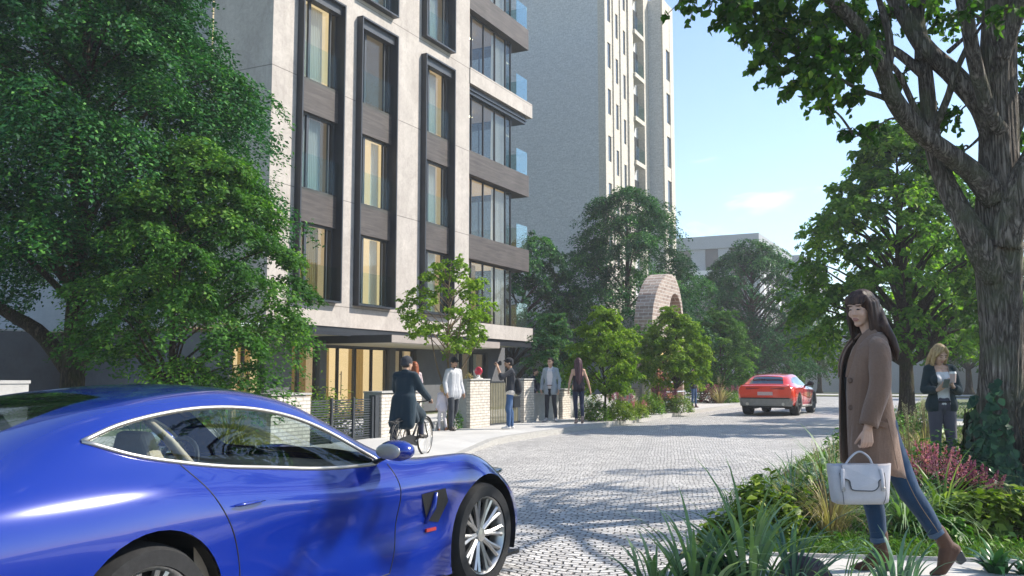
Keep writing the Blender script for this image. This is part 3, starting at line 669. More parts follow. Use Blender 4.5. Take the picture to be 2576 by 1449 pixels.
def leaf_mesh(name, P, Nn, T, size, mat, parent, rng, near=False, aspect=.55, rnd=None):
    """P centres, Nn normals, T long axes (n,3); one mesh of leaf shaped faces with a random value per leaf"""
    n = len(P); org = wloc(parent) if parent else np.zeros(3)
    T = T-Nn*np.sum(T*Nn, 1)[:, None]; T /= np.linalg.norm(T, axis=1)[:, None]+1e-9
    B = np.cross(Nn, T); s = size[:, None]
    if near:   # folded leaf: base, two shoulders, tip, midrib
        L = [(-.5, 0, 0), (-.12, -.5, .12), (.30, -.30, .08), (.55, 0, -.04), (.30, .30, .08), (-.12, .5, .12), (.05, 0, -.03)]
        F = [(0, 1, 2, 6), (2, 3, 4, 6), (6, 4, 5, 0)]
    else:
        L = [(-.5, 0, 0), (0, -.5, .10), (.55, 0, -.05), (0, .5, .10)]; F = [(0, 1, 2, 3)]
    k = len(L); V = np.empty((n, k, 3))
    for i, (a, b, c) in enumerate(L): V[:, i] = P+s*(a*T+b*aspect*B+c*Nn)
    V = V.reshape(-1, 3)-org
    fa = np.array(F)[None]+(np.arange(n)*k)[:, None, None]; fa = fa.reshape(-1, 4)
    me = bpy.data.meshes.new(name); me.vertices.add(len(V)); me.vertices.foreach_set('co', V.astype(np.float32).ravel())
    me.loops.add(fa.size); me.loops.foreach_set('vertex_index', fa.astype(np.int32).ravel())
    me.polygons.add(len(fa)); me.polygons.foreach_set('loop_start', np.arange(0, fa.size, 4, dtype=np.int32)); me.polygons.foreach_set('loop_total', np.full(len(fa), 4, np.int32))
    me.update(calc_edges=True); me.validate()
    at_ = me.attributes.new('rnd', 'FLOAT', 'POINT'); r = rng.random(n) if rnd is None else np.clip(rnd+rng.normal(0, .13, n), 0, 1)
    at_.data.foreach_set('value', np.repeat(r, k).astype(np.float32))
    return link(name, me, parent, mat)
def sprays(C_, rad, out, n_leaf, rng, twigs=9, droop=.45, flat=.35, spread=.16, up=.6):
    """leaves set along twigs that fan out from a clump centre and droop; returns positions, normals, axes, twig paths"""
    th = rng.random(twigs)*2*PI; d = np.stack([np.cos(th), np.sin(th), rng.normal(.05, flat, twigs)], 1)
    d = unit(d+out*.75); ln = rad*(.55+.6*rng.random(twigs))
    ti = rng.integers(0, twigs, n_leaf); t = np.sqrt(rng.random(n_leaf))
    D = d[ti]; l = ln[ti]*t
    P = C_+D*l[:, None]; P[:, 2] -= droop*rad*t**2
    side = unit(np.cross(D, np.array([0, 0, 1.]))); sg = rng.choice([-1, 1], n_leaf)
    P += side*(sg*spread*rad*rng.random(n_leaf)*(1.1-.5*t))[:, None]+rng.normal(0, .035*rad+.01, (n_leaf, 3))
    Nn = unit(np.array([0, 0, up])+.45*unit(P-C_)+rng.normal(0, .45, (n_leaf, 3)))
    T = unit(D*.6+side*sg[:, None]*.7+np.array([0, 0, -.35])+rng.normal(0, .25, (n_leaf, 3)))
    return P, Nn, T, (d, ln)
def tree(name, label, base, H, tr, z0, prof, nclump, crad, nleaf, lsize, mat, seed, bark='bark', cat='tree', group=None, lean=(0, 0), droop=.45, twigs=9,
         fork=None, near=False, nlimb=None, inner=.45, aspect=.55, shape=None, twig_geo=False, limbs=(), ctr=(0, 0), flat=.35, up=.6):
    rng = np.random.default_rng(seed); base = np.array(base, float); r = root(name, base, label, cat, group)
    top = base+np.array([lean[0], lean[1], H*.93])
    tp = smooth_path([base+[0, 0, -.08], base+[lean[0]*.15+.03, lean[1]*.15, H*.22], base+[lean[0]*.5-.05, lean[1]*.5+.05, H*.5], base+[lean[0]*.8, lean[1]*.8, H*.72], top], 22)
    u = np.linspace(0, 1, 22); mb = MB(); rad = tr*(1-.93*u**.8); rad[0] *= 1.45; rad[1] *= 1.15
    mb.tube(tp, rad, 14)
    Ps = []; Ns = []; Ts = []; rn = []; ga = PI*(3-5**.5); tz = np.array([q[0] for q in prof]); trr = np.array([q[1] for q in prof])
    for i in range(nclump):
        t = (i+.5)/nclump; t = t**.85
        rr = np.interp(t, tz, trr)*(inner+(1-inner)*rng.random()**.5); a = i*ga+rng.normal(0, .35)
        c = base+np.array([lean[0]*t+ctr[0]+rr*math.cos(a), lean[1]*t+ctr[1]+rr*math.sin(a), z0+(H-z0)*t+rng.normal(0, .12)])
        if shape is not None and not shape(c): continue
        out = unit(np.array([math.cos(a), math.sin(a), .15-.25*(1-t)]))
        cr = crad*(.75+.5*rng.random())*(1.1-.45*t)
        # limb from the trunk
        zb = max(z0*.75, (c[2]-base[2])-rr*(.75+.3*rng.random())); ub = min(.96, zb/(H*.93)); j = ub*21; j0 = int(j)
        p0 = tp[j0]+(tp[min(21, j0+1)]-tp[j0])*(j-j0)
        if nlimb is None or i % max(1, nclump//nlimb) == 0:
            mid = p0*.45+c*.55+np.array([0, 0, .12*rr]); q = smooth_path([p0, mid, c], 7)
            r0 = max(.012, np.interp(ub, u, rad)*.42); mb.tube(q, np.linspace(r0, max(.006, r0*.2), 7), 6, cap=False)
        nl = int(nleaf*(.7+.6*rng.random())*(1.15-.4*t))
        P, Nn, T, (d, ln) = sprays(c, cr, out, nl, rng, twigs, droop, flat, .16, up)
        Ps.append(P); Ns.append(Nn); Ts.append(T); rn.append(np.full(nl, .5+rng.normal(0, .17)))
        if twig_geo:
            for dd, l in zip(d, ln): mb.tube([c, c+dd*l*.55+[0, 0, -droop*cr*.2], c+dd*l+[0, 0, -droop*cr*.85]], [.010, .007, .003], 4, cap=False)
    for q, ra in limbs: mb.tube(smooth_path(np.array(q)+base, 12), np.linspace(ra[0], ra[1], 12), 10)
    build(mb, 'trunk', M[bark], r, smooth=True, fix=False)
    P = np.concatenate(Ps); n = len(P)
    leaf_mesh('crown', P, np.concatenate(Ns), np.concatenate(Ts), lsize*(.7+.6*rng.random(n)), M[mat], r, rng, near, aspect, np.concatenate(rn)+rng.normal(0, .2, n))
    return r
g_ = 'young trees planted along the pavement'
OV = [(0, .75), (.2, 1.), (.45, .92), (.7, .66), (.9, .34), (1, .12)]
def pr(R_, p=OV): return [(a, b*R_) for a, b in p]
# left: large tree and the lighter one in front of it
tree('garden_tree', 'very large dark green tree with a thick trunk beside the apartment building', gnd(186, 17.2, .1), 10.6, .27, 3.6, pr(2.75, [(0, .5), (.12, .78), (.4, 1), (.6, .86), (.8, .58), (1, .2)]), 95, 1.65, 1900, .088, 'leaf_dark', 3, droop=.72, twigs=17, inner=.3, flat=.10, up=1.15, nlimb=32,
     limbs=[([(0, 0, 1.35), (-.55, -.3, 2.1), (-1.25, -.6, 2.55), (-2.3, -1.0, 3.4)], (.17, .07)), ([(0, 0, 1.4), (.45, .2, 1.9), (.9, .35, 2.6), (1.3, .5, 3.6)], (.13, .05))])
tree('garden_tree', 'mid green spreading tree in front of the very large dark one', gnd(432, 16.0, .1), 5.35, .085, 1.4, pr(1.72, [(0, .45), (.12, .8), (.35, 1.), (.6, .86), (.85, .5), (1, .15)]), 66, .88, 900, .078, 'leaf_front', 8, ctr=(.42, .21), droop=.62, twigs=14, inner=.3, flat=.12, up=1.05, lean=(.0, .0),
     limbs=[([(0, 0, .9), (.3, .12, 1.3), (.8, .3, 1.75)], (.05, .02)), ([(0, 0, .95), (-.35, -.1, 1.35), (-.8, -.3, 1.9)], (.05, .02))])
# young tree in front of the entrance
tree('young_tree', 'thin young tree with pale forked stems in front of the entrance canopy', gnd(1128, 22.2, .12), 4.0, .05, 1.9, pr(1.0, [(0, .55), (.25, .95), (.5, 1), (.75, .7), (1, .2)]), 44, .5, 150, .09, 'leaf_lime', 11, 'bark_pale', group=g_, droop=.3, twigs=7, inner=.25,
     limbs=[([(0, 0, .9), (.35, .2, 1.6), (.75, .38, 2.3)], (.03, .012)), ([(0, 0, .8), (-.25, -.1, 1.5), (-.4, -.25, 2.5)], (.03, .012)), ([(0, 0, 1.), (.1, .1, 1.7), (.28, .2, 2.9)], (.03, .01))])
# trees behind
tree('street_tree', 'dark tree with a leaning trunk just past the end of the apartment building', gnd(1270, 46, .0), 8.3, .22, 2.6, pr(3.1), 64, 1.35, 560, .14, 'leaf_dark', 21, lean=(1.2, .6), droop=.5,
     limbs=[([(0, 0, 0), (.5, .25, 1.2), (1.4, .7, 2.3), (2.4, 1.2, 2.9)], (.16, .08))])
tree('street_tree', 'broad dark layered tree standing in front of the tall tower block', gnd(1580, 48.5, .0), 11.2, .3, 1.6, pr(4.5, [(0, .9), (.2, 1.), (.42, .9), (.7, .62), (.9, .36), (1, .15)]), 90, 1.85, 1100, .125, 'leaf_dark', 22, droop=.68, twigs=15, flat=.10, up=1.15, nlimb=30)
tree('street_tree', 'large hazy green tree with a straight trunk beyond the red car', gnd(1893, 60, .0), 10.1, .36, 2.3, pr(3.9, [(0, .85), (.25, 1.), (.5, .92), (.75, .66), (.92, .36), (1, .12)]), 80, 1.75, 850, .14, 'leaf_dark', 23, droop=.62, twigs=13, flat=.12, up=1.1)
tree('young_tree', 'pale blue green young tree behind the man in the blazer', gnd(1392, 29.0, .1), 3.25, .04, .85, pr(.72), 40, .48, 280, .08, 'leaf_blue', 31, up=.8, group=g_, droop=.3, twigs=7)
tree('young_tree', 'young yellow green tree with a thin bare stem next to the woman in black', gnd(1518, 26.9, .12), 3.15, .042, .95, pr(1.0, [(0, .45), (.12, .8), (.35, .95), (.6, .8), (.85, .45), (1, .12)]), 66, .5, 380, .08, 'leaf_lime', 32, group=g_, droop=.4, twigs=8, inner=.3)
tree('young_tree', 'small dark stemmed tree half hidden between two fuller young trees', gnd(1618, 37.5, .1), 3.3, .07, 1.9, pr(.75), 22, .5, 150, .085, 'leaf_mid', 33, group=g_, droop=.35)
tree('young_tree', 'fullest yellow green young tree standing before the brick arch', gnd(1694, 34.0, .12), 3.55, .06, 1.1, pr(1.36, [(0, .5), (.12, .85), (.32, 1.), (.6, .78), (.85, .42), (1, .1)]), 84, .6, 400, .09, 'leaf_lime', 34, group=g_, droop=.4, twigs=9, inner=.3)
tree('young_tree', 'dark green upright young tree right of the brick arch', gnd(1812, 46.5, .12), 4.6, .075, 1.0, pr(1.38, [(0, .6), (.15, .95), (.4, 1.), (.7, .75), (.9, .4), (1, .15)]), 76, .7, 380, .105, 'leaf_mid', 35, group=g_, droop=.4)
# right side
for lab, x, d in (('leafy park tree beyond the right edge of the view', 2900, 44), ('second leafy park tree beyond the right edge of the view', 3300, 47), ('third leafy park tree far beyond the right edge of the view', 2650, 56)):
    tree('park_tree', lab, gnd(x, d, .1), 9.5, .25, 2.4, pr(3.6), 70, 1.5, 260, .2, 'leaf_mid', 60+d, droop=.4)
tree('park_tree', 'leafy bright green tree behind the woman in the brown coat', gnd(2272, 25, .1), 8.1, .24, 2.2, pr(2.55, [(0, .8), (.15, 1.), (.4, .95), (.65, .72), (.85, .42), (1, .15)]), 110, 1.0, 400, .14, 'leaf_park', 41, droop=.4, twigs=9, twig_geo=True, inner=.3, near=True,
     limbs=[([(0, 0, 1.9), (.5, .3, 2.6), (1.3, .7, 3.3)], (.10, .04)), ([(0, 0, 2.0), (-.5, -.2, 2.7), (-1.2, -.5, 3.2)], (.09, .03))])
tree('park_tree', 'slender tree behind the woman holding a phone', gnd(2338, 37, .1), 6.5, .2, 2.4, pr(2.3), 50, 1.0, 220, .15, 'leaf_mid', 42, droop=.4, ctr=(.3, 0))
tree('park_tree', 'second slender tree close behind the woman holding a phone', gnd(2372, 40, .1), 6.8, .22, 2.6, pr(2.4), 50, 1.0, 220, .15, 'leaf_mid', 43, droop=.4, ctr=(.8, 0))
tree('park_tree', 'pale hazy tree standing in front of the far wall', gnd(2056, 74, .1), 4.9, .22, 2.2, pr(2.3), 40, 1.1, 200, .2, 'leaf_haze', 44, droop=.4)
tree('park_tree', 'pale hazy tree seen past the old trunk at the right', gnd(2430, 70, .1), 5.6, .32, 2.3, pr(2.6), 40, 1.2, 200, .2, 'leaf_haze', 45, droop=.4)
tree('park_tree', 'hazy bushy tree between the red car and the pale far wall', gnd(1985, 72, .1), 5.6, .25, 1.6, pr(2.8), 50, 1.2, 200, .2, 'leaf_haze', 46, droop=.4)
tree('park_tree', 'tree beyond the old trunk at the right edge', gnd(2600, 30, .1), 8.0, .22, 2.6, pr(2.6), 60, 1.0, 240, .16, 'leaf_mid', 47, droop=.4)
# ================================================================ THE OLD TREE AT THE RIGHT
def oak():
    rng = np.random.default_rng(77); D = 10.35
    base = gnd(2503, D, .08); r = root('old_tree', base, 'massive old tree with furrowed bark and low forking limbs at the right edge', 'tree')
    def trunk(pts, rad, n, seg, amp, seed, mb, oval=1.):
        q = smooth_path(pts, seg); rr = np.interp(np.linspace(0, 1, seg), np.linspace(0, 1, len(rad)), rad)
        g = np.random.default_rng(seed); ph = g.random(8)*6.28; rings = []; t = np.gradient(q, axis=0); t = unit(t); pa = None
        for i in range(seg):
            if pa is None: a = unit(np.cross(t[i], [0, 1., .1]))
            else: a = unit(pa-t[i]*np.dot(pa, t[i]))
            pa = a; b = np.cross(t[i], a); th = np.arange(n)*2*PI/n; z = i/seg*len(pts)*1.2
            w_ = (np.sin(3*th+ph[0]+z*.7)*.35+np.sin(5*th+ph[1]-z*.9)*.25+np.abs(np.sin(9*th+ph[2]+np.sin(z*1.7+ph[3])*.8))*.35+np.abs(np.sin(16*th+ph[4]+np.sin(z*2.9)*1.1))*.22+np.sin(z*3+2*th)*.12)
            rings.append(q[i]+(rr[i]*(1+amp*w_))[:, None]*(np.cos(th)[:, None]*a+np.sin(th)[:, None]*b))
        mb.rings(rings)
    mb = MB(); A = lambda x, y, d=D: at(x, y, d)
    trunk([base+[0, 0, -.15], A(2512, 1150), A(2516, 1000), A(2519, 830), A(2514, 700), A(2513, 560), A(2512, 400), A(2508, 200), A(2512, 0), A(2514, -300), A(2500, -800)], [.44, .30, .235, .212, .212, .235, .215, .19, .175, .16, .13, .05], 96, 260, .13, 1, mb)
    L = [([A(2510, 700, D-.05), A(2450, 590, D-.08), A(2400, 505, D), A(2366, 430, D+.1), A(2345, 350, D+.15), A(2332, 240, D+.2), A(2320, 120, D+.3), A(2305, 20, D+.4), A(2290, -150, D+.5)], [.20, .16, .13, .12, .105, .095, .085, .07, .04]),
         ([A(2505, 500, D-.1), A(2455, 440, D-.15), A(2390, 390, D-.2), A(2310, 330, D-.3), A(2250, 255, D-.4), A(2215, 170, D-.5), A(2165, 75, D-.6), A(2080, -10, D-.7), A(1960, -110, D-.8)], [.17, .14, .12, .115, .105, .095, .085, .065, .03]),
         ([A(2505, 350, D), A(2465, 265, D), A(2400, 190, D+.1), A(2330, 125, D+.2), A(2280, 50, D+.3), A(2235, -30, D+.4), A(2180, -150, D+.5)], [.16, .135, .125, .115, .10, .09, .05]),
         ([A(2520, 330, D-.22), A(2490, 285, D-.27), A(2455, 170, D-.3), A(2435, 60, D-.33), A(2415, -40, D-.35), A(2390, -250, D-.4)], [.08, .085, .085, .085, .08, .04]),
         ([A(2525, 620, D-.15), A(2560, 480, D-.25), A(2610, 380, D-.3), A(2680, 240, D-.35), A(2760, 80, D-.4)], [.19, .16, .14, .12, .08]),
         ([A(2520, 360, D+.1), A(2570, 265, D+.15), A(2640, 160, D+.2), A(2740, 20, D+.2)], [.15, .12, .11, .06]),
         ([A(2515, 150, D-.1), A(2545, 60, D-.15), A(2590, -40, D-.2), A(2660, -180, D-.2)], [.12, .11, .10, .06]),
         ([A(2352, 320, D+.1), A(2385, 240, D+.05), A(2400, 190, D), A(2440, 100, D-.05)], [.045, .045, .04, .03]),
         ([A(2325, 190, D+.2), A(2280, 150, D+.3), A(2235, 120, D+.35), A(2170, 95, D+.45), A(2110, 40, D+.6)], [.065, .06, .055, .045, .02]),
         ([A(2255, 262, D-.4), A(2220, 245, D-.4), A(2160, 225, D-.45), A(2100, 190, D-.5), A(2030, 150, D-.5)], [.04, .032, .026, .018, .008]),
         ([A(2335, 340, D+.1), A(2300, 270, D+.15), A(2262, 190, D+.1), A(2230, 150, D), A(2190, 100, D)], [.045, .04, .035, .028, .012]),
         ([A(2232, 190, D-.5), A(2238, 110, D-.5), A(2220, 30, D-.45), A(2190, -60, D-.4)], [.05, .045, .04, .02]),
         ([A(2310, 150, D+.2), A(2312, 60, D+.3), A(2330, -40, D+.35)], [.05, .045, .03]),
         ([A(2385, 130, D), A(2430, 90, D+.1), A(2470, 50, D+.2)], [.03, .022, .012]),
         ([A(2262, 300, D-.4), A(2235, 300, D-.4), A(2190, 330, D-.42), A(2150, 345, D-.45)], [.016, .012, .009, .004]),
         ([A(2470, 340, D+.1), A(2430, 375, D+.15), A(2390, 390, D+.2)], [.02, .014, .006])]
    for i, (p, ra) in enumerate(L): trunk(p, [q*.86 for q in ra], 32, 60, .11, 10+i, mb)
    # hanging leafy twigs
    Ps = []; Ns = []; Ts = []; rn = []
    LPT = np.concatenate([smooth_path(p, 30)[4:] for p, ra in L])
    def clump(c, cr, nl, out, tw=7):
        j = int(np.argmin(np.linalg.norm(LPT-c, axis=1)+.5*np.maximum(0, LPT[:, 2]-c[2]))); b = LPT[j]; dl = np.linalg.norm(c-b)
        mb.tube(smooth_path([b, b*.5+c*.5+np.array([0, 0, .10*dl]), c], 8), np.linspace(.012+.008*dl, .007, 8), 6, cap=False)
        P, Nn, T, (d, ln) = sprays(c, cr, out, nl, rng, tw, .5, .3, .14, .35)
        Ps.append(P); Ns.append(Nn); Ts.append(unit(T+np.array([0, 0, -.6]))); rn.append(np.full(nl, .45+rng.normal(0, .15)))
        for dd, l in zip(d, ln): mb.tube([c, c+dd*l*.55+[0, 0, -.1*cr], c+dd*l+[0, 0, -.42*cr]], [.010, .006, .003], 4, cap=False)
    # clumps at twig ends, left side of the crown
    for (x, y, d, cr, nl) in [(1765, -25, 9.3, .34, 60), (1850, -20, 9.6, .4, 110), (1905, 20, 9.5, .42, 150), (1950, 70, 9.6, .45, 170), (1935, 130, 9.7, .32, 90), (2000, 110, 9.8, .45, 170), (1985, 20, 9.9, .5, 190), (2045, 160, 9.7, .42, 150), (2060, 60, 10, .5, 190), (2020, 205, 9.7, .3, 70),
        (2105, 205, 9.8, .36, 110), (2120, 120, 10.1, .5, 170), (2150, 20, 10.3, .55, 190), (2075, 262, 9.7, .2, 34), (2160, 235, 9.9, .26, 60), (2150, 330, 9.95, .22, 44), (2205, 315, 9.95, .18, 26), (2110, -30, 10, .6, 190), (2240, 30, 10.6, .5, 120), (2200, 150, 10.5, .4, 90), (2290, 20, 10.9, .5, 120), (2350, 20, 11, .45, 110), (2400, 40, 11.2, .4, 90),
        (2330, 255, 10.8, .26, 36), (2408, 285, 10.9, .28, 46), (2270, 190, 10.7, .26, 46), (2420, 375, 10.8, .2, 26), (2450, 10, 9.4, .28, 40), (2535, 20, 9.1, .26, 40), (2568, 120, 11, .42, 80), (2560, 215, 11.3, .32, 50), (2620, 60, 11, .5, 110), (2600, 330, 11, .3, 50), (2030, -40, 9.4, .55, 190), (1920, -45, 9.3, .45, 130), (1990, 170, 9.75, .34, 90), (2085, 110, 9.6, .42, 120), (2180, 75, 9.9, .45, 120)]:
        c = at(x, y, d); clump(c, cr, int(nl*1.5), unit(np.array([-.5, -.1, .0])))
    # the rest of the crown above and behind the frame
    ctr = base+np.array([1.6, .9, 0])
    for i in range(62):
        a = rng.random()*2*PI; q = rng.random()**.5; rr = 5.0*q; z = 5.3+3.9*math.sqrt(max(0, 1-q*q))*rng.random()**.6+.1*rr
        c = ctr+np.array([rr*math.cos(a), rr*math.sin(a), z]); dd = c-np.array([0, 0, EYE]); f_ = dd@_fw; x = 1287.5+2326*(dd@_R)/f_; y = 724.2-2326*(dd@_up)/f_
        if y > -90 and x < 2640: continue
        clump(c, .8, 190, unit(np.array([math.cos(a), math.sin(a), 0])), 9)
    build(mb, 'trunk', M['bark_oak'], r, smooth=True, fix=False)
    P = np.concatenate(Ps); n = len(P)
    leaf_mesh('crown', P, np.concatenate(Ns), np.concatenate(Ts), .092*(.6+.7*rng.random(n)), M['leaf_oak'], r, rng, True, .72, np.concatenate(rn)+rng.normal(0, .22, n))
    return r
oak()
# ================================================================ PLANTS
def gmat(name, a, b, tip=None, tr=.35, rough=.42): M[name] = leaf_mat(name, a, b, tr, tip, rough)
gmat('sword_leaf', (.08, .15, .065), (.21, .32, .15), (.42, .50, .30)); gmat('blue_blade', (.05, .11, .085), (.13, .23, .19), (.26, .36, .30)); gmat('straw', (.26, .19, .10), (.50, .40, .24), (.62, .53, .36), .3)
gmat('olive_leaf', (.065, .115, .010), (.18, .26, .025), (.34, .42, .08)); gmat('fresh_leaf', (.038, .11, .016), (.10, .23, .036), (.24, .37, .09)); gmat('lush_grass', (.045, .115, .010), (.12, .235, .022), (.26, .36, .05))
gmat('yellow_grass', (.13, .14, .02), (.28, .27, .05), (.45, .40, .10)); gmat('pink_bloom', (.40, .10, .19), (.66, .25, .35), (.80, .46, .52), .3, .7); gmat('purple_bloom', (.26, .05, .14), (.48, .13, .27), (.62, .30, .42), .3, .7); gmat('wine_leaf', (.05, .012, .02), (.13, .03, .04), (.2, .07, .06))
gmat('plume', (.42, .36, .30), (.62, .54, .46), (.74, .68, .60), .4, .8); gmat('ivy_leaf', (.012, .042, .024), (.038, .10, .052), (.075, .17, .08), .15, .3); gmat('pale_bloom', (.42, .46, .36), (.60, .64, .52), None, .3); gmat('strap_leaf', (.05, .10, .02), (.15, .23, .045), (.34, .40, .10)); gmat('glossy_leaf', (.012, .050, .020), (.035, .11, .040), (.08, .19, .07), .2, .28)
def blades(name, P, D, H, Wd, bend, mat, parent, rng, seg=5, tipw=.05, belly=.35):
    """P bases, D lean directions, H lengths, Wd widths: V-folded ribbons curving over"""
    n = len(P); org = wloc(parent) if parent else np.zeros(3); up = np.array([0, 0, 1.]); t = np.linspace(0, 1, seg+1)
    side = unit(np.cross(D, up)); az = rng.normal(0, .35, n)[:, None]; side = unit(side+D*az)
    lean = np.linalg.norm(D, axis=1)[:, None]; Dh = unit(D)
    V = np.empty((n, seg+1, 3, 3))
    for i, q in enumerate(t):
        a = lean*(1-0)+bend[:, None]*q*1.0; c = P+H[:, None]*q*(up*np.cos(a*.62*q+lean*.55)+Dh*np.sin(a*.62*q+lean*.55))
        w_ = Wd[:, None]*(belly+(1-belly)*min(1, q*3.2) if q < .35 else (1-((q-.35)/.65)**1.6*(1-tipw)))*.5
        V[:, i, 0] = c-side*w_; V[:, i, 2] = c+side*w_; V[:, i, 1] = c-(Dh*.30+up*.05)*w_
    V = V.reshape(-1, 3)-org; k = (seg+1)*3; F = []
    for i in range(seg):
        for j in (0, 1): F.append((i*3+j, i*3+j+1, i*3+j+4, i*3+j+3))
    fa = (np.array(F)[None]+(np.arange(n)*k)[:, None, None]).reshape(-1, 4); me = bpy.data.meshes.new(name)
    me.vertices.add(len(V)); me.vertices.foreach_set('co', V.astype(np.float32).ravel()); me.loops.add(fa.size); me.loops.foreach_set('vertex_index', fa.astype(np.int32).ravel())
    me.polygons.add(len(fa)); me.polygons.foreach_set('loop_start', np.arange(0, fa.size, 4, dtype=np.int32)); me.polygons.foreach_set('loop_total', np.full(len(fa), 4, np.int32)); me.update(calc_edges=True)
    a_ = me.attributes.new('rnd', 'FLOAT', 'POINT'); r = np.clip(rng.normal(.45, .22, n), 0, 1); a_.data.foreach_set('value', np.clip(np.repeat(r, k)+np.tile(np.repeat(t*.3-.1, 3), n), 0, 1).astype(np.float32))
    return link(name, me, parent, mat, smooth=True)
SEED = [100]
def tuft(name, label, loc, n, h, spread, wd, mat, bend=1.0, rad=.06, cat='plant', plumes=0, pm='plume', seg=6, group=None, hv=.3):
    SEED[0] += 1; rng = np.random.default_rng(SEED[0]); r = root(name, loc, label, cat, group); a = rng.random(n)*2*PI; q = rng.random(n)**.6
    P = np.array(loc)+np.stack([np.cos(a)*q*rad, np.sin(a)*q*rad, np.zeros(n)-.01], 1); D = np.stack([np.cos(a), np.sin(a), 0*a], 1)+rng.normal(0, .25, (n, 3))*[1, 1, 0]; D = unit(D)*(spread*(.15+.85*q)*(.7+.6*rng.random(n)))[:, None]
    blades('blades', P, D, h*(1-hv+2*hv*rng.random(n))*(1.05-.25*q), wd*(.7+.6*rng.random(n)), bend*(.4+.9*rng.random(n)), M[mat], r, rng, seg)
    if plumes:
        Ps = []; Ns = []; Ts = []; mb = MB()
        for i in range(plumes):
            a = rng.random()*2*PI; l = spread*.55*rng.random(); e = np.array(loc)+[math.cos(a)*h*l, math.sin(a)*h*l, h*(1.0+.3*rng.random())]; b = np.array(loc)+[math.cos(a)*rad*.5, math.sin(a)*rad*.5, 0]; m = (b+e)/2+[-math.cos(a)*.03, -math.sin(a)*.03, .06]
            pa = smooth_path([b, m, e], 8); mb.tube(pa, .0025, 4, cap=False); k = 46; t = rng.random(k); ax = unit(e-m)
            c = e+ax*(t[:, None]-.6)*h*.30; Ps.append(c+rng.normal(0, .006+.010*h, (k, 3))*(1-abs(t-.4))[:, None]); Ns.append(unit(rng.normal(0, 1, (k, 3)))); Ts.append(unit(ax+rng.normal(0, .4, (k, 3))))
        build(mb, 'stalks', M['straw'], r, world=True, fix=False)
        P = np.concatenate(Ps); leaf_mesh('plumes', P, np.concatenate(Ns), np.concatenate(Ts), .022*(.6+.8*rng.random(len(P)))*max(.6, h), M[pm], r, rng, False, .3)
    return r
def mound(name, label, loc, w, h, n, ls, mat, aspect=.6, near=False, cat='shrub', up=.7, group=None, flowers=None, stems=True, hang=.2, ly=None, fill=.45):
    SEED[0] += 1; rng = np.random.default_rng(SEED[0]); r = root(name, loc, label, cat, group); ly = ly or w
    a = rng.random(n)*2*PI; cz = rng.random(n); s = np.sqrt(1-cz**2)*(fill+(1-fill)*rng.random(n)**.5)
    lump = 1+.16*np.sin(a*3+SEED[0])+.12*np.sin(a*5+cz*4+SEED[0]*2); rr = (.80+.2*rng.random(n))*lump
    q = np.stack([np.cos(a)*s*w/2*rr, np.sin(a)*s*ly/2*rr, (.04+.96*cz*rr)*h*(.55+.45*rng.random(n)**.35)], 1); P = np.array(loc)+q
    out = unit(q*[1, 1, .8]+1e-6); Nn = unit(np.array([0, 0, up])+out*.6+rng.normal(0, .42, (n, 3))); T = unit(out*[1, 1, .2]+np.array([0, 0, -hang])+rng.normal(0, .55, (n, 3)))
    leaf_mesh('foliage', P, Nn, T, ls*(.6+.7*rng.random(n)), M[mat], r, rng, near, aspect)
    if stems:
        mb = MB()
        for i in range(14):
            j = rng.integers(0, n); e = P[j]; mb.tube(smooth_path([np.array(loc)+[0.2*q[j][0], .2*q[j][1], -.02], (np.array(loc)+e)/2+[0, 0, .04*h], e], 5), [.008*h+.002]*2+[.005*h+.002]*2+[.002], 4, cap=False)
        build(mb, 'stems', M['bark'], r, fix=False)
    if flowers:
        k, fm, fl, fw = flowers; Ps = []; mb = MB(); Ax = []
        for i in range(k):
            a = rng.random()*2*PI; s = rng.random()**.5; b = np.array(loc)+[math.cos(a)*s*w*.42, math.sin(a)*s*ly*.42, h*(.98-.3*s*s)]; ax = unit(np.array([math.cos(a)*s*.55, math.sin(a)*s*.55, 1])+rng.normal(0, .15, 3)); m = 90; t = rng.random(m)
            Ps.append(b+ax*(t*fl)[:, None]+unit(rng.normal(0, 1, (m, 3)))*(fw*(1-t)**.8*rng.random(m)**.4)[:, None]); Ax.append(np.tile(ax, (m, 1))); mb.tube([b-ax*h*.4, b+ax*fl*.8], .003, 4, cap=False)
        P = np.concatenate(Ps); m = len(P); build(mb, 'flower_stalks', M['wine_leaf'], r, fix=False); leaf_mesh('flowers', P, unit(rng.normal(0, 1, (m, 3))), unit(np.concatenate(Ax)+rng.normal(0, .6, (m, 3))), (.016+.09*fw)*(.6+.8*rng.random(m)), M[fm], r, rng, False, .7)
    return r
G = lambda x, d, z=.10: gnd(x, d, z)
# ---- right-hand bed, near part
mound('leafy_shrub', 'low mound of broad olive green leaves at the corner of the footpath', G(1905, 7.55), .66, .50, 620, .085, 'olive_leaf', .62, True, hang=.35)
mound('leafy_shrub', 'small leafy plant on the corner where footpath meets the cobbled road', G(1800, 7.5, .02), .42, .30, 300, .075, 'olive_leaf', .62, True, hang=.3)
mound('leafy_shrub', 'low lime green leafy clump beside the dry straw grass', G(2003, 7.9), .34, .50, 260, .075, 'strap_leaf', .5, True, hang=.3)
tuft('ornamental_grass', 'fine blue green grass arching over the edge of the cobbled road', G(1985, 9.2), 130, .66, .9, .010, 'blue_blade', 1.2, .14)
tuft('ornamental_grass', 'wispy yellow green grass behind the broad leaved mound', G(1975, 8.4), 170, .50, .8, .008, 'yellow_grass', 1., .12)
tuft('ornamental_grass', 'dry straw coloured grass tuft left of the handbag', G(2072, 7.75), 210, .58, .62, .008, 'straw', .8, .10, plumes=10)
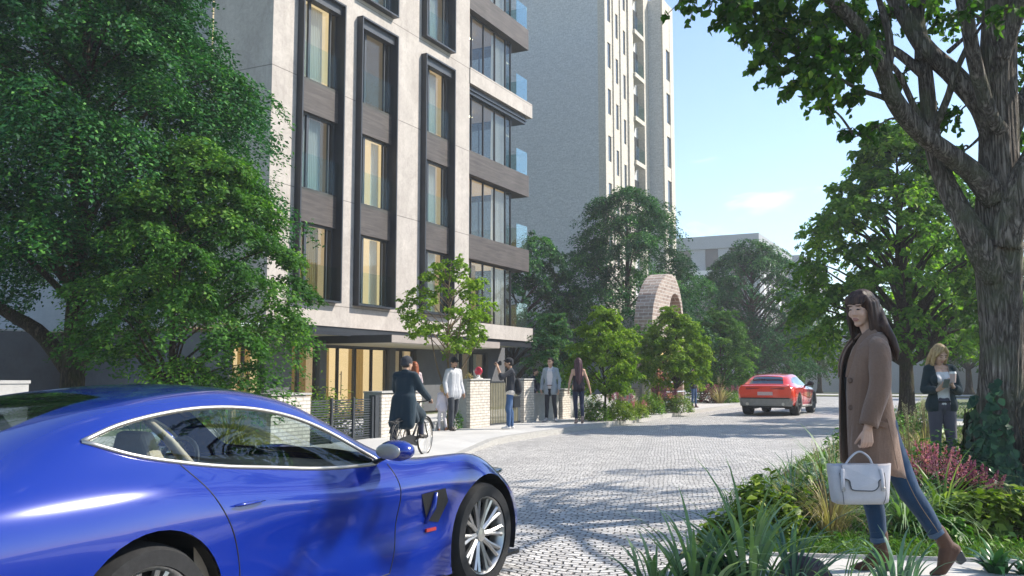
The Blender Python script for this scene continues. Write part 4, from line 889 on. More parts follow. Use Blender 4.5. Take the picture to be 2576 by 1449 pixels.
tuft('strap_plant', 'upright green plant with broad pointed leaves in front of the coat', G(2095, 9.0), 34, .80, .42, .040, 'sword_leaf', .6, .10)
mound('sedum', 'grey green sedum with flat pale flower heads beside the handbag', G(2045, 8.5), .42, .55, 150, .06, 'blue_blade', .6, True, flowers=(9, 'pale_bloom', .03, .045))
tuft('strap_plant', 'fan of long grey green strap leaves behind the woman\'s legs', G(2258, 7.75), 120, .62, .95, .022, 'sword_leaf', .9, .10)
tuft('strap_plant', 'bright yellow green strap leaved plant right of the woman\'s legs', G(2352, 8.0), 110, .66, .95, .026, 'strap_leaf', .8, .10)
mound('flowering_shrub', 'tall pink plumed flowers behind the brown coat', G(2318, 9.0), .72, .42, 330, .06, 'fresh_leaf', .5, flowers=(26, 'pink_bloom', .27, .055))
mound('flowering_shrub', 'dark red leaved plant with dull pink flowers under the old tree', G(2425, 8.9), .50, .34, 330, .055, 'wine_leaf', .5, flowers=(13, 'purple_bloom', .17, .05))
mound('leafy_shrub', 'dense fresh green round leaved shrub in front of the blond woman', G(2352, 10.6), 1.05, .62, 900, .072, 'fresh_leaf', .72, True)
mound('leafy_shrub', 'dark glossy leaved shrub between the pink flowers and the old tree', G(2425, 10.0), .62, .52, 420, .075, 'glossy_leaf', .7, True)
mound('ground_cover', 'spread of large lime green leaves along the footpath at the right', G(2480, 7.75), .98, .40, 620, .105, 'olive_leaf', .6, True, cat='plant', hang=.3, ly=.7)
mound('ground_cover', 'low dark leafy clump just behind the raised boot', G(2345, 7.45, .1), .5, .22, 300, .085, 'fresh_leaf', .6, True, cat='plant', hang=.3, ly=.4)
mound('ground_cover', 'large leaved clump at the right edge by the footpath', G(2590, 7.6), .7, .36, 330, .10, 'strap_leaf', .6, True, cat='plant', hang=.3)
tuft('ornamental_grass', 'mound of fine yellow grass at the foot of the old tree', G(2535, 8.7), 260, .40, 1.0, .007, 'yellow_grass', 1.2, .16)
tuft('ornamental_grass', 'pale pinkish plumed grass by the trunk behind the coat', G(2315, 15.0), 120, .70, .8, .012, 'straw', .9, .16, plumes=26)
tuft('ornamental_grass', 'cream plumed grass just behind the woman\'s back', G(2278, 12.5), 110, .70, .8, .012, 'yellow_grass', .9, .14, plumes=18)
mound('leafy_shrub', 'small bright green bush near the back path', G(2462, 23.5), 1.1, .75, 420, .085, 'lush_grass', .4, cat='shrub')
mound('leafy_shrub', 'green leafy plant between two slender trunks', G(2318, 19.0), .9, .72, 330, .10, 'fresh_leaf', .6)
mound('leafy_shrub', 'dark shrub at the foot of the bright green tree', G(2225, 20.0), 1.3, .6, 420, .09, 'fresh_leaf', .6)
mound('leafy_shrub', 'bushy shrub on the verge past the straw grass', G(2140, 14.0), 1.0, .62, 420, .075, 'fresh_leaf', .6)
mound('leafy_shrub', 'low shrub on the verge halfway to the red car', G(2165, 19.0), 1.1, .5, 330, .08, 'olive_leaf', .6)
tuft('ornamental_grass', 'green grass tuft on the verge behind the blue green grass', G(2070, 11.2), 140, .62, .8, .010, 'lush_grass', 1., .14)
# ---- foreground, at the camera's feet
for lab, x, d, n, h, sp, wd, mt in (('clump of broad sword shaped leaves in the very foreground left of the rock', 1735, 5.75, 38, .58, .72, .032, 'sword_leaf'), ('tall sword leaved clump in the foreground between road and footpath', 1862, 5.9, 42, .70, .58, .034, 'sword_leaf'), ('narrow bladed grey green clump in front of the footpath', 1975, 6.0, 46, .56, .85, .018, 'blue_blade'), ('lowest sword leaved clump at the left end of the foreground plants', 1640, 5.8, 28, .42, .8, .024, 'sword_leaf'), ('blue green pointed blades in front of the woman\'s boots', 2235, 5.95, 30, .36, .55, .026, 'blue_blade'), ('thin arching blades at the edge of the footpath left of the boots', 2105, 5.9, 16, .42, .95, .012, 'sword_leaf')):
    tuft('sword_plant', lab, G(x, d, .085), n, h, sp, wd, mt, .55, .16, seg=7)
mound('leafy_shrub', 'dark broad leaved seedlings under the foreground blades', G(1790, 6.0, .085), .55, .22, 120, .10, 'glossy_leaf', .6, True, cat='plant')
tuft('strap_plant', 'small glossy rosette at the bottom right edge of the footpath', G(2478, 6.25, .09), 26, .24, .8, .055, 'glossy_leaf', .6, .05, seg=6)
tuft('strap_plant', 'second small glossy rosette further right at the bottom edge', G(2560, 6.2, .09), 22, .20, .9, .05, 'glossy_leaf', .6, .05, seg=6)
M['rock'] = pmat('purple_rock', (.075, .058, .070), .85, var=.45, scale=14, bump=.8, bscale=40)
def rock(label, loc, s, seed):
    rng = np.random.default_rng(seed); mb = MB(); mb.ell((0, 0, 0), (1, 1, 1), 26, 16); v = np.concatenate(mb.v); ph = rng.random((6, 3))*9
    d = sum(np.sin(v@(rng.normal(0, 2.0+i, 3))+ph[i][0])*(.13/(i*.6+1)) for i in range(6)); v = v*(1+d)[:, None]*np.array(s)+np.array(loc); mb.v = [v]
    r = root('rock', loc, label, 'rock'); build(mb, 'stone', M['rock'], r, smooth=True, auto=R(38))
rock('purple grey rock beside the footpath left of the boots', G(2008, 6.15, .13), (.15, .11, .085), 4); rock('small dark rock hidden among the foreground sword leaves', G(1836, 6.15, .12), (.09, .07, .08), 9)
# ---- left side beds
K = .121; gb = 'shrubs in the bed beside the left pavement'
for lab, x, d, w, h, n, ls, mt, fl in (('rounded green shrub at the foot of the thin stemmed young tree', 1497, 26.6, 1.0, .62, 620, .07, 'lush_grass', None), ('grassy olive shrub right of the thin stemmed young tree', 1560, 26.9, .95, .60, 560, .07, 'olive_leaf', None), ('wine red flowering shrub behind the rounded green ones', 1557, 29.5, .8, .70, 360, .06, 'fresh_leaf', (30, 'purple_bloom', .22, .08)), ('mixed green shrub with small pink flowers nearest the kerb', 1597, 28.2, .8, .5, 460, .06, 'olive_leaf', (12, 'pink_bloom', .12, .05)),
        ('bright green grassy shrub in the middle of the bed', 1632, 31.0, 1.0, .72, 620, .075, 'lush_grass', None), ('plum flowered shrub under the fullest young tree', 1665, 33.2, 1.1, .78, 420, .07, 'fresh_leaf', (34, 'purple_bloom', .22, .08)), ('yellow green shrub at the far end of the bed near the gate', 1703, 32.5, 1.15, .66, 620, .075, 'strap_leaf', None), ('ball shaped lime shrub in front of the yellow wall', 1622, 35.5, .55, .95, 380, .075, 'strap_leaf', None), ('grey silvery shrub beside the low grey wall', 1480, 29.0, .8, .7, 360, .06, 'blue_blade', None)):
    mound('flowering_shrub' if fl else 'leafy_shrub', lab, G(x, d, K), w*1.08, h, int(n*2.4), ls*1.25, mt, .38, up=.75, group=gb, flowers=fl, hang=.0, fill=.6)
for lab, x, d, w, h, n, ls, mt, fl in (('purple leaved shrub past the rail gate', 1785, 44, 1.3, .75, 360, .09, 'wine_leaf', (14, 'purple_bloom', .2, .1)), ('round green shrub at the end of the left pavement', 1822, 44, 1.3, .6, 420, .09, 'lush_grass', None), ('small plum flowered shrub next to the red car', 1843, 45, .9, .65, 260, .09, 'fresh_leaf', (18, 'purple_bloom', .22, .1))):
    mound('flowering_shrub' if fl else 'leafy_shrub', lab, G(x, d, K), w*1.1, h, int(n*2.2), ls*1.25, mt, .42, up=.75, flowers=fl, fill=.6)
tuft('ornamental_grass', 'pale spiky grass among the far shrubs at the end of the left pavement', G(1806, 43.5, K), 120, .95, .7, .03, 'straw', .7, .2, plumes=8)
tuft('ornamental_grass', 'thin grass between the wine red shrub and the bright green one', G(1605, 30, K), 110, .8, .7, .012, 'yellow_grass', .8, .16)
hz = 'plants in the front garden behind the wall'
mound('hedge_shrub', 'leafy garden shrub behind the left half of the slat fence', np.array([-12.0, 14.5, .1]), 1.5, 1.12, 900, .085, 'fresh_leaf', .6, group=hz)
mound('hedge_shrub', 'leafy garden shrub behind the right half of the slat fence', np.array([-12.0, 15.7, .1]), 1.4, 1.05, 800, .085, 'olive_leaf', .6, group=hz)
mound('hedge_shrub', 'yellow green shrub rising above the slat fence', np.array([-12.6, 16.1, .1]), .9, 1.25, 360, .085, 'strap_leaf', .5, group=hz)
mound('hedge_shrub', 'bushy green shrub behind the child', np.array([-11.95, 18.3, .1]), 1.1, .95, 700, .08, 'lush_grass', .5, group=hz)
mound('hedge_shrub', 'low green shrub behind the bearded man', np.array([-11.3, 19.4, .12]), .7, .55, 380, .07, 'fresh_leaf', .5, group=hz)
tuft('feather_grass', 'tall feathery grass above the brick pillar left of the slat fence', np.array([-12.6, 13.5, .1]), 190, 1.15, .55, .010, 'lush_grass', .7, .22, plumes=16, group=hz)
tuft('feather_grass', 'second tall feathery grass behind the brick pillar', np.array([-13.0, 12.7, .1]), 150, 1.15, .5, .010, 'yellow_grass', .7, .2, plumes=9, group=hz)
tuft('feather_grass', 'large tuft of grass in front of the pillar seen through the car window', np.array([-11.25, 11.9, .11]), 420, .95, .95, .014, 'yellow_grass', 1.1, .22, plumes=8)
tuft('feather_grass', 'grass tuft at the foot of the large garden tree', np.array([-12.0, 10.7, .11]), 260, .85, .9, .013, 'lush_grass', 1.1, .22)
mound('brown_tuft', 'small brown tuft on top of the brick pillar', np.array([-11.25, 20.12, 1.32]), .22, .17, 70, .06, 'straw', .5, stems=False)  # small brown shape, not identified; built as a leafy tuft
# ---- clipped hedges far off
def hedge(label, x0, x1, y0, y1, h):
    SEED[0] += 1; rng = np.random.default_rng(SEED[0]); r = root('clipped_hedge', ((x0+x1)/2, (y0+y1)/2, .1), label, 'hedge'); n = int(min(4200, 90*(x1-x0+y1-y0)*h*3))
    f = rng.integers(0, 3, n); P = np.stack([x0+(x1-x0)*rng.random(n), y0+(y1-y0)*rng.random(n), .05+h*rng.random(n)], 1); P[f == 0, 2] = h; P[f == 1, 1] = y0; P[f == 2, 0] = np.where(rng.random((f == 2).sum()) < .5, x0, x1)
    Nn = np.zeros((n, 3)); Nn[f == 0, 2] = 1; Nn[f == 1, 1] = -1; Nn[f == 2, 0] = 1; P += rng.normal(0, .05, (n, 3)); leaf_mesh('foliage', P, unit(Nn+rng.normal(0, .5, (n, 3))), unit(rng.normal(0, 1, (n, 3))), .16*(.6+.8*rng.random(n)), M['leaf_mid'], r, rng)
    mb = MB(); mb.box(x0+.06, x1-.06, y0+.06, y1-.06, .05, h-.06); build(mb, 'inner_twigs', M['leaf_mid'], r)
hedge('clipped hedge beyond the back path by the old tree', .5, 9, 50, 51.4, 1.1); hedge('clipped hedge across the far end of the left pavement', -26, -11.5, 70.5, 71.8, 1.3)
# ---- ivy on the old trunk
def ivy():
    rng = np.random.default_rng(9); b = gnd(2503, 10.35, .08); r = root('ivy', b, 'dark green ivy climbing the foot of the massive old tree', 'ivy'); n = 1500
    a = rng.random(n)*2*PI; z = 1.08*rng.random(n)**1.5*(.75+.35*np.sin(a*3+1)+.25*np.sin(a*7)); z = np.clip(z, 0, 1.5); rad = .31+.24*np.exp(-z*3.0)+.03*rng.random(n)
    out = np.stack([np.cos(a), np.sin(a), 0*a], 1); P = b+out*rad[:, None]+np.stack([0*a, 0*a, z], 1); leaf_mesh('leaves', P, unit(out+np.array([0, 0, .5])+rng.normal(0, .28, (n, 3))), unit(np.array([0, 0, -1])+rng.normal(0, .45, (n, 3))), .115*(.6+.7*rng.random(n)), M['ivy_leaf'], r, rng, True, .85)
    mb = MB()
    for i in range(16):
        a = rng.random()*6.28; pts = [b+np.array([math.cos(a+.25*math.sin(q*3+i))*(.33+.23*math.exp(-q*3.)), math.sin(a+.25*math.sin(q*3+i))*(.33+.23*math.exp(-q*3.)), q]) for q in np.linspace(0, .95, 8)]; mb.tube(pts, .006, 5, cap=False)
    build(mb, 'stems', M['bark'], r, fix=False)
ivy()
# ---- uncountable ground cover and lawn
def lawn(name, label, n, xr, yr, h, wd, mat, z=.065, keep=None, hv=.5):
    SEED[0] += 1; rng = np.random.default_rng(SEED[0]); P = np.stack([xr[0]+(xr[1]-xr[0])*rng.random(n), yr[0]+(yr[1]-yr[0])*rng.random(n), np.full(n, z-.005)], 1)
    if keep is not None: P = P[keep(P[:, 0], P[:, 1])]
    n = len(P); a = rng.random(n)*2*PI; D = np.stack([np.cos(a), np.sin(a), 0*a], 1)*(.2+.6*rng.random(n))[:, None]; o = blades(name, P, D, h*(1-hv+2*hv*rng.random(n)), wd*(.7+.6*rng.random(n)), .4+.9*rng.random(n), M[mat], None, rng, 3); tag(o, label, 'grass', None, 'stuff')
edge = lambda x, y: y > 6.95+.30*np.clip(x+1.75, 0, 9)
lawn('grass', 'bright green grass along the edge of the footpath', 9000, (-1.95, 1.2), (6.9, 8.1), .12, .007, 'lush_grass', keep=edge)
lawn('meadow_grass', 'mixed grass covering the planting bed on the right', 21000, (-2.5, 6), (7.6, 16), .17, .010, 'lush_grass', keep=lambda x, y: edge(x, y) & (x > -1.75-.30*np.clip(y-7.4, 0, 2.6)))
lawn('far_grass', 'grass on the verge and park lawn further back', 12000, (-2.55, 8), (15.5, 27), .15, .016, 'olive_leaf')
lawn('park_lawn', 'park lawn beyond the back path', 9000, (-2.5, 14), (31.2, 50), .16, .03, 'lush_grass')
lawn('near_grass', 'rough grass in the near bed below the camera', 3000, (-1.85, 2.5), (3.5, 4.8), .10, .009, 'lush_grass', .09)
SEED[0] += 1; rng_ = np.random.default_rng(55); n_ = 9000; P_ = np.stack([-1.85+7*rng_.random(n_), 7.3+7*rng_.random(n_), .11+.07*rng_.random(n_)], 1); P_ = P_[edge(P_[:, 0], P_[:, 1]-.2)]; n_ = len(P_)
tag(leaf_mesh('low_ground_cover', P_, unit(np.array([0, 0, 1.])+rng_.normal(0, .45, (n_, 3))), unit(rng_.normal(0, 1, (n_, 3))), .055*(.6+.8*rng_.random(n_)), M['fresh_leaf'], None, rng_), 'low leafy ground cover between the plants of the right hand bed', 'ground cover', None, 'stuff')
# ================================================================ CARS
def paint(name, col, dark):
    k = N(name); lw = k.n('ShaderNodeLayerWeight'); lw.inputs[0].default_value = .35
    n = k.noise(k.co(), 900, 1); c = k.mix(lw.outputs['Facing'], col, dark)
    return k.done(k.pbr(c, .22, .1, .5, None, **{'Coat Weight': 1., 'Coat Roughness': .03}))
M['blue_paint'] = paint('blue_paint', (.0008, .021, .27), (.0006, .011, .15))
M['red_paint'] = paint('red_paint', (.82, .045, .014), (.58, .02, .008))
M['tyre'] = pmat('tyre_rubber', (.018, .018, .019), .85, var=.3, scale=20, bump=.2)
M['rim'] = pmat('alloy_rim', (.50, .49, .47), .32, .85, var=.08)
M['rim_dark'] = pmat('dark_rim', (.07, .07, .072), .4, .6, var=.1)
M['black_trim'] = pmat('black_trim', (.015, .015, .016), .5, var=.2)
M['car_glass'] = glass_mat('car_glass', (.80, .88, .88), 1., dark=.03)
M['car_glass_dark'] = glass_mat('tinted_glass', (.16, .19, .20), 1., dark=.14)
M['tan'] = pmat('tan_leather', (.42, .33, .24), .6, var=.1, bump=.1)
M['chrome'] = pmat('satin_chrome', (.50, .47, .43), .38, .85, var=.05)
M['lamp_red'] = pmat('red_lens', (.30, .008, .01), .15, 0, var=.1, spec=.7)
M['grey_bumper'] = pmat('grey_bumper', (.22, .215, .20), .5, .2, var=.1)
def cr1(xs, ys, t):
    """Catmull-Rom in one variable with finite-difference tangents"""
    xs = np.asarray(xs); ys = np.asarray(ys); i = int(np.clip(np.searchsorted(xs, t)-1, 0, len(xs)-2))
    def tan(k):
        if k == 0: return (ys[1]-ys[0])/(xs[1]-xs[0])
        if k == len(xs)-1: return (ys[-1]-ys[-2])/(xs[-1]-xs[-2])
        return (ys[k+1]-ys[k-1])/(xs[k+1]-xs[k-1])
    h = xs[i+1]-xs[i]; u = (t-xs[i])/h; a, b = ys[i], ys[i+1]; ma, mb_ = tan(i)*h, tan(i+1)*h
    return a*(2*u**3-3*u*u+1)+ma*(u**3-2*u*u+u)+b*(-2*u**3+3*u*u)+mb_*(u**3-u*u)
class Shell:
    def __init__(s, st, nx=120, nv=44):
        s.xs = np.array([q[0] for q in st]); s.P = np.array([q[1] for q in st], float)   # stations x points x (y,z)
        s.x = np.unique(np.concatenate([np.linspace(s.xs[0], s.xs[-1], nx)])); s.nv = nv
    def section(s, x):
        p = np.array([cr1(s.xs, s.P[:, k], x) for k in range(s.P.shape[1])])
        d = np.r_[0, np.cumsum(np.linalg.norm(np.diff(p, axis=0), axis=1)**.5)]
        t = np.linspace(0, d[-1], s.nv)
        # mirrored end keeps the centre line smooth
        pm = np.vstack([p, [-p[-2][0], p[-2][1]]]); dm = np.r_[d, d[-1]+(d[-1]-d[-2])]
        return np.array([cr1(dm, pm, q) for q in t])
    def y_at(s, x, z):
        q = s.section(x); k = int(np.argmax(q[:, 0] == q[:, 0].max()))
        i = int(np.argmin(np.abs(q[:, 1]-z)+(q[:, 0] < .3)*9)); j = np.clip(i, 1, len(q)-2)
        o = np.argsort(q[:, 1]); return float(np.interp(z, q[o, 1], q[o, 0]))
    def bm(s):
        bm = bmesh.new(); rows = []
        for x in s.x:
            q = s.section(x); pts = [(x, -y, z) for y, z in q]+[(x, y, z) for y, z in q[-2::-1]]
            rows.append([bm.verts.new(p) for p in pts])
        for a, b in zip(rows[:-1], rows[1:]):
            for i in range(len(a)-1): bm.faces.new((a[i], a[i+1], b[i+1], b[i]))
        bm.faces.new(rows[0][::-1]); bm.faces.new(rows[-1])
        return bm
def inpoly(p, poly):
    x, y = p; c = False; n = len(poly)
    for i in range(n):
        x1, y1 = poly[i]; x2, y2 = poly[(i+1) % n]
        if (y1 > y) != (y2 > y) and x < (x2-x1)*(y-y1)/(y2-y1)+x1: c = not c
    return c
def cut(bm, poly, plane, test):
    """cut the faces that pass test along a polygon extruded normal to a plane ('xz' or 'xy')"""
    n = len(poly); xs = [p[0] for p in poly]
    for i in range(n):
        a = poly[i]; b = poly[(i+1) % n]; d = (b[0]-a[0], b[1]-a[1]); nn = (d[1], -d[0])
        if plane == 'xz': co, no = (a[0], 0, a[1]), (nn[0], 0, nn[1])
        else: co, no = (a[0], a[1], 0), (nn[0], nn[1], 0)
        lo = min(a[0], b[0])-.08; hi = max(a[0], b[0])+.08; k = 2 if plane == 'xz' else 1
        l2 = min(a[1], b[1])-.08; h2 = max(a[1], b[1])+.08
        fs = [f for f in bm.faces if test(f.calc_center_median()) and lo < f.calc_center_median().x < hi and l2 < f.calc_center_median()[k] < h2]
        g = list({v for f in fs for v in f.verts})+list({e for f in fs for e in f.edges})+fs
        if fs: bmesh.ops.bisect_plane(bm, geom=g, dist=1e-5, plane_co=co, plane_no=no)
def take(bm, poly, plane, test, delete=True):
    k = 2 if plane == 'xz' else 1
    return [f for f in bm.faces if test(f.calc_center_median()) and inpoly((f.calc_center_median().x, f.calc_center_median()[k]), poly)]
def split_off(bm, faces, name, mats, parent, solid=0.):
    me = bpy.data.meshes.new(name); b2 = bmesh.new(); vm = {}
    for f in faces:
        vs = []
        for v in f.verts:
            if v not in vm: vm[v] = b2.verts.new(v.co)
            vs.append(vm[v])
        try: b2.faces.new(vs)
        except ValueError: pass
    b2.to_mesh(me); b2.free()
    bmesh.ops.delete(bm, geom=faces, context='FACES')
    return link(name, me, parent, mats, smooth=True)
def wheel(car, x, y, r, wd, rim_mat, spokes, s):
    """tyre, rim with spokes, brake disc; s = side (-1 right, +1 left)"""
    w = bpy.data.objects.new('wheel', None); C.objects.link(w); w.parent = car; w.location = (x, y, r); w.empty_display_size = .2
    rr = r*.74
    mb = MB(); mb.lathe([(rr, -wd/2), (r*.93, -wd/2), (r*.985, -wd*.36), (r, -wd*.2), (r, wd*.2), (r*.985, wd*.36), (r*.93, wd/2), (rr, wd/2)], axis='y', n=48, cap=False)
    mb.lathe([(rr, wd/2), (rr, -wd/2)], axis='y', n=48, cap=False)
    build(mb, 'tyre', M['tyre'], w, smooth=True, world=False, auto=R(40))
    mb = MB(); o = s*wd*.46
    mb.lathe([(rr*.90, o-s*.10), (rr*.91, o-s*.02), (rr*.985, o), (rr*1.0, o-s*.012), (rr*1.0, o-s*.1)], axis='y', n=48, cap=False)
    for i in range(spokes):
        a = 2*PI*i/spokes
        for da in (-.11, .11):
            p = [(math.cos(a+da*t*1.)*q, o-s*(.055-.035*t), math.sin(a+da*t)*q) for q, t in ((rr*.14, 0), (rr*.5, .5), (rr*.93, 1))]
            mb.tube(p, [.024, .018, .020], 6, flat=.8)
    mb.lathe([(.001, o-s*.02), (rr*.17, o-s*.025), (rr*.2, o-s*.06)], axis='y', n=20, cap=False)
    build(mb, 'rim', M[rim_mat], w, smooth=True, world=False, auto=R(45))
    mb = MB(); mb.lathe([(.06, o-s*.12), (rr*.72, o-s*.12), (rr*.72, o-s*.14), (.06, o-s*.14)], axis='y', n=36)
    mb.cbox((rr*.5, o-s*.12, rr*.35), (.16, .06, .12)); build(mb, 'brake_disc', M['rim_dark'], w, smooth=False, world=False)
    mb = MB(); mb.lathe([(rr*.9, o-s*.16), (.001, o-s*.16)], axis='y', n=30, cap=False); build(mb, 'wheel_back', M['black_trim'], w, world=False)
    return w
def circ(cx, cz, r, n=40): return [(cx+r*math.cos(2*PI*i/n), cz+r*math.sin(2*PI*i/n)) for i in range(n)]
def arch_liner(car, x, z, r, y0, y1):
    mb = MB(); n = 30; th = np.linspace(-.35, PI+.35, n); v = []; f = []
    for t in th: v += [(x+r*math.cos(t), y0, z+r*math.sin(t)), (x+r*math.cos(t), y1, z+r*math.sin(t))]
    for i in range(n-1): f.append((2*i, 2*i+2, 2*i+3, 2*i+1))
    f.append(tuple(2*i+1 for i in range(n))); mb.add(v, f); return build(mb, 'arch_liner', M['black_trim'], car, world=False)
def lineon(sh, pts, s, r, mb, lift=.001, n=30, cyc=False):
    """a thin bead along the body side through (x, z) points; s = side"""
    q = smooth_path([(x, z, 0) for x, z in pts], n); mb.tube([(x, s*(sh.y_at(x, z)+lift), z) for x, z, _ in q], r, 6)
def seat(car, x, y, mat):
    mb = MB(); mb.rings([[(x-.22, y-.22, .36), (x+.26, y-.22, .40), (x+.26, y+.22, .40), (x-.22, y+.22, .36)], [(x-.22, y-.24, .52), (x+.28, y-.23, .56), (x+.28, y+.23, .56), (x-.22, y+.24, .52)]])
    mb.rings([[(x-.34, y-.23, .48), (x-.18, y-.21, .48), (x-.18, y+.21, .48), (x-.34, y+.23, .48)], [(x-.42, y-.24, .80), (x-.27, y-.22, .80), (x-.27, y+.22, .80), (x-.42, y+.24, .80)], [(x-.47, y-.15, 1.02), (x-.37, y-.14, 1.02), (x-.37, y+.14, 1.02), (x-.47, y+.15, 1.02)], [(x-.48, y-.10, 1.13), (x-.40, y-.10, 1.13), (x-.40, y+.10, 1.13), (x-.48, y+.10, 1.13)]])
    o = build(mb, 'seat', M[mat], car, world=False); o.modifiers.new('b', 'BEVEL').width = .03; o.modifiers[-1].segments = 3; return evaluated(o)
def blue_car():
    car = root('sports_car', (-4.09, 2.96, 0), 'glossy blue two door sports coupe driving past close to the camera', 'car', rz=R(85.9))
    st = [(-.97, [(.78, .32), (.83, .44), (.85, .60), (.83, .80), (.74, .90), (.58, .935), (.34, .95), (0, .955)]),
          (-.80, [(.84, .24), (.90, .40), (.93, .60), (.905, .84), (.81, .945), (.64, .985), (.40, 1.005), (0, 1.015)]),
          (-.35, [(.90, .17), (.955, .36), (.98, .60), (.955, .86), (.835, 1.01), (.66, 1.13), (.45, 1.175), (0, 1.19)]),
          (0, [(.92, .15), (.965, .36), (.99, .60), (.962, .875), (.835, 1.025), (.655, 1.225), (.46, 1.275), (0, 1.29)]),
          (.4, [(.91, .15), (.94, .34), (.955, .57), (.945, .825), (.838, .985), (.63, 1.27), (.44, 1.325), (0, 1.345)]),
          (.8, [(.91, .15), (.92, .34), (.920, .55), (.932, .785), (.842, .93), (.618, 1.27), (.43, 1.332), (0, 1.352)]),
          (1.2, [(.91, .15), (.915, .34), (.905, .54), (.93, .755), (.845, .895), (.63, 1.19), (.45, 1.265), (0, 1.30)]),
          (1.5, [(.91, .15), (.915, .34), (.900, .53), (.932, .745), (.855, .88), (.675, 1.065), (.5, 1.13), (0, 1.17)]),
          (1.75, [(.91, .15), (.915, .34), (.900, .53), (.937, .74), (.865, .875), (.735, .955), (.53, .99), (0, 1.03)]),
          (2.0, [(.915, .15), (.925, .34), (.910, .54), (.942, .74), (.87, .872), (.75, .895), (.50, .90), (0, .93)]),
          (2.3, [(.92, .16), (.945, .35), (.950, .56), (.955, .755), (.865, .885), (.70, .875), (.45, .855), (0, .865)]),
          (2.65, [(.92, .17), (.955, .36), (.972, .57), (.958, .75), (.855, .868), (.68, .845), (.42, .815), (0, .81)]),
          (2.95, [(.89, .16), (.935, .34), (.945, .52), (.92, .655), (.82, .742), (.64, .752), (.4, .74), (0, .735)]),
          (3.2, [(.80, .16), (.86, .32), (.86, .45), (.825, .55), (.73, .615), (.58, .642), (.36, .65), (0, .65)]),
          (3.42, [(.62, .17), (.68, .28), (.68, .38), (.64, .44), (.56, .485), (.44, .51), (.27, .52), (0, .525)]),
          (3.50, [(.46, .19), (.50, .27), (.50, .34), (.47, .385), (.41, .415), (.32, .43), (.2, .435), (0, .44)])]
    sh = Shell(st, 150, 52); bm = sh.bm()
    dlo = [(-.20, 1.125), (.0, 1.055), (.25, 1.005), (.5, .968), (.8, .938), (1.1, .908), (1.4, .894), (1.63, .900), (1.56, .968), (1.38, 1.075), (1.18, 1.155), (.98, 1.205), (.75, 1.236), (.5, 1.243), (.25, 1.225), (0, 1.185)]
    side = lambda c: abs(c.y) > .5 and c.z > .8
    cut(bm, dlo, 'xz', side)
    for cx in (0, 2.65): cut(bm, circ(cx, .345, .405), 'xz', lambda c: abs(c.y) > .55)
    rw = [(-.62, -.46), (.12, -.40), (.16, 0), (.12, .40), (-.62, .46), (-.66, 0)]; ws = [(1.28, -.47), (1.86, -.66), (1.97, -.35), (2.0, 0), (1.97, .35), (1.86, .66), (1.28, .47), (1.24, 0)]
    top = lambda c: c.z > .9 and abs(c.y) < .72
    cut(bm, rw, 'xy', top); cut(bm, ws, 'xy', top)
    for cx in (0, 2.65): bmesh.ops.delete(bm, geom=take(bm, circ(cx, .345, .405), 'xz', lambda c: abs(c.y) > .55), context='FACES')
    for s in (-1, 1): split_off(bm, [f for f in take(bm, dlo, 'xz', side) if f.calc_center_median().y*s > 0], 'side_window', M['car_glass'], car)
    split_off(bm, take(bm, rw, 'xy', top), 'rear_window', M['car_glass_dark'], car); split_off(bm, take(bm, ws, 'xy', top), 'windscreen', M['car_glass'], car)
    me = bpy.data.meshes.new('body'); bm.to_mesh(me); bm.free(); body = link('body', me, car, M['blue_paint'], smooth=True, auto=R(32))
    # trim round the windows, shut lines
    for s in (-1, 1):
        mb = MB(); q = [(x, s*(sh.y_at(x, z)+.002), z) for x, z in smooth_path([(a, b, 0) for a, b in dlo+dlo[:1]], 70)[:, :2]]; mb.tube(q, .0115, 6)
        build(mb, 'window_trim', M['chrome'], car, smooth=True, world=False)
        mb = MB(); lineon(sh, [(1.70, .885), (1.73, .7), (1.72, .45), (1.66, .27)], s, .0035, mb, 0); lineon(sh, [(.22, 1.0), (.33, .86), (.45, .66), (.50, .45), (.47, .27)], s, .0035, mb, 0); lineon(sh, [(.47, .27), (1.0, .25), (1.66, .27)], s, .0035, mb, 0)
        build(mb, 'door_gap', M['black_trim'], car, world=False)
        mb = MB()
        for x in np.linspace(.46, .64, 8)[:1]:
            p = [(x_, s*(sh.y_at(x_, .80)+.016), .80+.012*(x_-.46)) for x_ in (.44, .50, .58, .64)]; mb.tube(p, [.004, .013, .013, .004], 8, flat=.7)
        build(mb, 'door_handle', M['blue_paint'], car, smooth=True, world=False)
        # vent behind the front wheel with a body coloured blade, small red marker, skirt
        mb = MB(); pz = [(1.93, .69), (2.16, .705), (2.20, .62), (2.12, .50), (2.02, .52)]
        mb.add([(x, s*(sh.y_at(x, z)+.003), z) for x, z in pz], [tuple(range(5))]); build(mb, 'side_vent', M['black_trim'], car, world=False)
        mb = MB(); mb.tube([(2.06, s*(sh.y_at(2.06, .68)+.006), .69), (2.05, s*(sh.y_at(2.05, .6)+.012), .60), (2.0, s*(sh.y_at(2.0, .5)+.006), .505)], [.02, .028, .012], 8, flat=.4); build(mb, 'vent_blade', M['blue_paint'], car, smooth=True, world=False)
        mb = MB(); mb.cbox((2.05, s*(sh.y_at(2.05, .465)+.004), .465), (.10, .012, .02)); build(mb, 'side_marker', M['lamp_red'], car, world=False)
        mb = MB(); mb.tube([(.42, s*.915, .15), (1.0, s*.918, .14), (2.2, s*.925, .15)], .03, 8, flat=.6); build(mb, 'sill', M['black_trim'], car, smooth=True, world=False)
        mb = MB(); c_ = Vector((1.60, s*1.0, .975)); mb.ell(c_, (.085, .115, .062), 18, 12); mm = build(mb, 'mirror', M['blue_paint'], car, smooth=True, world=False)
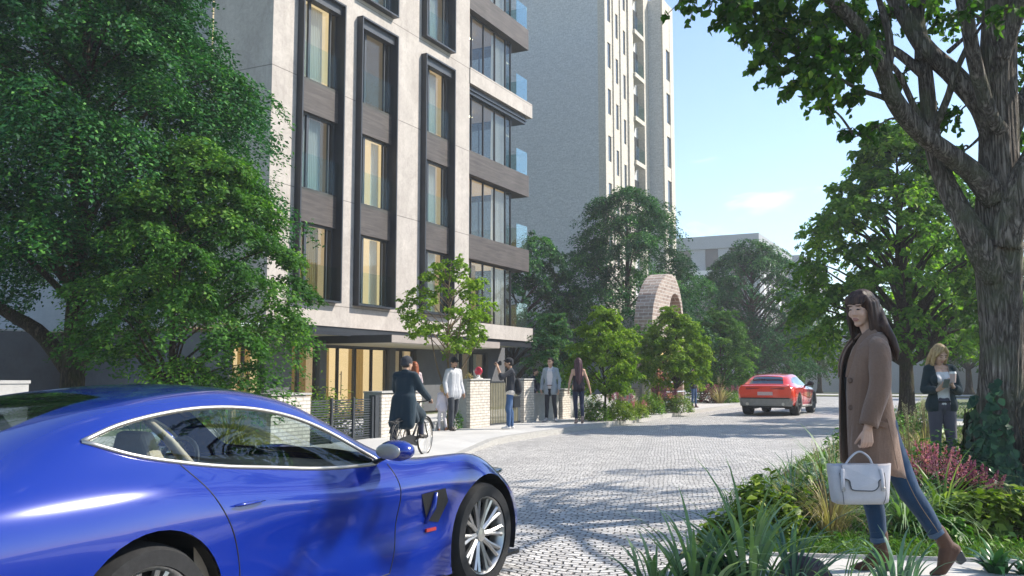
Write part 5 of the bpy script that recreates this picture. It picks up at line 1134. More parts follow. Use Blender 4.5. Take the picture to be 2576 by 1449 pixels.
        mb = MB(); mb.tube([(1.60, s*.84, .90), (1.61, s*.90, .925), (1.61, s*.96, .95)], [.03, .022, .022], 8, flat=.5); build(mb, 'mirror_arm', M['black_trim'], mm, smooth=True, world=False)
        mb = MB(); mb.ell((1.522, s*1.0, .975), (.008, .088, .045), 16, 8); build(mb, 'mirror_glass', M['chrome'], mm, smooth=True, world=False)
        mb = MB(); mb.ell((3.0, s*.70, .715), (.24, .075, .03), 18, 8); build(mb, 'headlight', M['car_glass_dark'], car, smooth=True, world=False)
        mb = MB(); mb.lathe([(.001, -1.0), (.07, -.995), (.085, -.96), (.085, -.9)], (0, s*.56, .80), 'x', 24); build(mb, 'tail_light', M['lamp_red'], car, smooth=True, world=False)
        seat(car, .78, s*.36, 'tan')
        arch_liner(car, 0, .345, .412, s*.93, s*.55); arch_liner(car, 2.65, .345, .412, s*.93, s*.55)
        wheel(car, 0, s*.80, .345, .31, 'rim', 10, s); wheel(car, 2.65, s*.815, .345, .26, 'rim', 10, s)
        # inner pillar trim behind the door glass
        mb = MB(); mb.tube([(.16, s*.60, 1.24), (.30, s*.66, 1.10), (.42, s*.72, .93)], [.045, .06, .085], 8, flat=.35); build(mb, 'pillar_trim', M['tan'], car, smooth=True, world=False)
        mb = MB(); mb.add([(x, s*(sh.y_at(x, z)-d), z) for x, z, d in ((.3, .95, .05), (1.6, .87, .05), (1.6, .4, .08), (.3, .4, .08))], [(0, 1, 2, 3)]); build(mb, 'door_card', M['tan'], car, world=False)
    mb = MB(); mb.box(-.85, 3.2, -.88, .88, .14, .16); build(mb, 'floor', M['black_trim'], car, world=False)
    mb = MB(); mb.box(.0, 1.9, -.72, .72, .30, .33); mb.box(-.6, .05, -.6, .6, .75, .80); mb.rings([[(1.35, -.72, .62), (1.35, .72, .62), (1.35, .70, .86), (1.35, -.70, .86)], [(1.95, -.74, .62), (1.95, .74, .62), (1.95, .72, .86), (1.95, -.72, .86)]]); build(mb, 'dashboard', M['black_trim'], car, world=False)
    mb = MB(); th = np.linspace(0, 2*PI, 25); mb.tube([(1.20+.05*math.sin(t), .36+.17*math.cos(t), .86+.16*math.sin(t)) for t in th], .014, 8); mb.tube([(1.2, .36, .86), (1.42, .36, .78)], .025, 8); build(mb, 'steering_wheel', M['black_trim'], car, smooth=True, world=False)
    mb = MB(); mb.prism([(-.98, .22), (-.99, .42), (-.965, .42), (-.94, .22)], 'y', -.72, .72); build(mb, 'diffuser', M['black_trim'], car, world=False)
    return car
def red_car():
    car = root('red_suv', gnd(1922, 32.6, 0)+np.array([.0, .95, 0]), 'bright red coupe style suv driving away down the cobbled road', 'car', rz=R(88.5))
    st = [(-.98, [(.80, .60), (.86, .68), (.90, .80), (.90, .96), (.82, 1.02), (.64, 1.04), (.4, 1.05), (0, 1.055)]),
          (-.84, [(.86, .44), (.95, .58), (.975, .78), (.96, .98), (.86, 1.06), (.72, 1.085), (.45, 1.10), (0, 1.11)]),
          (-.35, [(.90, .34), (.97, .52), (.995, .76), (.98, .99), (.885, 1.09), (.67, 1.31), (.46, 1.355), (0, 1.375)]),
          (.2, [(.90, .30), (.96, .5), (.985, .75), (.97, .97), (.87, 1.07), (.655, 1.39), (.45, 1.44), (0, 1.46)]),
          (1.0, [(.90, .28), (.94, .48), (.96, .72), (.955, .93), (.865, 1.04), (.66, 1.41), (.45, 1.46), (0, 1.48)]),
          (1.6, [(.90, .28), (.94, .48), (.955, .72), (.955, .91), (.87, 1.02), (.68, 1.29), (.48, 1.36), (0, 1.39)]),
          (2.2, [(.90, .28), (.95, .48), (.965, .72), (.96, .90), (.88, .99), (.78, 1.04), (.52, 1.06), (0, 1.09)]),
          (2.85, [(.90, .30), (.96, .5), (.98, .72), (.96, .88), (.87, .96), (.74, .98), (.48, .985), (0, 1.0)]),
          (3.4, [(.86, .28), (.92, .46), (.93, .64), (.90, .78), (.80, .85), (.66, .87), (.42, .88), (0, .89)]),
          (3.75, [(.70, .3), (.76, .42), (.77, .54), (.74, .62), (.66, .67), (.54, .69), (.34, .70), (0, .70)])]
    sh = Shell(st, 80, 36); bm = sh.bm()
    dlo = [(-.45, 1.16), (.3, 1.085), (1.2, 1.045), (2.0, 1.03), (1.85, 1.13), (1.4, 1.29), (.9, 1.365), (.3, 1.35), (-.1, 1.29)]
    side = lambda c: abs(c.y) > .5 and c.z > .9; top = lambda c: c.z > .9 and abs(c.y) < .78
    cut(bm, dlo, 'xz', side)
    for cx in (0, 2.85): cut(bm, circ(cx, .38, .45, 28), 'xz', lambda c: abs(c.y) > .55)
    rw = [(-.80, -.60), (-.38, -.50), (-.34, 0), (-.38, .50), (-.80, .60), (-.82, 0)]; ws = [(1.42, -.5), (2.15, -.70), (2.28, 0), (2.15, .70), (1.42, .5), (1.38, 0)]
    cut(bm, rw, 'xy', top); cut(bm, ws, 'xy', top)
    for cx in (0, 2.85): bmesh.ops.delete(bm, geom=take(bm, circ(cx, .38, .45, 28), 'xz', lambda c: abs(c.y) > .55), context='FACES')
    for s in (-1, 1): split_off(bm, [f for f in take(bm, dlo, 'xz', side) if f.calc_center_median().y*s > 0], 'side_window', M['car_glass_dark'], car)
    split_off(bm, take(bm, rw, 'xy', top), 'rear_window', M['car_glass_dark'], car); split_off(bm, take(bm, ws, 'xy', top), 'windscreen', M['car_glass_dark'], car)
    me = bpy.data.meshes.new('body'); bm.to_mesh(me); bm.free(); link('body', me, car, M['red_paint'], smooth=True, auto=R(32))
    mb = MB(); mb.rings([[(-.86, -.90, .34), (-.86, .90, .34), (-.86, .94, .62), (-.86, -.94, .62)], [(-1.0, -.70, .36), (-1.0, .70, .36), (-1.03, .86, .60), (-1.03, -.86, .60)]]); o = build(mb, 'rear_bumper', M['grey_bumper'], car, world=False)
    mb = MB(); mb.box(-1.04, -.95, -.84, .84, .605, .635); build(mb, 'bumper_seam', M['black_trim'], car, world=False)
    mb = MB(); mb.box(-.99, -.9, -.6, .6, .30, .345); build(mb, 'diffuser', M['black_trim'], car, world=False)
    mb = MB(); mb.tube([(-.93, -.86, 1.07), (-1.0, -.5, 1.10), (-1.02, 0, 1.105), (-1.0, .5, 1.10), (-.93, .86, 1.07)], .035, 8, flat=.5); build(mb, 'spoiler', M['red_paint'], car, smooth=True, world=False)
    mb = MB(); mb.tube([(-.50, -.55, 1.36), (-.53, 0, 1.385), (-.50, .55, 1.36)], .03, 8, flat=.5); build(mb, 'roof_spoiler', M['red_paint'], car, smooth=True, world=False)
    mb = MB(); mb.box(-.995, -.95, -.26, .26, .72, .84); build(mb, 'number_plate', pmat('pale_plate', (.60, .42, .42), .5), car, world=False)
    for s in (-1, 1):
        mb = MB(); mb.rings([[(-.96, s*.20, .945), (-1.0, s*.20, .945), (-1.0, s*.20, .965), (-.96, s*.20, .965)], [(-.95, s*.60, .925), (-1.0, s*.60, .925), (-1.0, s*.60, .985), (-.95, s*.60, .985)], [(-.78, s*.955, .93), (-.90, s*.935, .93), (-.90, s*.935, .99), (-.78, s*.955, .99)]]); build(mb, 'tail_light', M['lamp_red'], car, world=False)
        mb = MB(); mb.lathe([(.05, 0), (.06, .06), (.06, .1)], (-1.03, s*.62, .42), 'x', 18); build(mb, 'exhaust', M['chrome'], car, world=False)
        mb = MB(); mb.ell((1.78, s*1.06, 1.12), (.08, .13, .085), 16, 10); mb.tube([(1.8, s*.85, 1.04), (1.79, s*.98, 1.08)], .03, 8); build(mb, 'mirror', M['black_trim'], car, smooth=True, world=False)
        arch_liner(car, 0, .38, .46, s*.95, s*.55); arch_liner(car, 2.85, .38, .46, s*.95, s*.55)
        mb = MB(); n = 24; th = np.linspace(-.1, PI+.1, n)
        for cx in (0, 2.85): mb.tube([(cx+.455*math.cos(t), s*(.955), .38+.455*math.sin(t)) for t in th], .035, 6)
        mb.tube([(.45, s*.93, .32), (2.4, s*.93, .31)], .05, 6); build(mb, 'cladding', M['grey_bumper'], car, smooth=True, world=False)
        wheel(car, 0, s*.83, .38, .30, 'rim_dark', 6, s); wheel(car, 2.85, s*.83, .38, .27, 'rim_dark', 6, s)
        mb = MB(); lineon(sh, [(1.95, 1.0), (1.98, .7), (1.9, .45)], s, .006, mb); lineon(sh, [(.9, 1.03), (.93, .7), (.88, .42)], s, .006, mb); build(mb, 'door_gap', M['black_trim'], car, world=False)
    mb = MB(); mb.box(-.8, 3.4, -.86, .86, .28, .31); mb.box(-.3, 2.1, -.7, .7, .85, .95); build(mb, 'floor', M['black_trim'], car, world=False)
    return car
blue_car(); red_car()
# ================================================================ PEOPLE
def skin_mat(name, col):
    k = N(name); n = k.noise(k.co(), 30, 3); c = k.mix(.25, col, k.ramp(n, [(.35, (.8, .7, .65)), (.7, (1.15, 1.1, 1.05))]), 'MULTIPLY')
    return k.done(k.pbr(c, .48, 0, .35, None, **{'Subsurface Weight': .12, 'Subsurface Radius': (.02, .008, .004), 'Subsurface Scale': .5} if False else {}))
def cloth(name, col, sc=90, bump=.35, var=.14, rough=.85, weave=True):
    k = N(name); co = k.co(); n = k.noise(co, sc, 5, .7); n2 = k.noise(co, 3, 4); f = k.math('ADD', k.math('MULTIPLY', n, .45), k.math('MULTIPLY', n2, .55))
    c = k.ramp(f, [(.32, tuple(x*(1-var*1.5) for x in col)), (.68, tuple(min(1, x*(1+var*1.5)) for x in col))])
    fold = k.noise(k.co(scale=(1, 1, .45)), 11, 3, .5, .8)
    return k.done(k.pbr(c, rough, 0, .2, k.bump(k.math('ADD', k.math('MULTIPLY', fold, 1.), k.math('MULTIPLY', n, .12)), bump, .03), **{'Sheen Weight': .15}))
SK = {'fair': skin_mat('fair_skin', (.56, .36, .27)), 'light': skin_mat('light_skin', (.50, .31, .22)), 'olive': skin_mat('olive_skin', (.40, .24, .16))}
M['eye'] = pmat('eye_dark', (.03, .02, .018), .25, spec=.6); M['eye_white'] = pmat('eye_white', (.22, .17, .15), .4); M['lip'] = pmat('lips', (.36, .165, .135), .45); M['brow'] = pmat('brow_hair', (.05, .03, .022), .8)
def hair_mat(name, a, b):
    k = N(name); n = k.noise(k.co(scale=(1, 1, .06)), 60, 4, .6); c = k.ramp(n, [(.3, a), (.72, b)])
    return k.done(k.pbr(c, .5, 0, .25, k.bump(n, .6, .012)))
HAIR = {'black': hair_mat('black_hair', (.006, .005, .006), (.030, .022, .020)), 'brown': hair_mat('brown_hair', (.010, .006, .006), (.085, .045, .032)), 'blond': hair_mat('blond_hair', (.22, .14, .06), (.58, .42, .22)), 'red': hair_mat('auburn_hair', (.13, .03, .012), (.42, .13, .05)), 'plum': hair_mat('plum_hair', (.022, .010, .014), (.11, .05, .065)), 'darkbrown': hair_mat('dark_brown_hair', (.012, .008, .006), (.06, .04, .03))}
def V3(*a): return np.array(a, float)
def capsule(mb, p0, p1, r0, r1, n=12):
    p0 = np.asarray(p0, float); p1 = np.asarray(p1, float); d = p1-p0; L = np.linalg.norm(d)
    if L < 1e-6: d = V3(0, 0, 1); L = 1e-6
    d = d/L; a = np.cross(d, V3(0, 0, 1) if abs(d[2]) < .9 else V3(1, 0, 0)); a /= np.linalg.norm(a); b = np.cross(d, a); th = np.arange(n)*2*PI/n
    ring = lambda c, r: c+r*(np.cos(th)[:, None]*a+np.sin(th)[:, None]*b); rs = []
    for q in (-80, -50, -22): rs.append(ring(p0+d*r0*math.sin(R(q)), r0*math.cos(R(q))))
    rs.append(ring(p0, r0)); rs.append(ring(p1, r1))
    for q in (22, 50, 80): rs.append(ring(p1+d*r1*math.sin(R(q)), r1*math.cos(R(q))))
    mb.rings(rs)
def chain(mb, pts, rs, n=12):
    for a, b, r0, r1 in zip(pts[:-1], pts[1:], rs[:-1], rs[1:]): capsule(mb, a, b, r0, r1, n)
def blob(mb, name, mats, parent, vox=.01, smooth=3, color=None):
    """fuse overlapping shapes into one continuous closed surface"""
    o = build(mb, name, None, parent, world=False, fix=True)
    m = o.modifiers.new('r', 'REMESH'); m.mode = 'VOXEL'; m.voxel_size = vox; m.adaptivity = 0
    if smooth: s = o.modifiers.new('s', 'SMOOTH'); s.factor = .5; s.iterations = smooth
    evaluated(o); o.data.materials.clear()
    for mm in (mats if isinstance(mats, (list, tuple)) else [mats]): o.data.materials.append(mm)
    o.data.polygons.foreach_set('use_smooth', np.ones(len(o.data.polygons), bool))
    return o
def frame_of(d, up):
    d = unit(np.asarray(d, float)); s = unit(np.cross(d, up)); return d, s, np.cross(s, d)
def hand(mb, w, d, nrm, thumb, curl=.35, sc=1., r=.0078):
    """hand from wrist w along d; nrm = the side the palm faces; thumb = +1/-1 side; curl per joint in radians"""
    d = unit(np.asarray(d, float)); nrm = unit(nrm-d*np.dot(nrm, d)); s = np.cross(d, nrm)*thumb
    for k in range(4): capsule(mb, w+s*(.012-.010*k)*sc, w+d*.085*sc+s*(.030-.020*k)*sc, .016*sc, .0125*sc, 8)
    for k, (ln, off) in enumerate(((.072, .030), (.080, .010), (.074, -.010), (.058, -.029))):
        p = w+d*.088*sc+s*off*sc; a = curl*.6+.06*k; e = d
        for j, f in enumerate((.45, .32, .23)):
            e = d*math.cos(a)+nrm*math.sin(a)+s*(.10*(1.5-k)*.5); q = p+unit(e)*ln*f*sc; capsule(mb, p, q, (r*1.12-.0008*j)*sc, (r*1.02-.0009*j)*sc, 8); p = q; a += curl
    p = w+d*.025*sc+s*.026*sc; t = unit(d*.9+s*.45+nrm*.45)
    for j, f in enumerate((.042, .034, .026)):
        q = p+t*f*sc; capsule(mb, p, q, (.0125-.0018*j)*sc, (.011-.0018*j)*sc, 8); p = q; t = unit(t+d*.3+nrm*curl*.6)
def head_shape(mb, c, Rm, s=1., fem=False):
    def P(x, y, z): return c+Rm@(V3(x, y, z)*s)
    Mx = Matrix(Rm.tolist())
    def E(x, y, z, rx, ry, rz, n=18): mb.ell(P(x, y, z), (rx*s, ry*s, rz*s), n, 12, Mx)
    E(0, -.012, .030, .074, .093, .092); E(0, .026, -.018, .060 if fem else .063, .066, .092); E(0, .058, -.093, .026 if fem else .034, .026, .024); E(0, .02, -.075, .046 if fem else .054, .055, .038)
    capsule(mb, P(0, .086, .016), P(0, .103, -.026), .0080*s, .0112*s, 8)
    for q in (-1, 1):
        capsule(mb, P(q*.004, .10, -.03), P(q*.012, .094, -.031), .009*s, .008*s, 6); E(q*.034, .064, -.028, .024, .022, .026, 10); E(q*.030, .078, .030, .024, .012, .010, 10); E(q*.030, .078, .006, .015, .011, .009, 10); E(q*.073, -.008, -.008, .011, .020, .030, 10)
    capsule(mb, P(-.015, .083, -.058), P(.015, .083, -.058), .0075*s, .0075*s, 6); capsule(mb, P(-.012, .081, -.069), P(.012, .081, -.069), .0085*s, .0085*s, 6)
def paint_face(o, c, Rm, s, fem=True, beard=None):
    """eyes, brows and lips are faces of the head itself"""
    me = o.data; n = len(me.polygons); ce = np.empty(n*3, np.float32); me.polygons.foreach_get('center', ce); q = (ce.reshape(-1, 3)-c)@Rm/s; mi = np.zeros(n, np.int32)
    ax = np.abs(q[:, 0]); fr = q[:, 1] > .05
    if beard: mi[fr & (q[:, 2] < -.080) & (q[:, 2] > -.125) & (ax < .05)] = 5; mi[fr & (np.abs(q[:, 2]+.048) < .006) & (ax < .028)] = 5
    mi[fr & (((ax-.030)/.0150)**2+((q[:, 2]-.0035)/.0052)**2 < 1)] = 4; mi[fr & (((ax-.030)/.0105)**2+((q[:, 2]-.0035)/.0060)**2 < 1)] = 1
    mi[fr & (((ax-.031)/.021)**2+((q[:, 2]-.0275-.0*ax)/.0046)**2 < 1)] = 3
    mi[fr & ((ax/.022)**2+((q[:, 2]+.0635)/.0125)**2 < 1)] = 2
    me.polygons.foreach_set('material_index', mi)
def hair_shape(mb, c, Rm, s, kind, seed=1):
    def P(x, y, z): return c+Rm@(V3(x, y, z)*s)
    Mx = Matrix(Rm.tolist())
    def E(x, y, z, rx, ry, rz): mb.ell(P(x, y, z), (rx*s, ry*s, rz*s), 18, 12, Mx)
    if kind in ('short', 'crop'):
        E(0, -.022, .045, .081, .094, .091); E(0, -.055, .0, .070, .058, .075); E(0, .035, .092, .056, .05, .032)
    if kind == 'cap':
        E(0, -.012, .048, .086, .106, .090); E(0, -.055, .0, .074, .060, .062); capsule(mb, P(-.045, .085, .058), P(.045, .085, .058), .022*s, .022*s); capsule(mb, P(-.03, .115, .05), P(.03, .115, .05), .012*s, .012*s)
    if kind == 'beanie':
        E(0, -.010, .045, .090, .108, .095); E(0, -.035, .0, .083, .085, .055)
    if kind in ('long', 'bob', 'fringe'):
        E(0, -.024, .045, .086, .099, .094); E(0, -.05, -.02, .080, .064, .10)
        L = {'long': .40, 'bob': .17, 'fringe': .29}[kind]
        for q in (-1, 1):
            chain(mb, [P(q*.072, .012, .05), P(q*.082, .018, -.04), P(q*.084, .02, -.13), P(q*(.075), .035, -.13-L*.35)], [.030*s, .028*s, .027*s, .012*s], 10)
            chain(mb, [P(q*.05, -.06, .03), P(q*.062, -.075, -.10), P(q*.058, -.085, -.12-L*.5), P(q*.035, -.09, -.12-L)], [.045*s, .046*s, .040*s, .018*s], 10)
        chain(mb, [P(0, -.08, .0), P(0, -.10, -.12), P(0, -.105, -.12-L*.5), P(0, -.10, -.14-L)], [.06*s, .055*s, .05*s, .02*s], 10)
        if kind == 'fringe':
            for i in range(9): x = -.060+.015*i; chain(mb, [P(x*.8, .055, .112), P(x, .084, .075), P(x*1.05, .0925, .036+.003*abs(i-4)-.004*(i % 2))], [.020*s, .014*s, .004*s], 8)
        else:
            for q in (-1, 1): chain(mb, [P(q*.015, .05, .118), P(q*.052, .070, .07), P(q*.074, .045, .0)], [.022*s, .020*s, .02*s], 8)
    if kind == 'plait':
        E(0, -.022, .045, .083, .097, .092); E(0, -.05, -.01, .074, .06, .08); chain(mb, [P(.03, -.09, -.02), P(.05, -.1, -.10), P(.055, -.085, -.19)], [.04*s, .032*s, .016*s])
def rotm(yaw=0, pitch=0, roll=0):
    return np.array((Matrix.Rotation(yaw, 3, 'Z') @ Matrix.Rotation(pitch, 3, 'X') @ Matrix.Rotation(roll, 3, 'Y')))
BASE = {'pelvis': (0, 0, .95), 'waist': (0, 0, 1.08), 'chest': (0, .0, 1.27), 'neck': (0, -.012, 1.46), 'head': (0, .012, 1.615)}
for q, n in ((-1, 'l'), (1, 'r')):
    BASE.update({'sh_'+n: (q*.162, -.01, 1.405), 'el_'+n: (q*.205, -.02, 1.13), 'wr_'+n: (q*.225, .04, .89), 'hip_'+n: (q*.085, 0, .90), 'kn_'+n: (q*.095, .015, .49), 'an_'+n: (q*.095, -.02, .075), 'to_'+n: (q*.115, .13, .03)})
def figure(label, loc, rz, H, pose, skin, hair, hairkind, cl, fem=False, yaw=0, pitch=0, roll=0, hands=None, vox=.0095, beard=None, slim=1., headscale=1., name='person', nrm=None):
    """a standing figure with local forward +Y; cl = list of clothing items"""
    k = H/1.75; r = root(name, loc, label, 'person', None, rz)
    J = {a: V3(*b)*k for a, b in {**BASE, **pose}.items()}; Rm = rotm(yaw, pitch, roll); hs = k*1.03*headscale
    if fem:
        for n in 'lr':
            if 'sh_'+n not in pose: J['sh_'+n] = J['sh_'+n]*V3(.88, 1, 1)
            if 'el_'+n not in pose: J['el_'+n] = J['el_'+n]*V3(.92, 1, 1)
    W = k*slim
    def torso(mb, g, lo='pelvis', hem=None):
        cx = J['chest']; wa = J['waist']; pe = J['pelvis']; sw = np.linalg.norm(J['sh_r']-J['sh_l'])/2; ax = unit(J['sh_r']-J['sh_l'])
        for u in (-1, -.45, .45, 1): capsule(mb, J['neck']*.35+(J['chest']+ax*u*sw*.62)*.65, wa+ax*u*sw*.42, .092*W+g, (.075 if fem else .085)*W+g)
        for n in 'lr': capsule(mb, J['neck']+V3(0, 0, -.03*k), J['sh_'+n], .050*k+g*.6, .055*k+g*.8)
        if fem:
            for u in (-1, 1): mb.ell(cx+ax*u*.075*k+V3(0, .085*k, .0), ((.058*k+g),)*3, 12, 8)
        for u in (-1, 0, 1): capsule(mb, wa+ax*u*sw*.40, pe+ax*u*(.085 if fem else .075)*k, (.080 if fem else .088)*W+g, (.102 if fem else .104)*W+g)
        if hem:
            for u in (-1, -.3, .3, 1): capsule(mb, pe+ax*u*.085*k, pe+ax*u*.09*k+V3(0, 0, -hem*k), .102*W+g, .100*W+g)
    def arm(mb, n, g, upto=1.):
        s, e, w_ = J['sh_'+n], J['el_'+n], J['wr_'+n]
        if upto <= .5: capsule(mb, s, s+(e-s)*upto*2, .052*W+g, .045*W+g)
        else:
            t = (upto-.5)*2; capsule(mb, s, e, .047*W+g, .039*W+g); capsule(mb, e, e+(w_-e)*t, .039*W+g, (.039-.012*t)*W+g)
    def leg(mb, n, g, upto=1., flare=0., thigh=.078):
        h, q, a = J['hip_'+n], J['kn_'+n], J['an_'+n]; m = q*.45+a*.55+unit(V3(0, -1, 0))*.018*k
        capsule(mb, h, q, thigh*k+g, .053*k+g); chain(mb, [q, q*.6+m*.4+V3(0, -.012*k, 0), q+(a-q)*upto], [.052*k+g, .053*k+g, .036*k+g+flare])
    # body: one continuous skin
    mb = MB(); torso(mb, -.004); capsule(mb, J['neck']-V3(0, 0, .05*k), J['head']+Rm@V3(0, -.025*hs, -.06*hs), .050*k if not fem else .044*k, .046*k if not fem else .040*k); head_shape(mb, J['head'], Rm, hs, fem)
    for n in 'lr':
        arm(mb, n, -.003); leg(mb, n, -.004); chain(mb, [J['an_'+n]+V3(0, -.02, -.02)*k, J['to_'+n]], [.03*k, .022*k])
        hd = unit(J['wr_'+n]-J['el_'+n]); hp = (hands or {}).get(n, {}); d = V3(*hp['d']) if 'd' in hp else hd
        pn = V3(*hp['n']) if 'n' in hp else V3(1 if n == 'l' else -1, 0, 0); pn = pn-hd*np.dot(pn, hd)
        hand(mb, J['wr_'+n], d, pn, hp.get('t', 1 if n == 'l' else -1), hp.get('c', .3), k*(.94 if fem else 1.03))
    body = blob(mb, 'body', [SK[skin], M['eye'], M['lip'], M['brow'], M['eye_white'], HAIR['darkbrown']], r, vox, 1); paint_face(body, J['head'], Rm, hs, fem, beard)
    mb = MB(); hair_shape(mb, J['head'], Rm, hs, hairkind)
    if hairkind in ('cap', 'beanie'):
        blob(mb, 'hat', hair, r, vox, 2); mb = MB(); mb.ell(J['head']+Rm@V3(0, -.03*hs, .0), (.076*hs, .075*hs, .075*hs), 14, 9, Matrix(Rm.tolist())); blob(mb, 'hair', HAIR['darkbrown'], r, .01, 1)
    else: blob(mb, 'hair', HAIR[hair], r, vox*.9, 2)
    for it in cl:
        kind = it[0]; mat = it[1]; op = it[2] if len(it) > 2 else {}
        mb = MB(); g = op.get('g', .012)*k
        if kind in ('shirt', 'jacket'):
            torso(mb, g, hem=op.get('hem')); 
            for n in 'lr': arm(mb, n, g*op.get('ag', 1.), op.get('sl', 1.))
            if op.get('collar'): 
                for q in (-1, 1): chain(mb, [J['neck']+V3(q*.045*k, -.035*k, .03*k), J['neck']+V3(q*.055*k, .02*k, .02*k), J['chest']+V3(q*.03*k, .10*k, .08*k)], [.017*k, .016*k, .012*k])
            o = blob(mb, op.get('name', kind), mat, r, op.get('vox', .0115), 4)
            if op.get('open') or op.get('low'):
                bm = bmesh.new(); bm.from_mesh(o.data); dl = []
                for f in bm.faces:
                    c = f.calc_center_median(); y0 = J['chest'][1]
                    if op.get('open') and c.y > y0+.02 and c.z > J['pelvis'][2]-.3*k and c.z < J['neck'][2]+.02*k:
                        u = (c.z-J['pelvis'][2])/(J['neck'][2]-J['pelvis'][2]); w_ = op['open'](u)*k
                        if abs(c.x-op.get('ox', 0)*k) < w_: dl.append(f)
                    if op.get('low') and op['low'](c/k): dl.append(f)
                bmesh.ops.delete(bm, geom=list(set(dl)), context='FACES'); bm.to_mesh(o.data); bm.free()
        elif kind == 'trousers':
            for u in (-1, 0, 1): capsule(mb, J['waist']*.35+J['pelvis']*.65+V3(u*.06*k, 0, 0), J['pelvis']+V3(u*.075*k, 0, -.02*k), (.088 if fem else .092)*W+g, .094*W+g)
            for n in 'lr': leg(mb, n, g, op.get('to', .97), op.get('flare', .0)*k, op.get('thigh', .080))
            blob(mb, op.get('name', kind), mat, r, op.get('vox', .0115), 3)
        elif kind == 'shoe':
            for n in 'lr':
                mb = MB(); a, t = J['an_'+n], J['to_'+n]; d = unit((t-a)*V3(1, 1, 0)) if np.linalg.norm((t-a)[:2]) > .03 else V3(0, 1, 0); he = a+V3(0, 0, -.038*k)-d*.035*k if 'h' not in op else a+V3(*op['h'])*k
                sx = np.cross(d, V3(0, 0, 1))
                for u in (-1, 1): chain(mb, [he+sx*u*.012*k, (he+t)/2+sx*u*.014*k+V3(0, 0, .004*k), t+sx*u*.014*k], [.031*k, .031*k, .025*k])
                capsule(mb, a+V3(0, 0, op.get('shaft', .02)*k), (he+t)/2+V3(0, 0, .012*k), .044*k, .034*k); o = blob(mb, 'shoe', mat, r, .008, 1)
                me = o.data; zb = min(0.003, he[2]); 
                for v in me.vertices: v.co.z = max(v.co.z, -.004+max(0, min(he[2], t[2])-.03*k))
        elif kind == 'coat':   # long coat: torso and sleeves plus a skirt of rings
            torso(mb, g)
            for n in 'lr': arm(mb, n, g*op.get('ag', 1.2))
            for a, b, r0, r1 in op['skirt'](J, k): capsule(mb, a, b, r0, r1)
            if op.get('collar'): chain(mb, [J['neck']+V3(-.05*k, .03*k, .0), J['neck']+V3(-.045*k, -.04*k, .035*k), J['neck']+V3(.045*k, -.04*k, .035*k), J['neck']+V3(.05*k, .03*k, .0)], [.022*k]*4)
            blob(mb, 'coat', mat, r, .0115, 14)
        elif kind == 'belt':
            th = np.linspace(0, 2*PI, 25); c = J['pelvis']*.72+J['waist']*.28; mb.tube([c+V3((.150)*W*math.cos(t), .112*W*math.sin(t), 0) for t in th], .018*k, 8, flat=.5); build(mb, 'belt', mat, r, smooth=True, world=False)
        elif kind == 'custom': op['f'](r, J, k, mat)
    r['_j'] = 0; del r['_j']
    return r, J, Rm, k
def face_dir(dx, dy):
    """rotation that turns local +Y to the given camera-right / towards-camera direction"""
    v = _R*dx-_F*dy; return math.atan2(v[1], v[0])-PI/2
GP = lambda x, y, z=.121: (lambda d: (at(x, y, 1)-np.array([0, 0, EYE]))*((z-EYE)/((at(x, y, 1)-np.array([0, 0, EYE]))[2]))+np.array([0, 0, EYE]))(0)
navy = cloth('navy_cloth', (.022, .028, .055)); charcoal = cloth('charcoal_cloth', (.030, .032, .040)); whitec = cloth('white_cotton', (.46, .46, .48), var=.10); denim = cloth('blue_denim', (.045, .095, .20), var=.25)
paleblue = cloth('pale_blue_linen', (.30, .34, .38)); black = cloth('black_cloth', (.012, .013, .017)); coatnavy = cloth('dark_teal_wool', (.008, .022, .034)); whiteshoe = cloth('white_shoe', (.60, .57, .55), var=.06); brownleather = pmat('brown_leather', (.12, .045, .025), .5); pink = cloth('pale_pink_cotton', (.60, .48, .50), var=.05); darkshoe = pmat('dark_shoe', (.05, .042, .035), .55, bump=.1); plumb = pmat('plum_boot', (.09, .035, .045), .5); teal = cloth('dark_green_jacket', (.014, .030, .036)); greytr = cloth('slate_trousers', (.075, .072, .095))
# man in the white shirt
figure('bearded man in a dark cap and loose white shirt walking with a child', GP(1140, 1083), face_dir(.6, .75), 1.72, {'el_l': (-.24, -.06, 1.14), 'wr_l': (-.26, .03, .90), 'el_r': (.24, -.02, 1.14), 'wr_r': (.27, .09, .92), 'kn_l': (-.10, -.06, .49), 'an_l': (-.11, -.28, .115), 'to_l': (-.12, -.15, .03), 'kn_r': (.10, .06, .49), 'an_r': (.10, .06, .075), 'to_r': (.11, .21, .03)},
       'olive', black, 'cap', [('shirt', whitec, {'hem': .10, 'g': .02, 'collar': 1, 'ag': 1.1}), ('trousers', cloth('faded_dark_jeans', (.040, .045, .055), var=.3), {'g': .014}), ('shoe', darkshoe)], beard=1, pitch=R(-14))
figure('small blond child in a pale top and pale trousers beside the bearded man', GP(1112, 1083), face_dir(-.35, -.75), 1.06, {'el_r': (.21, -.05, 1.16), 'wr_r': (.20, .08, .95), 'kn_l': (-.10, .09, .49), 'an_l': (-.10, .10, .075), 'to_l': (-.11, .25, .03), 'an_r': (.1, -.16, .10), 'to_r': (.11, -.02, .03)},
       'fair', 'blond', 'plait', [('shirt', cloth('lilac_cotton', (.58, .54, .60), var=.05), {'hem': .12, 'g': .016}), ('trousers', cloth('pale_trousers', (.55, .52, .55), var=.06), {'g': .012}), ('shoe', pmat('tan_shoe', (.28, .12, .06), .6))], fem=True, headscale=1.28, vox=.008, yaw=R(-15))
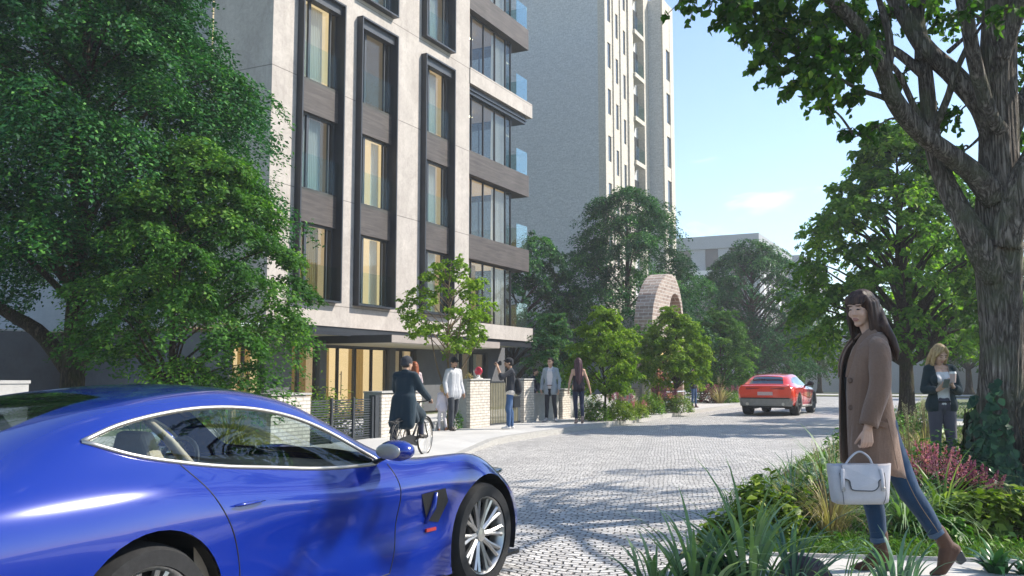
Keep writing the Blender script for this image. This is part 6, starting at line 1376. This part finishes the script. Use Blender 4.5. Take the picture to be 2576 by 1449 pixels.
# photographer
ph, Jp, Rp, kp = figure('photographer in jeans raising a camera to his face by the slatted gate', GP(1283, 1079), face_dir(-.86, .1), 1.72, {'el_l': (-.25, .24, 1.27), 'wr_l': (-.09, .31, 1.50), 'el_r': (.23, .20, 1.24), 'wr_r': (.10, .31, 1.53), 'kn_l': (-.12, .07, .49), 'an_l': (-.13, .06, .075), 'to_l': (-.15, .21, .03), 'kn_r': (.08, .0, .49), 'an_r': (.09, -.05, .075), 'to_r': (.10, .10, .03), 'head': (0, .04, 1.615)},
       'olive', black, 'cap', [('shirt', cloth('cream_tshirt', (.62, .56, .50), var=.05), {'hem': .05, 'g': .012, 'sl': .3}), ('jacket', charcoal, {'g': .022, 'sl': .62, 'open': lambda u: .07+.05*u, 'hem': .0, 'collar': 1}), ('trousers', denim, {'g': .014}), ('shoe', whiteshoe)], hands={'l': {'d': (.35, .1, .9), 'n': (.6, .6, 0), 'c': .75}, 'r': {'d': (-.45, .1, .85), 'n': (-.6, .6, 0), 'c': .75}}, beard=1)
def local_pt(o, p): c, s = math.cos(o.rotation_euler[2]), math.sin(o.rotation_euler[2]); return np.array([o.location[0]+c*p[0]-s*p[1], o.location[1]+s*p[0]+c*p[1], o.location[2]+p[2]])
cm = root('camera', local_pt(ph, V3(0, .255, 1.60)*kp), 'dark camera with silver lens rings held up by the photographer', 'camera', None, ph.rotation_euler[2])
mb = MB(); mb.cbox((0, 0, 0), (.13, .06, .085)); mb.cbox((0, 0, .052), (.055, .05, .03)); mb.cbox((.05, .0, 0), (.035, .085, .08)); o = build(mb, 'camera_body', M['black_trim'], cm, world=False)
mb = MB(); mb.lathe([(.034, .03), (.036, .06), (.032, .075), (.034, .13)], (0, 0, -.005), 'y', 20); build(mb, 'lens', M['black_trim'], cm, smooth=True, world=False, auto=R(40))
mb = MB(); mb.lathe([(.0365, .06), (.0375, .066), (.0365, .072)], (0, 0, -.005), 'y', 20); build(mb, 'lens_ring', M['chrome'], cm, smooth=True, world=False)
bg_ = root('shoulder_bag', local_pt(ph, V3(.0, -.19, .98)*kp), 'black shoulder bag hanging at the back of the photographer', 'bag', None, ph.rotation_euler[2])
mb = MB(); mb.ell((0, 0, .06), (.17, .10, .20), 16, 10); mb.ell((0, -.01, .0), (.18, .11, .15), 16, 10); blob(mb, 'bag_body', black, bg_, .012, 3)
mb = MB(); mb.tube(smooth_path([(-.12, .0, .18), (-.17, .12, .38), (-.12, .19, .47), (.0, .32, .38), (.10, .31, .2), (.17, .18, .05), (.12, .03, .1)], 30), .016, 6, flat=.4); build(mb, 'strap', black, bg_, smooth=True, world=False)
# man in the blazer
figure('smiling man in a pale blue grey blazer with a brown belt and dark trousers', GP(1385, 1060), face_dir(-.28, .85), 1.80, {'el_l': (-.245, -.03, 1.13), 'wr_l': (-.25, .06, .88), 'el_r': (.245, -.03, 1.13), 'wr_r': (.25, .05, .88), 'kn_l': (-.11, .02, .49), 'an_l': (-.14, -.02, .075), 'to_l': (-.19, .12, .03), 'kn_r': (.10, .03, .49), 'an_r': (.11, .03, .075), 'to_r': (.16, .17, .03)},
       'light', 'darkbrown', 'short', [('shirt', cloth('white_shirt', (.64, .60, .60), var=.05), {'g': .008, 'hem': .0, 'collar': 1, 'sl': .4}), ('jacket', paleblue, {'g': .013, 'hem': .15, 'name': 'blazer', 'open': lambda u: .035+.05*max(0, min(1, 1.05-abs(u-.55)*1.4))}), ('trousers', charcoal, {'g': .008}), ('belt', brownleather), ('shoe', cloth('grey_shoe', (.45, .42, .41), var=.05))], yaw=R(-12))
# woman in black walking away
figure('long haired woman in a black backless top and navy leggings walking away', GP(1455, 1066), face_dir(-.12, -1), 1.76, {'el_l': (-.235, -.04, 1.13), 'wr_l': (-.265, .02, .88), 'el_r': (.245, -.05, 1.13), 'wr_r': (.31, -.04, .90), 'kn_l': (-.075, .04, .49), 'an_l': (-.07, -.05, .10), 'to_l': (-.07, .07, .03), 'kn_r': (.085, -.03, .49), 'an_r': (.065, -.22, .16), 'to_r': (.07, -.14, .04)},
       'light', 'plum', 'long', [('shirt', cloth('black_silk_top', (.020, .014, .022), rough=.5), {'g': .009, 'sl': .05, 'hem': .02, 'low': lambda c: c[2] > 1.385 or (c[2] > 1.27 and c[1] < -.03) or abs(c[0]) > .152, 'name': 'top'}), ('trousers', navy, {'g': .004, 'name': 'leggings', 'thigh': .078}), ('shoe', pmat('pale_pump', (.36, .25, .21), .6))], fem=True)
# behind the low wall and behind the cyclist
figure('laughing young man in a navy top standing behind the low grey wall', gnd(1346, 28.6, .1), face_dir(.8, .5), 1.52, {'el_l': (-.24, -.02, 1.14), 'wr_l': (-.20, .12, .95), 'wr_r': (.2, .14, .95)}, 'light', 'darkbrown', 'crop', [('shirt', navy, {'g': .02, 'hem': .06, 'collar': 1}), ('trousers', denim, {}), ('shoe', darkshoe)])
figure('woman with auburn hair in a pale pink top seen just past the cyclist', gnd(1043, 23.6, .1), face_dir(-.4, -.8), 1.66, {'el_r': (.22, .05, 1.2), 'wr_r': (.13, .18, 1.38)}, 'fair', 'red', 'bob', [('shirt', pink, {'g': .014, 'hem': .08}), ('trousers', denim, {}), ('shoe', darkshoe)], fem=True)
figure('woman in a black top and blue jeans raising her arm near the rail gate', gnd(1742, 37.6, .121), face_dir(.45, .55), 1.52, {'el_r': (.26, .06, 1.50), 'wr_r': (.14, .06, 1.70), 'el_l': (-.23, -.04, 1.13), 'kn_l': (-.07, .05, .49), 'an_l': (-.06, .05, .075), 'to_l': (-.08, .18, .03)}, 'light', 'darkbrown', 'bob', [('shirt', black, {'g': .012, 'sl': .4}), ('trousers', denim, {'g': .006}), ('shoe', plumb, {'shaft': .10})], fem=True)
# woman with the phone
pw, Jw, Rw, kw = figure('blond woman in a dark jacket and slate trousers looking down at her phone', np.array([*gnd(2360, 12.05)[:2], .10]), face_dir(-.12, 1), 1.72, {'el_l': (-.215, .02, 1.12), 'wr_l': (-.085, .20, 1.185), 'el_r': (.215, .02, 1.14), 'wr_r': (.10, .22, 1.14), 'kn_l': (-.095, .03, .49), 'head': (.01, .035, 1.60), 'an_r': (.10, .03, .075)},
       'fair', 'blond', 'bob', [('shirt', cloth('white_vest', (.66, .65, .66), var=.04), {'g': .008, 'sl': .1, 'name': 'top', 'low': lambda c: (c[2] > 1.37 and abs(c[0]) < .09 and c[1] > 0)}), ('jacket', teal, {'g': .020, 'sl': .86, 'hem': .02, 'open': lambda u: .075+.012*u, 'collar': 0}), ('trousers', greytr, {'g': .016, 'flare': .012, 'to': .93}), ('belt', black), ('shoe', darkshoe)],
       fem=True, pitch=R(-26), yaw=R(16), hands={'r': {'d': (-.45, .55, .60), 'n': (-.55, .0, .75), 'c': .42}, 'l': {'d': (.25, .45, .75), 'n': (.95, .2, 0), 'c': .55}}, vox=.0065)
p_ = root('phone', local_pt(pw, V3(.035, .315, 1.225)*kw), 'slim grey phone in the right hand of the blond woman', 'phone', None, pw.rotation_euler[2])
mb = MB(); mb.cbox((0, 0, 0), (.074, .009, .15), 0, R(-42)); o = build(mb, 'case', pmat('phone_case', (.16, .19, .20), .35), p_, world=False); o.modifiers.new('b', 'BEVEL').width = .004; evaluated(o)
mb = MB(); mb.cbox((0, -.0045, .0042), (.066, .002, .138), 0, R(-42)); build(mb, 'screen', pmat('phone_screen', (.25, .33, .34), .12, spec=.7), p_, world=False)
c_ = root('coffee_cup', local_pt(pw, V3(-.055, .305, 1.235)*kw), 'white paper coffee cup with a white lid held by the blond woman', 'cup', None)
mb = MB(); mb.lathe([(.001, 0), (.029, 0), (.040, .115), (.001, .115)], n=24); build(mb, 'cup', pmat('paper_cup', (.56, .42, .38), .7, var=.04), c_, smooth=True, world=False, auto=R(40))
mb = MB(); mb.lathe([(.0425, .112), (.043, .122), (.039, .130), (.037, .140), (.001, .140)], n=24); build(mb, 'lid', pmat('white_lid', (.74, .73, .72), .45, var=.03), c_, smooth=True, world=False, auto=R(40))
# ================================================================ CYCLIST AND BICYCLE
bk = root('bicycle', (-8.50, 12.87, .022), 'black upright town bicycle with mudguards ridden by the man in the dark coat', 'bicycle', None, R(98))
def cycle_wheel(x):
    w_ = bpy.data.objects.new('wheel', None); C.objects.link(w_); w_.parent = bk; w_.location = (x, 0, .325); r = .325
    mb = MB(); th = np.linspace(0, 2*PI, 49); mb.tube([(r*.955*math.cos(t), 0, r*.955*math.sin(t)) for t in th], .017, 8); build(mb, 'tyre', M['tyre'], w_, smooth=True, world=False)
    mb = MB(); mb.tube([(r*.895*math.cos(t), 0, r*.895*math.sin(t)) for t in th], .010, 6); build(mb, 'rim', M['chrome'], w_, smooth=True, world=False)
    mb = MB()
    for i in range(28): a = 2*PI*i/28; s = .02 if i % 2 else -.02; mb.tube([(.02*math.cos(a+.8), s, .02*math.sin(a+.8)), (r*.89*math.cos(a), 0, r*.89*math.sin(a))], .0016, 4)
    build(mb, 'spokes', M['chrome'], w_, world=False)
    mb = MB(); mb.lathe([(.012, -.05), (.028, -.03), (.02, 0), (.028, .03), (.012, .05)], axis='y', n=14); build(mb, 'hub', M['steel2'], w_, smooth=True, world=False)
cycle_wheel(0); cycle_wheel(1.04)
B = {'bb': (.46, 0, .28), 'st': (.30, 0, .70), 'ht': (.80, 0, .78), 'hb': (.83, 0, .66), 'ra': (0, 0, .325), 'fa': (1.04, 0, .325)}
mb = MB()
for a, b, r_ in (('bb', 'st', .016), ('st', 'ht', .016), ('bb', 'hb', .018), ('ht', 'hb', .020)): mb.tube([B[a], B[b]], r_, 10)
for s in (-1, 1):
    mb.tube([B['bb'], (0, s*.06, .325)], .010, 8); mb.tube([(.31, s*.01, .66), (0, s*.06, .325)], .009, 8); mb.tube([(.83, s*.03, .66), (.93, s*.05, .56), (1.04, s*.055, .325)], .012, 8)
mb.tube([(.30, 0, .70), (.275, 0, .80)], .013, 8); mb.tube([(.80, 0, .78), (.785, 0, .93)], .013, 8)
build(mb, 'frame', M['black_trim'], bk, smooth=True, world=False)
mb = MB(); mb.tube(smooth_path([(.60, -.29, .955), (.70, -.27, .97), (.80, -.14, .95), (.79, 0, .935), (.80, .14, .95), (.70, .27, .97), (.60, .29, .955)], 26), .012, 8)
for s in (-1, 1): mb.tube([(.56, s*.295, .95), (.68, s*.275, .968)], .019, 8)
build(mb, 'handlebar', M['black_trim'], bk, smooth=True, world=False)
mb = MB(); mb.tube([(.14, 0, .83), (.22, 0, .845), (.32, 0, .835), (.42, 0, .83)], [.075, .085, .045, .022], 12, flat=.4); build(mb, 'saddle', M['black_trim'], bk, smooth=True, world=False)
for cx, a0, a1 in ((0, .15, 2.75), (1.04, .35, 2.45)):
    mb = MB(); th = np.linspace(a0, a1, 22); mb.tube([(cx+.352*math.cos(t), 0, .325+.352*math.sin(t)) for t in th], .026, 8, flat=.35); build(mb, 'mudguard', M['black_trim'], bk, smooth=True, world=False)
mb = MB(); mb.rings([[(-.06, -.045, .285), (-.06, -.045, .36), (-.06, -.065, .36), (-.06, -.065, .285)], [(.30, -.05, .25), (.30, -.05, .40), (.30, -.07, .40), (.30, -.07, .25)], [(.56, -.05, .20), (.56, -.05, .36), (.56, -.07, .36), (.56, -.07, .20)]]); build(mb, 'chain_guard', M['black_trim'], bk, world=False)
for s, a in ((-1, R(20)), (1, R(200))):
    e = (.46+.165*math.cos(a), s*.09, .28+.165*math.sin(a)); mb = MB(); mb.tube([(.46, s*.085, .28), e], .012, 6); build(mb, 'crank', M['steel2'], bk, world=False)
    mb = MB(); mb.cbox((e[0], s*.145, e[2]), (.09, .09, .022)); build(mb, 'pedal', M['black_trim'], bk, world=False)
mb = MB(); mb.tube([(-.30, 0, .62), (.1, 0, .64)], .010, 6)
for s in (-1, 1): mb.tube([(-.28, s*.06, .63), (.12, s*.06, .65)], .008, 6); mb.tube([(-.2, s*.06, .63), (0, s*.065, .33)], .006, 6)
build(mb, 'rack', M['black_trim'], bk, smooth=True, world=False)
# rider: local +Y is the riding direction
def skirt(J, k):
    out = []
    for u in (-.14, -.05, .05, .14): out.append((V3(u*.7, -.02, 1.0)*k, V3(u*1.0, -.10, .60)*k, .125*k, .10*k))
    out += [(J['hip_r'], J['kn_r']+V3(0, .01, -.02)*k, .12*k, .095*k), (J['kn_r'], J['kn_r']+V3(.02, -.04, -.13)*k, .085*k, .05*k), (J['hip_l'], V3(-.16, .02, .58)*k, .12*k, .09*k), (V3(.1, -.05, .9)*k, V3(.13, .18, .66)*k, .1*k, .07*k), (V3(.0, -.05, .95)*k, V3(.0, .1, .68)*k, .1*k, .08*k)]
    return out
figure('man in a long dark coat and cap riding the black bicycle', (-8.53, 13.068, .022), R(8), 1.72, {'pelvis': (0, .02, .95), 'waist': (0, .03, 1.08), 'chest': (0, .05, 1.27), 'neck': (0, .045, 1.46), 'head': (0, .085, 1.605), 'sh_l': (-.165, .03, 1.40), 'sh_r': (.165, .03, 1.40), 'el_l': (-.235, .15, 1.17), 'wr_l': (-.27, .38, 1.02), 'el_r': (.235, .15, 1.17), 'wr_r': (.275, .38, 1.02),
        'hip_l': (-.10, .04, .92), 'kn_l': (-.22, .10, .50), 'an_l': (-.26, .05, .085), 'to_l': (-.28, .20, .03), 'hip_r': (.09, .05, .92), 'kn_r': (.13, .40, .74), 'an_r': (.135, .40, .40), 'to_r': (.14, .55, .365)},
       'light', charcoal, 'beanie', [('coat', coatnavy, {'g': .026, 'skirt': skirt, 'collar': 1}), ('trousers', navy, {'g': .008}), ('shoe', darkshoe)], hands={'l': {'d': (.0, .8, -.35), 'n': (0, -.4, -.9), 'c': .9}, 'r': {'d': (.0, .8, -.35), 'n': (0, -.4, -.9), 'c': .9}}, yaw=R(-22))
# ================================================================ WOMAN IN THE FOREGROUND
wool = (lambda k: k)(None)
def wool_mat():
    k = N('brown_wool'); co = k.co(); n = k.noise(co, 260, 4, .7); n2 = k.noise(co, 2.5, 4); n3 = k.noise(k.co(scale=(1, 1, 5)), 60, 3)
    f = k.math('ADD', k.math('MULTIPLY', n, .35), k.math('ADD', k.math('MULTIPLY', n2, .4), k.math('MULTIPLY', n3, .25)))
    c = k.ramp(f, [(.33, (.135, .078, .052)), (.68, (.275, .172, .122))]); fold = k.noise(k.co(scale=(1, 1, .25)), 9, 3, .5, .6)
    return k.done(k.pbr(c, .92, 0, .15, k.bump(k.math('ADD', fold, k.math('MULTIPLY', n, .10)), .75, .035), **{'Sheen Weight': .3}))
M['wool'] = wool_mat()
jean = cloth('dark_blue_jeans', (.014, .042, .092), sc=220, bump=.3, var=.3); jeanhem = cloth('jeans_hem', (.06, .10, .16), var=.2)
suede = cloth('brown_suede', (.085, .042, .026), sc=150, bump=.4, var=.2, rough=.7); heelm = pmat('dark_heel', (.030, .032, .038), .45)
darktop = cloth('dark_knit', (.016, .018, .024), sc=200)
wl = gnd(2190, 6.25, .107); wr = R(180)+HEAD; wrz = face_dir(-1, .0)
wm = root('person', wl, 'dark haired woman in a long brown coat walking past with a pale handbag', 'person', None, wrz)
def P3(x, y, z): return V3(x, y, z)
hc = P3(-.005, .060, 1.745); hR = rotm(R(36), R(-9), 0); hs = 1.0
mb = MB()
chain(mb, [P3(0, -.01, 1.42), P3(0, .0, 1.54), P3(-.002, .045, 1.67)], [.055, .046, .043]); head_shape(mb, hc, hR, hs, True)
for u in (-1, 0, 1): chain(mb, [P3(u*.09, 0, 1.46), P3(u*.07, .02, 1.25), P3(u*.05, .01, 1.08), P3(u*.07, -.02, .95)], [.07, .085, .075, .09])
LA = [P3(-.155, .02, 1.50), P3(-.235, .055, 1.22), P3(-.268, .145, .965)]; RA = [P3(.155, .01, 1.50), P3(.215, -.03, 1.22), P3(.225, .0, .97)]
for q in (LA, RA): chain(mb, [q[0]+(q[1]-q[0])*.12]+q[1:], [.038, .038, .027])
RL = [P3(.085, -.03, .92), P3(.085, .005, .50), P3(.085, -.045, .13)]; LL = [P3(-.085, -.02, .92), P3(-.09, -.175, .54), P3(-.09, -.40, .185)]
for q in (RL, LL): chain(mb, q, [.085, .052, .034])
hand(mb, P3(-.268, .150, .955), P3(.04, .03, -1), P3(1, 0, 0), -1, .80, .98, .0088); hand(mb, P3(.225, .0, .96), P3(0, .2, -1), P3(-1, 0, 0), 1, .4, 1.)
body = blob(mb, 'body', [SK['fair'], M['eye'], M['lip'], M['brow'], M['eye_white'], HAIR['darkbrown']], wm, .0045, 1); paint_face(body, hc, hR, hs, True)
mb = MB()
def HP(x, y, z): return hc+hR@V3(x, y, z)
Mx = Matrix(hR.tolist())
mb.ell(HP(0, -.020, .040), (.085, .102, .094), 22, 14, Mx); mb.ell(HP(0, -.052, -.02), (.080, .066, .10), 20, 12, Mx)
for i in range(12): x = -.066+.012*i; chain(mb, [HP(x*.55, .020, .112), HP(x*.92, .070-2.2*x*x, .080-2.5*x*x), HP(x*1.06, .092-3.2*x*x, .042-.005*(i % 2)-1.0*x*x)], [.014, .0125, .0035], 8)
for q in (-1, 1): chain(mb, [HP(q*.066, .04, .075), HP(q*.080, .026, .01), HP(q*.081, .026, -.07), HP(q*.076, .036, -.15), HP(q*.062, .04, -.24)], [.022, .020, .019, .015, .004], 10)
for x, y, l, r0 in ((-.07, -.03, .25, .03), (-.05, -.065, .30, .036), (-.015, -.09, .34, .038), (.025, -.095, .34, .038), (.055, -.06, .30, .034), (.075, -.02, .22, .028), (-.078, -.0, .18, .024)):
    b = V3(0, -.02, 0); p0 = HP(x, y, .03); p1 = HP(x*1.12, y*1.1, -.09); e = p1+V3(0, -.025, -.12); chain(mb, [p0, p1, e, p1+b+V3(0, -.02, -.12-l*.55)], [r0*1.2, r0*1.1, r0*.95, r0*.25], 10)
for i, x in enumerate((-.095, -.06, -.02, .02, .06)): chain(mb, [HP(x*.7, -.085, -.02), P3(x*1.0, -.055, 1.62), P3(x*1.15, -.100, 1.53), P3(x*1.2-.01, -.118, 1.46), P3(x*1.15-.01, -.118, 1.395+.02*(i % 2))], [.034, .034, .028, .022, .006], 10)
blob(mb, 'hair', HAIR['brown'], wm, .0050, 4)
# dark top
mb = MB()
for u in (-1, 0, 1): chain(mb, [P3(u*.10, .015, 1.44), P3(u*.09, .065, 1.30), P3(u*.075, .055, 1.12), P3(u*.085, .03, .92), P3(u*.08, .02, .80)], [.075, .098, .098, .105, .10])
chain(mb, [P3(0, -.005, 1.48), P3(0, .01, 1.555)], [.062, .054]); blob(mb, 'top', darktop, wm, .009, 4)
# coat: an open shell of rings with thickness
lev = [(.655, .205, -.165, .225), (.75, .207, -.15, .222), (.88, .207, -.128, .214), (1.0, .205, -.108, .205), (1.12, .203, -.092, .198), (1.24, .199, -.082, .193), (1.34, .190, -.080, .190), (1.42, .174, -.084, .186), (1.48, .147, -.086, .176), (1.525, .107, -.083, .155), (1.555, .080, -.078, .122), (1.58, .062, -.072, .085)]
th = np.linspace(R(90)+.23, R(450)-.23, 64); v = []; f = []
for i, (z, yf, yb, hw) in enumerate(lev):
    m, h = (yf+yb)/2, (yf-yb)/2; op = 1. if i < 7 else 1.
    for t in th:
        c, s = math.cos(t), math.sin(t); x = hw*np.sign(c)*abs(c)**.75; y = m+h*np.sign(s)*abs(s)**.85
        fl = max(0, (1.0-z))*.016*math.sin(5*t+1.); tilt = max(0, 1-(z-.655)/.5)
        v.append((x*(1+fl), y*(1+fl), z+tilt*.26*(y+.02)+.004*math.sin(7*t)*tilt))
n = len(th)
for i in range(len(lev)-1):
    for j in range(n-1): f.append((i*n+j, i*n+j+1, (i+1)*n+j+1, (i+1)*n+j))
mb = MB(); mb.add(v, f); coat = build(mb, 'coat', M['wool'], wm, smooth=True, world=False)
coat.modifiers.new('s', 'SUBSURF').levels = 1; sm = coat.modifiers.new('t', 'SOLIDIFY'); sm.thickness = .012; sm.offset = 0; evaluated(coat)
for q, nm in ((LA, -1), (RA, 1)):
    c = q[2]+(q[1]-q[2])*.03; mb = MB(); pts = smooth_path([q[0]+V3(-nm*.075, 0, .022), q[0]+V3(nm*.008, -.005, -.045), q[0]*.45+q[1]*.55+V3(nm*.012, -.008, 0), q[1]+V3(nm*.008, -.006, 0), q[1]*.4+c*.6+V3(nm*.004, 0, 0), c], 22)
    mb.tube(pts, np.interp(np.linspace(0, 1, 22), [0, .15, .3, .5, .62, .85, 1], [.045, .068, .068, .064, .064, .058, .0555]), 22, cap=False); sl = build(mb, 'sleeve', M['wool'], wm, smooth=True, world=False)
    sm = sl.modifiers.new('t', 'SOLIDIFY'); sm.thickness = .008; sm.offset = 0; evaluated(sl)
def ribbon(name, pts, wds, mat, parent, nrm, th_=.008):
    P = smooth_path(pts, 20); W = np.interp(np.linspace(0, 1, 20), np.linspace(0, 1, len(wds)), wds); t = unit(np.gradient(P, axis=0)); s = unit(np.cross(t, nrm)); nn = unit(np.cross(s, t)); rg = []
    for p, w_, a, b in zip(P, W, s, nn): rg.append([p-a*w_-b*th_/2, p+a*w_-b*th_/2, p+a*w_+b*th_/2, p-a*w_+b*th_/2])
    mb = MB(); mb.rings(rg); o = build(mb, name, mat, parent, world=False); o.modifiers.new('b', 'BEVEL').width = .002; return evaluated(o)
for q in (-1, 1):
    ribbon('lapel', [P3(q*.062, -.04, 1.592), P3(q*.082, .01, 1.594), P3(q*.098, .075, 1.548), P3(q*.115, .125, 1.47), P3(q*.105, .172, 1.38), P3(q*.070, .202, 1.285)], [.024, .028, .032, .040, .030, .006], M['wool'], wm, P3(q*.75, .55, .25), .010)
ribbon('collar', [P3(-.062, -.03, 1.590), P3(-.03, -.062, 1.595), P3(.03, -.062, 1.595), P3(.062, -.03, 1.590)], [.026, .03, .03, .026], M['wool'], wm, P3(0, -1, .3), .012)
def front_x(z): return None
for z in (1.262, 1.085):
    mb = MB(); c = P3(-.112, .192, z); d = unit(P3(-.72, .70, 0)); M4 = Vector(d).to_track_quat('Z', 'Y').to_matrix().to_4x4()
    bm_ = MB(); bm_.lathe([(.001, .010), (.014, .010), (.018, .006), (.018, -.004)], n=20); vv = [tuple(M4 @ Vector(p)+Vector(c)) for p in np.concatenate(bm_.v)]; mb.add(vv, bm_.f); build(mb, 'button', pmat('brown_button', (.10, .05, .03), .4), wm, smooth=True, world=False, auto=R(40))
mb = MB(); mb.tube([(-.214, .0, 1.02), (-.222, -.03, .85), (-.232, -.05, .70)], .0028, 6); build(mb, 'side_seam', M['wool'], wm, world=False)
ribbon('pocket_flap', [P3(-.222, .11, 1.0), P3(-.226, .05, .985), P3(-.222, -.0, .972)], [.018, .018, .018], M['wool'], wm, P3(-1, 0, 0), .008)
# jeans, hems, boots
for q, nm in ((RL, 'r'), (LL, 'l')):
    a = q[1]+(q[2]-q[1])*(.80 if nm == 'r' else .74); mb = MB(); chain(mb, [q[0]+V3(0, 0, .04), q[0], q[1], q[1]*.5+a*.5+V3(0, -.008, 0), a], [.10, .098, .072, .062, .052], 18); blob(mb, 'jeans_leg', jean, wm, .0075, 4)
    d = unit(q[2]-q[1]); mb = MB(); chain(mb, [a-d*.004, a+d*.014], [.0560, .0560], 18)
    rg = [a+d*t for t in (-.012, .012)]; mb = MB(); mb.tube([a-d*.012, a+d*.016], .0565, 24); build(mb, 'hem', jeanhem, wm, smooth=True, world=False, auto=R(50))
mb = MB()
for s_, q in ((0, LL),):
    pts = smooth_path([q[0]+V3(-.094, .0, .0), q[1]+V3(-.073, .004, 0), q[1]+(q[2]-q[1])*.72+V3(-.056, .004, 0)], 14); mb.tube(pts, .0016, 5)
build(mb, 'seam', pmat('seam_thread', (.22, .16, .09), .8), wm, world=False)
def boot(sh0, an, heel, ball, toe, hb, hdir):
    mb = MB(); chain(mb, [sh0, an], [.050, .048], 16); chain(mb, [an, heel], [.048, .040]); chain(mb, [an+(ball-an)*.15, ball*.6+an*.4, ball, toe], [.048, .042, .034, .015]); chain(mb, [heel, ball], [.040, .034])
    for u in (-1, 1): chain(mb, [heel+V3(u*.004, 0, -.005), ball+V3(u*.010, 0, -.006), toe*.5+ball*.5+V3(u*.006, 0, -.006)], [.036, .028, .02])
    o = blob(mb, 'boot', suede, wm, .0055, 2)
    a = heel+V3(0, -.004, -.015); d = unit(hb-a); s = V3(1, 0, 0); t = unit(np.cross(d, s)); rg = []
    for p, w_ in ((a, .036), (a*.5+hb*.5, .031), (hb, .028)): rg.append([p-s*w_-t*w_*1.05, p+s*w_-t*w_*1.05, p+s*w_+t*w_*.95, p-s*w_+t*w_*.95])
    mb = MB(); mb.rings(rg); h = build(mb, 'heel', heelm, wm, world=False); h.modifiers.new('b', 'BEVEL').width = .008; evaluated(h)
boot(P3(.085, -.046, .235), P3(.085, -.05, .125), P3(.085, -.082, .095), P3(.085, .055, .032), P3(.088, .150, .018), P3(.085, -.095, .0), 0)
boot(P3(-.09, -.352, .285), P3(-.09, -.412, .185), P3(-.09, -.459, .165), P3(-.09, -.372, .040), P3(-.09, -.302, .014), P3(-.09, -.507, .085), 0)
# ---- handbag hanging from her hand
hb_ = root('handbag', local_pt(wm, P3(-.262, .205, .485)), 'pale grey leather handbag with a flap hanging from the woman\'s hand', 'handbag', None, wrz+R(4))
hb_.scale = (1, 1, .86)
leath = pmat('pale_leather', (.50, .475, .49), .48, var=.05, scale=9, bump=.25, bscale=260, spec=.45); leathdark = pmat('bag_edge', (.07, .075, .085), .5)
mb = MB(); rg = []
for z, y0, y1, dx in ((0, -.150, .160, .055), (.012, -.168, .180, .070), (.05, -.172, .186, .078), (.14, -.180, .196, .076), (.22, -.192, .206, .060), (.275, -.202, .214, .040)):
    t = np.linspace(0, 2*PI, 40, endpoint=False); m, h = (y0+y1)/2, (y1-y0)/2
    rg.append([(dx*np.sign(math.sin(a))*abs(math.sin(a))**.55, m+h*np.sign(math.cos(a))*abs(math.cos(a))**.45, z+(.018*abs(math.cos(a))**3*(z/.275)**2)-.0) for a in t])
mb.rings(rg); build(mb, 'bag_body', leath, hb_, smooth=True, world=False, auto=R(50))
# flap with rounded lower edge and cut corners
fy = [(-.095, .285), (.135, .285), (.132, .19), (.105, .175), (.100, .135), (.085, .110), (-.05, .105), (-.078, .13), (-.082, .17), (-.102, .185)]
def fx(z): return -.045-.036*min(1, max(0, (.285-z)/.12))
mb = MB(); v = [(fx(z)-.006, y, z) for y, z in fy]+[(fx(z)+.004, y, z) for y, z in fy]; n = len(fy)
mb.add(v, [tuple(range(n)), tuple(range(2*n-1, n-1, -1))]+[(i, (i+1) % n, n+(i+1) % n, n+i) for i in range(n)]); mb.box(-.05, .045, -.095, .135, .281, .289); build(mb, 'flap', leath, hb_, world=False)
mb = MB(); mb.tube(smooth_path([(fx(z)-.004, y, z) for y, z in [(.132, .19), (.106, .175), (.100, .137), (.083, .110), (.0, .103), (-.05, .105), (-.078, .132), (-.082, .17), (-.102, .185)]], 40), .0045, 6); build(mb, 'flap_edge', leathdark, hb_, world=False)
for y in (-.112, .146):
    mb = MB(); mb.tube(smooth_path([(-.074, y, .10), (-.085, y+.004, .15), (-.078, y+.002, .20), (-.062, y*.95, .26)], 14), .013, 8, flat=.4); build(mb, 'strap_tab', leath, hb_, smooth=True, world=False)
    mb = MB(); tt = np.linspace(0, 2*PI, 17); mb.tube([(-.088, y+.012*math.cos(a), .115+.012*math.sin(a)) for a in tt], .003, 6); build(mb, 'ring', M['chrome'], hb_, smooth=True, world=False)
mb = MB(); mb.tube(smooth_path([(-.02, .105, .28), (-.02, .07, .335), (0, .018, .372), (0, -.018, .374), (-.02, -.055, .335), (-.02, -.075, .28)], 26), .0075, 8); build(mb, 'handle', leath, hb_, smooth=True, world=False)
for y in (-.125, .150):
    mb = MB(); mb.tube(smooth_path([(-.067, y*.93, .005), (-.084, y, .06), (-.080, y*1.03, .14), (-.060, y*1.06, .23)], 16), .0022, 5); build(mb, 'piping', leathdark, hb_, world=False)
# ================================================================ HAZE
mb = MB(); mb.box(-90, 90, -12, 230, -1.05, 47); hz_ = build(mb, 'haze', None)
k = N('haze_air'); pv = k.n('ShaderNodeVolumePrincipled'); pv.inputs['Color'].default_value = (.92, .95, 1, 1); pv.inputs['Density'].default_value = HAZE; pv.inputs['Anisotropy'].default_value = .25
k.l(pv.outputs[0], k.out.inputs['Volume']); hz_.data.materials.append(k.m); hz_['kind'] = 'stuff'; hz_['label'] = 'pale haze in the air along the street'
sc.cycles.volume_bounces = 0; sc.cycles.volume_step_rate = 1
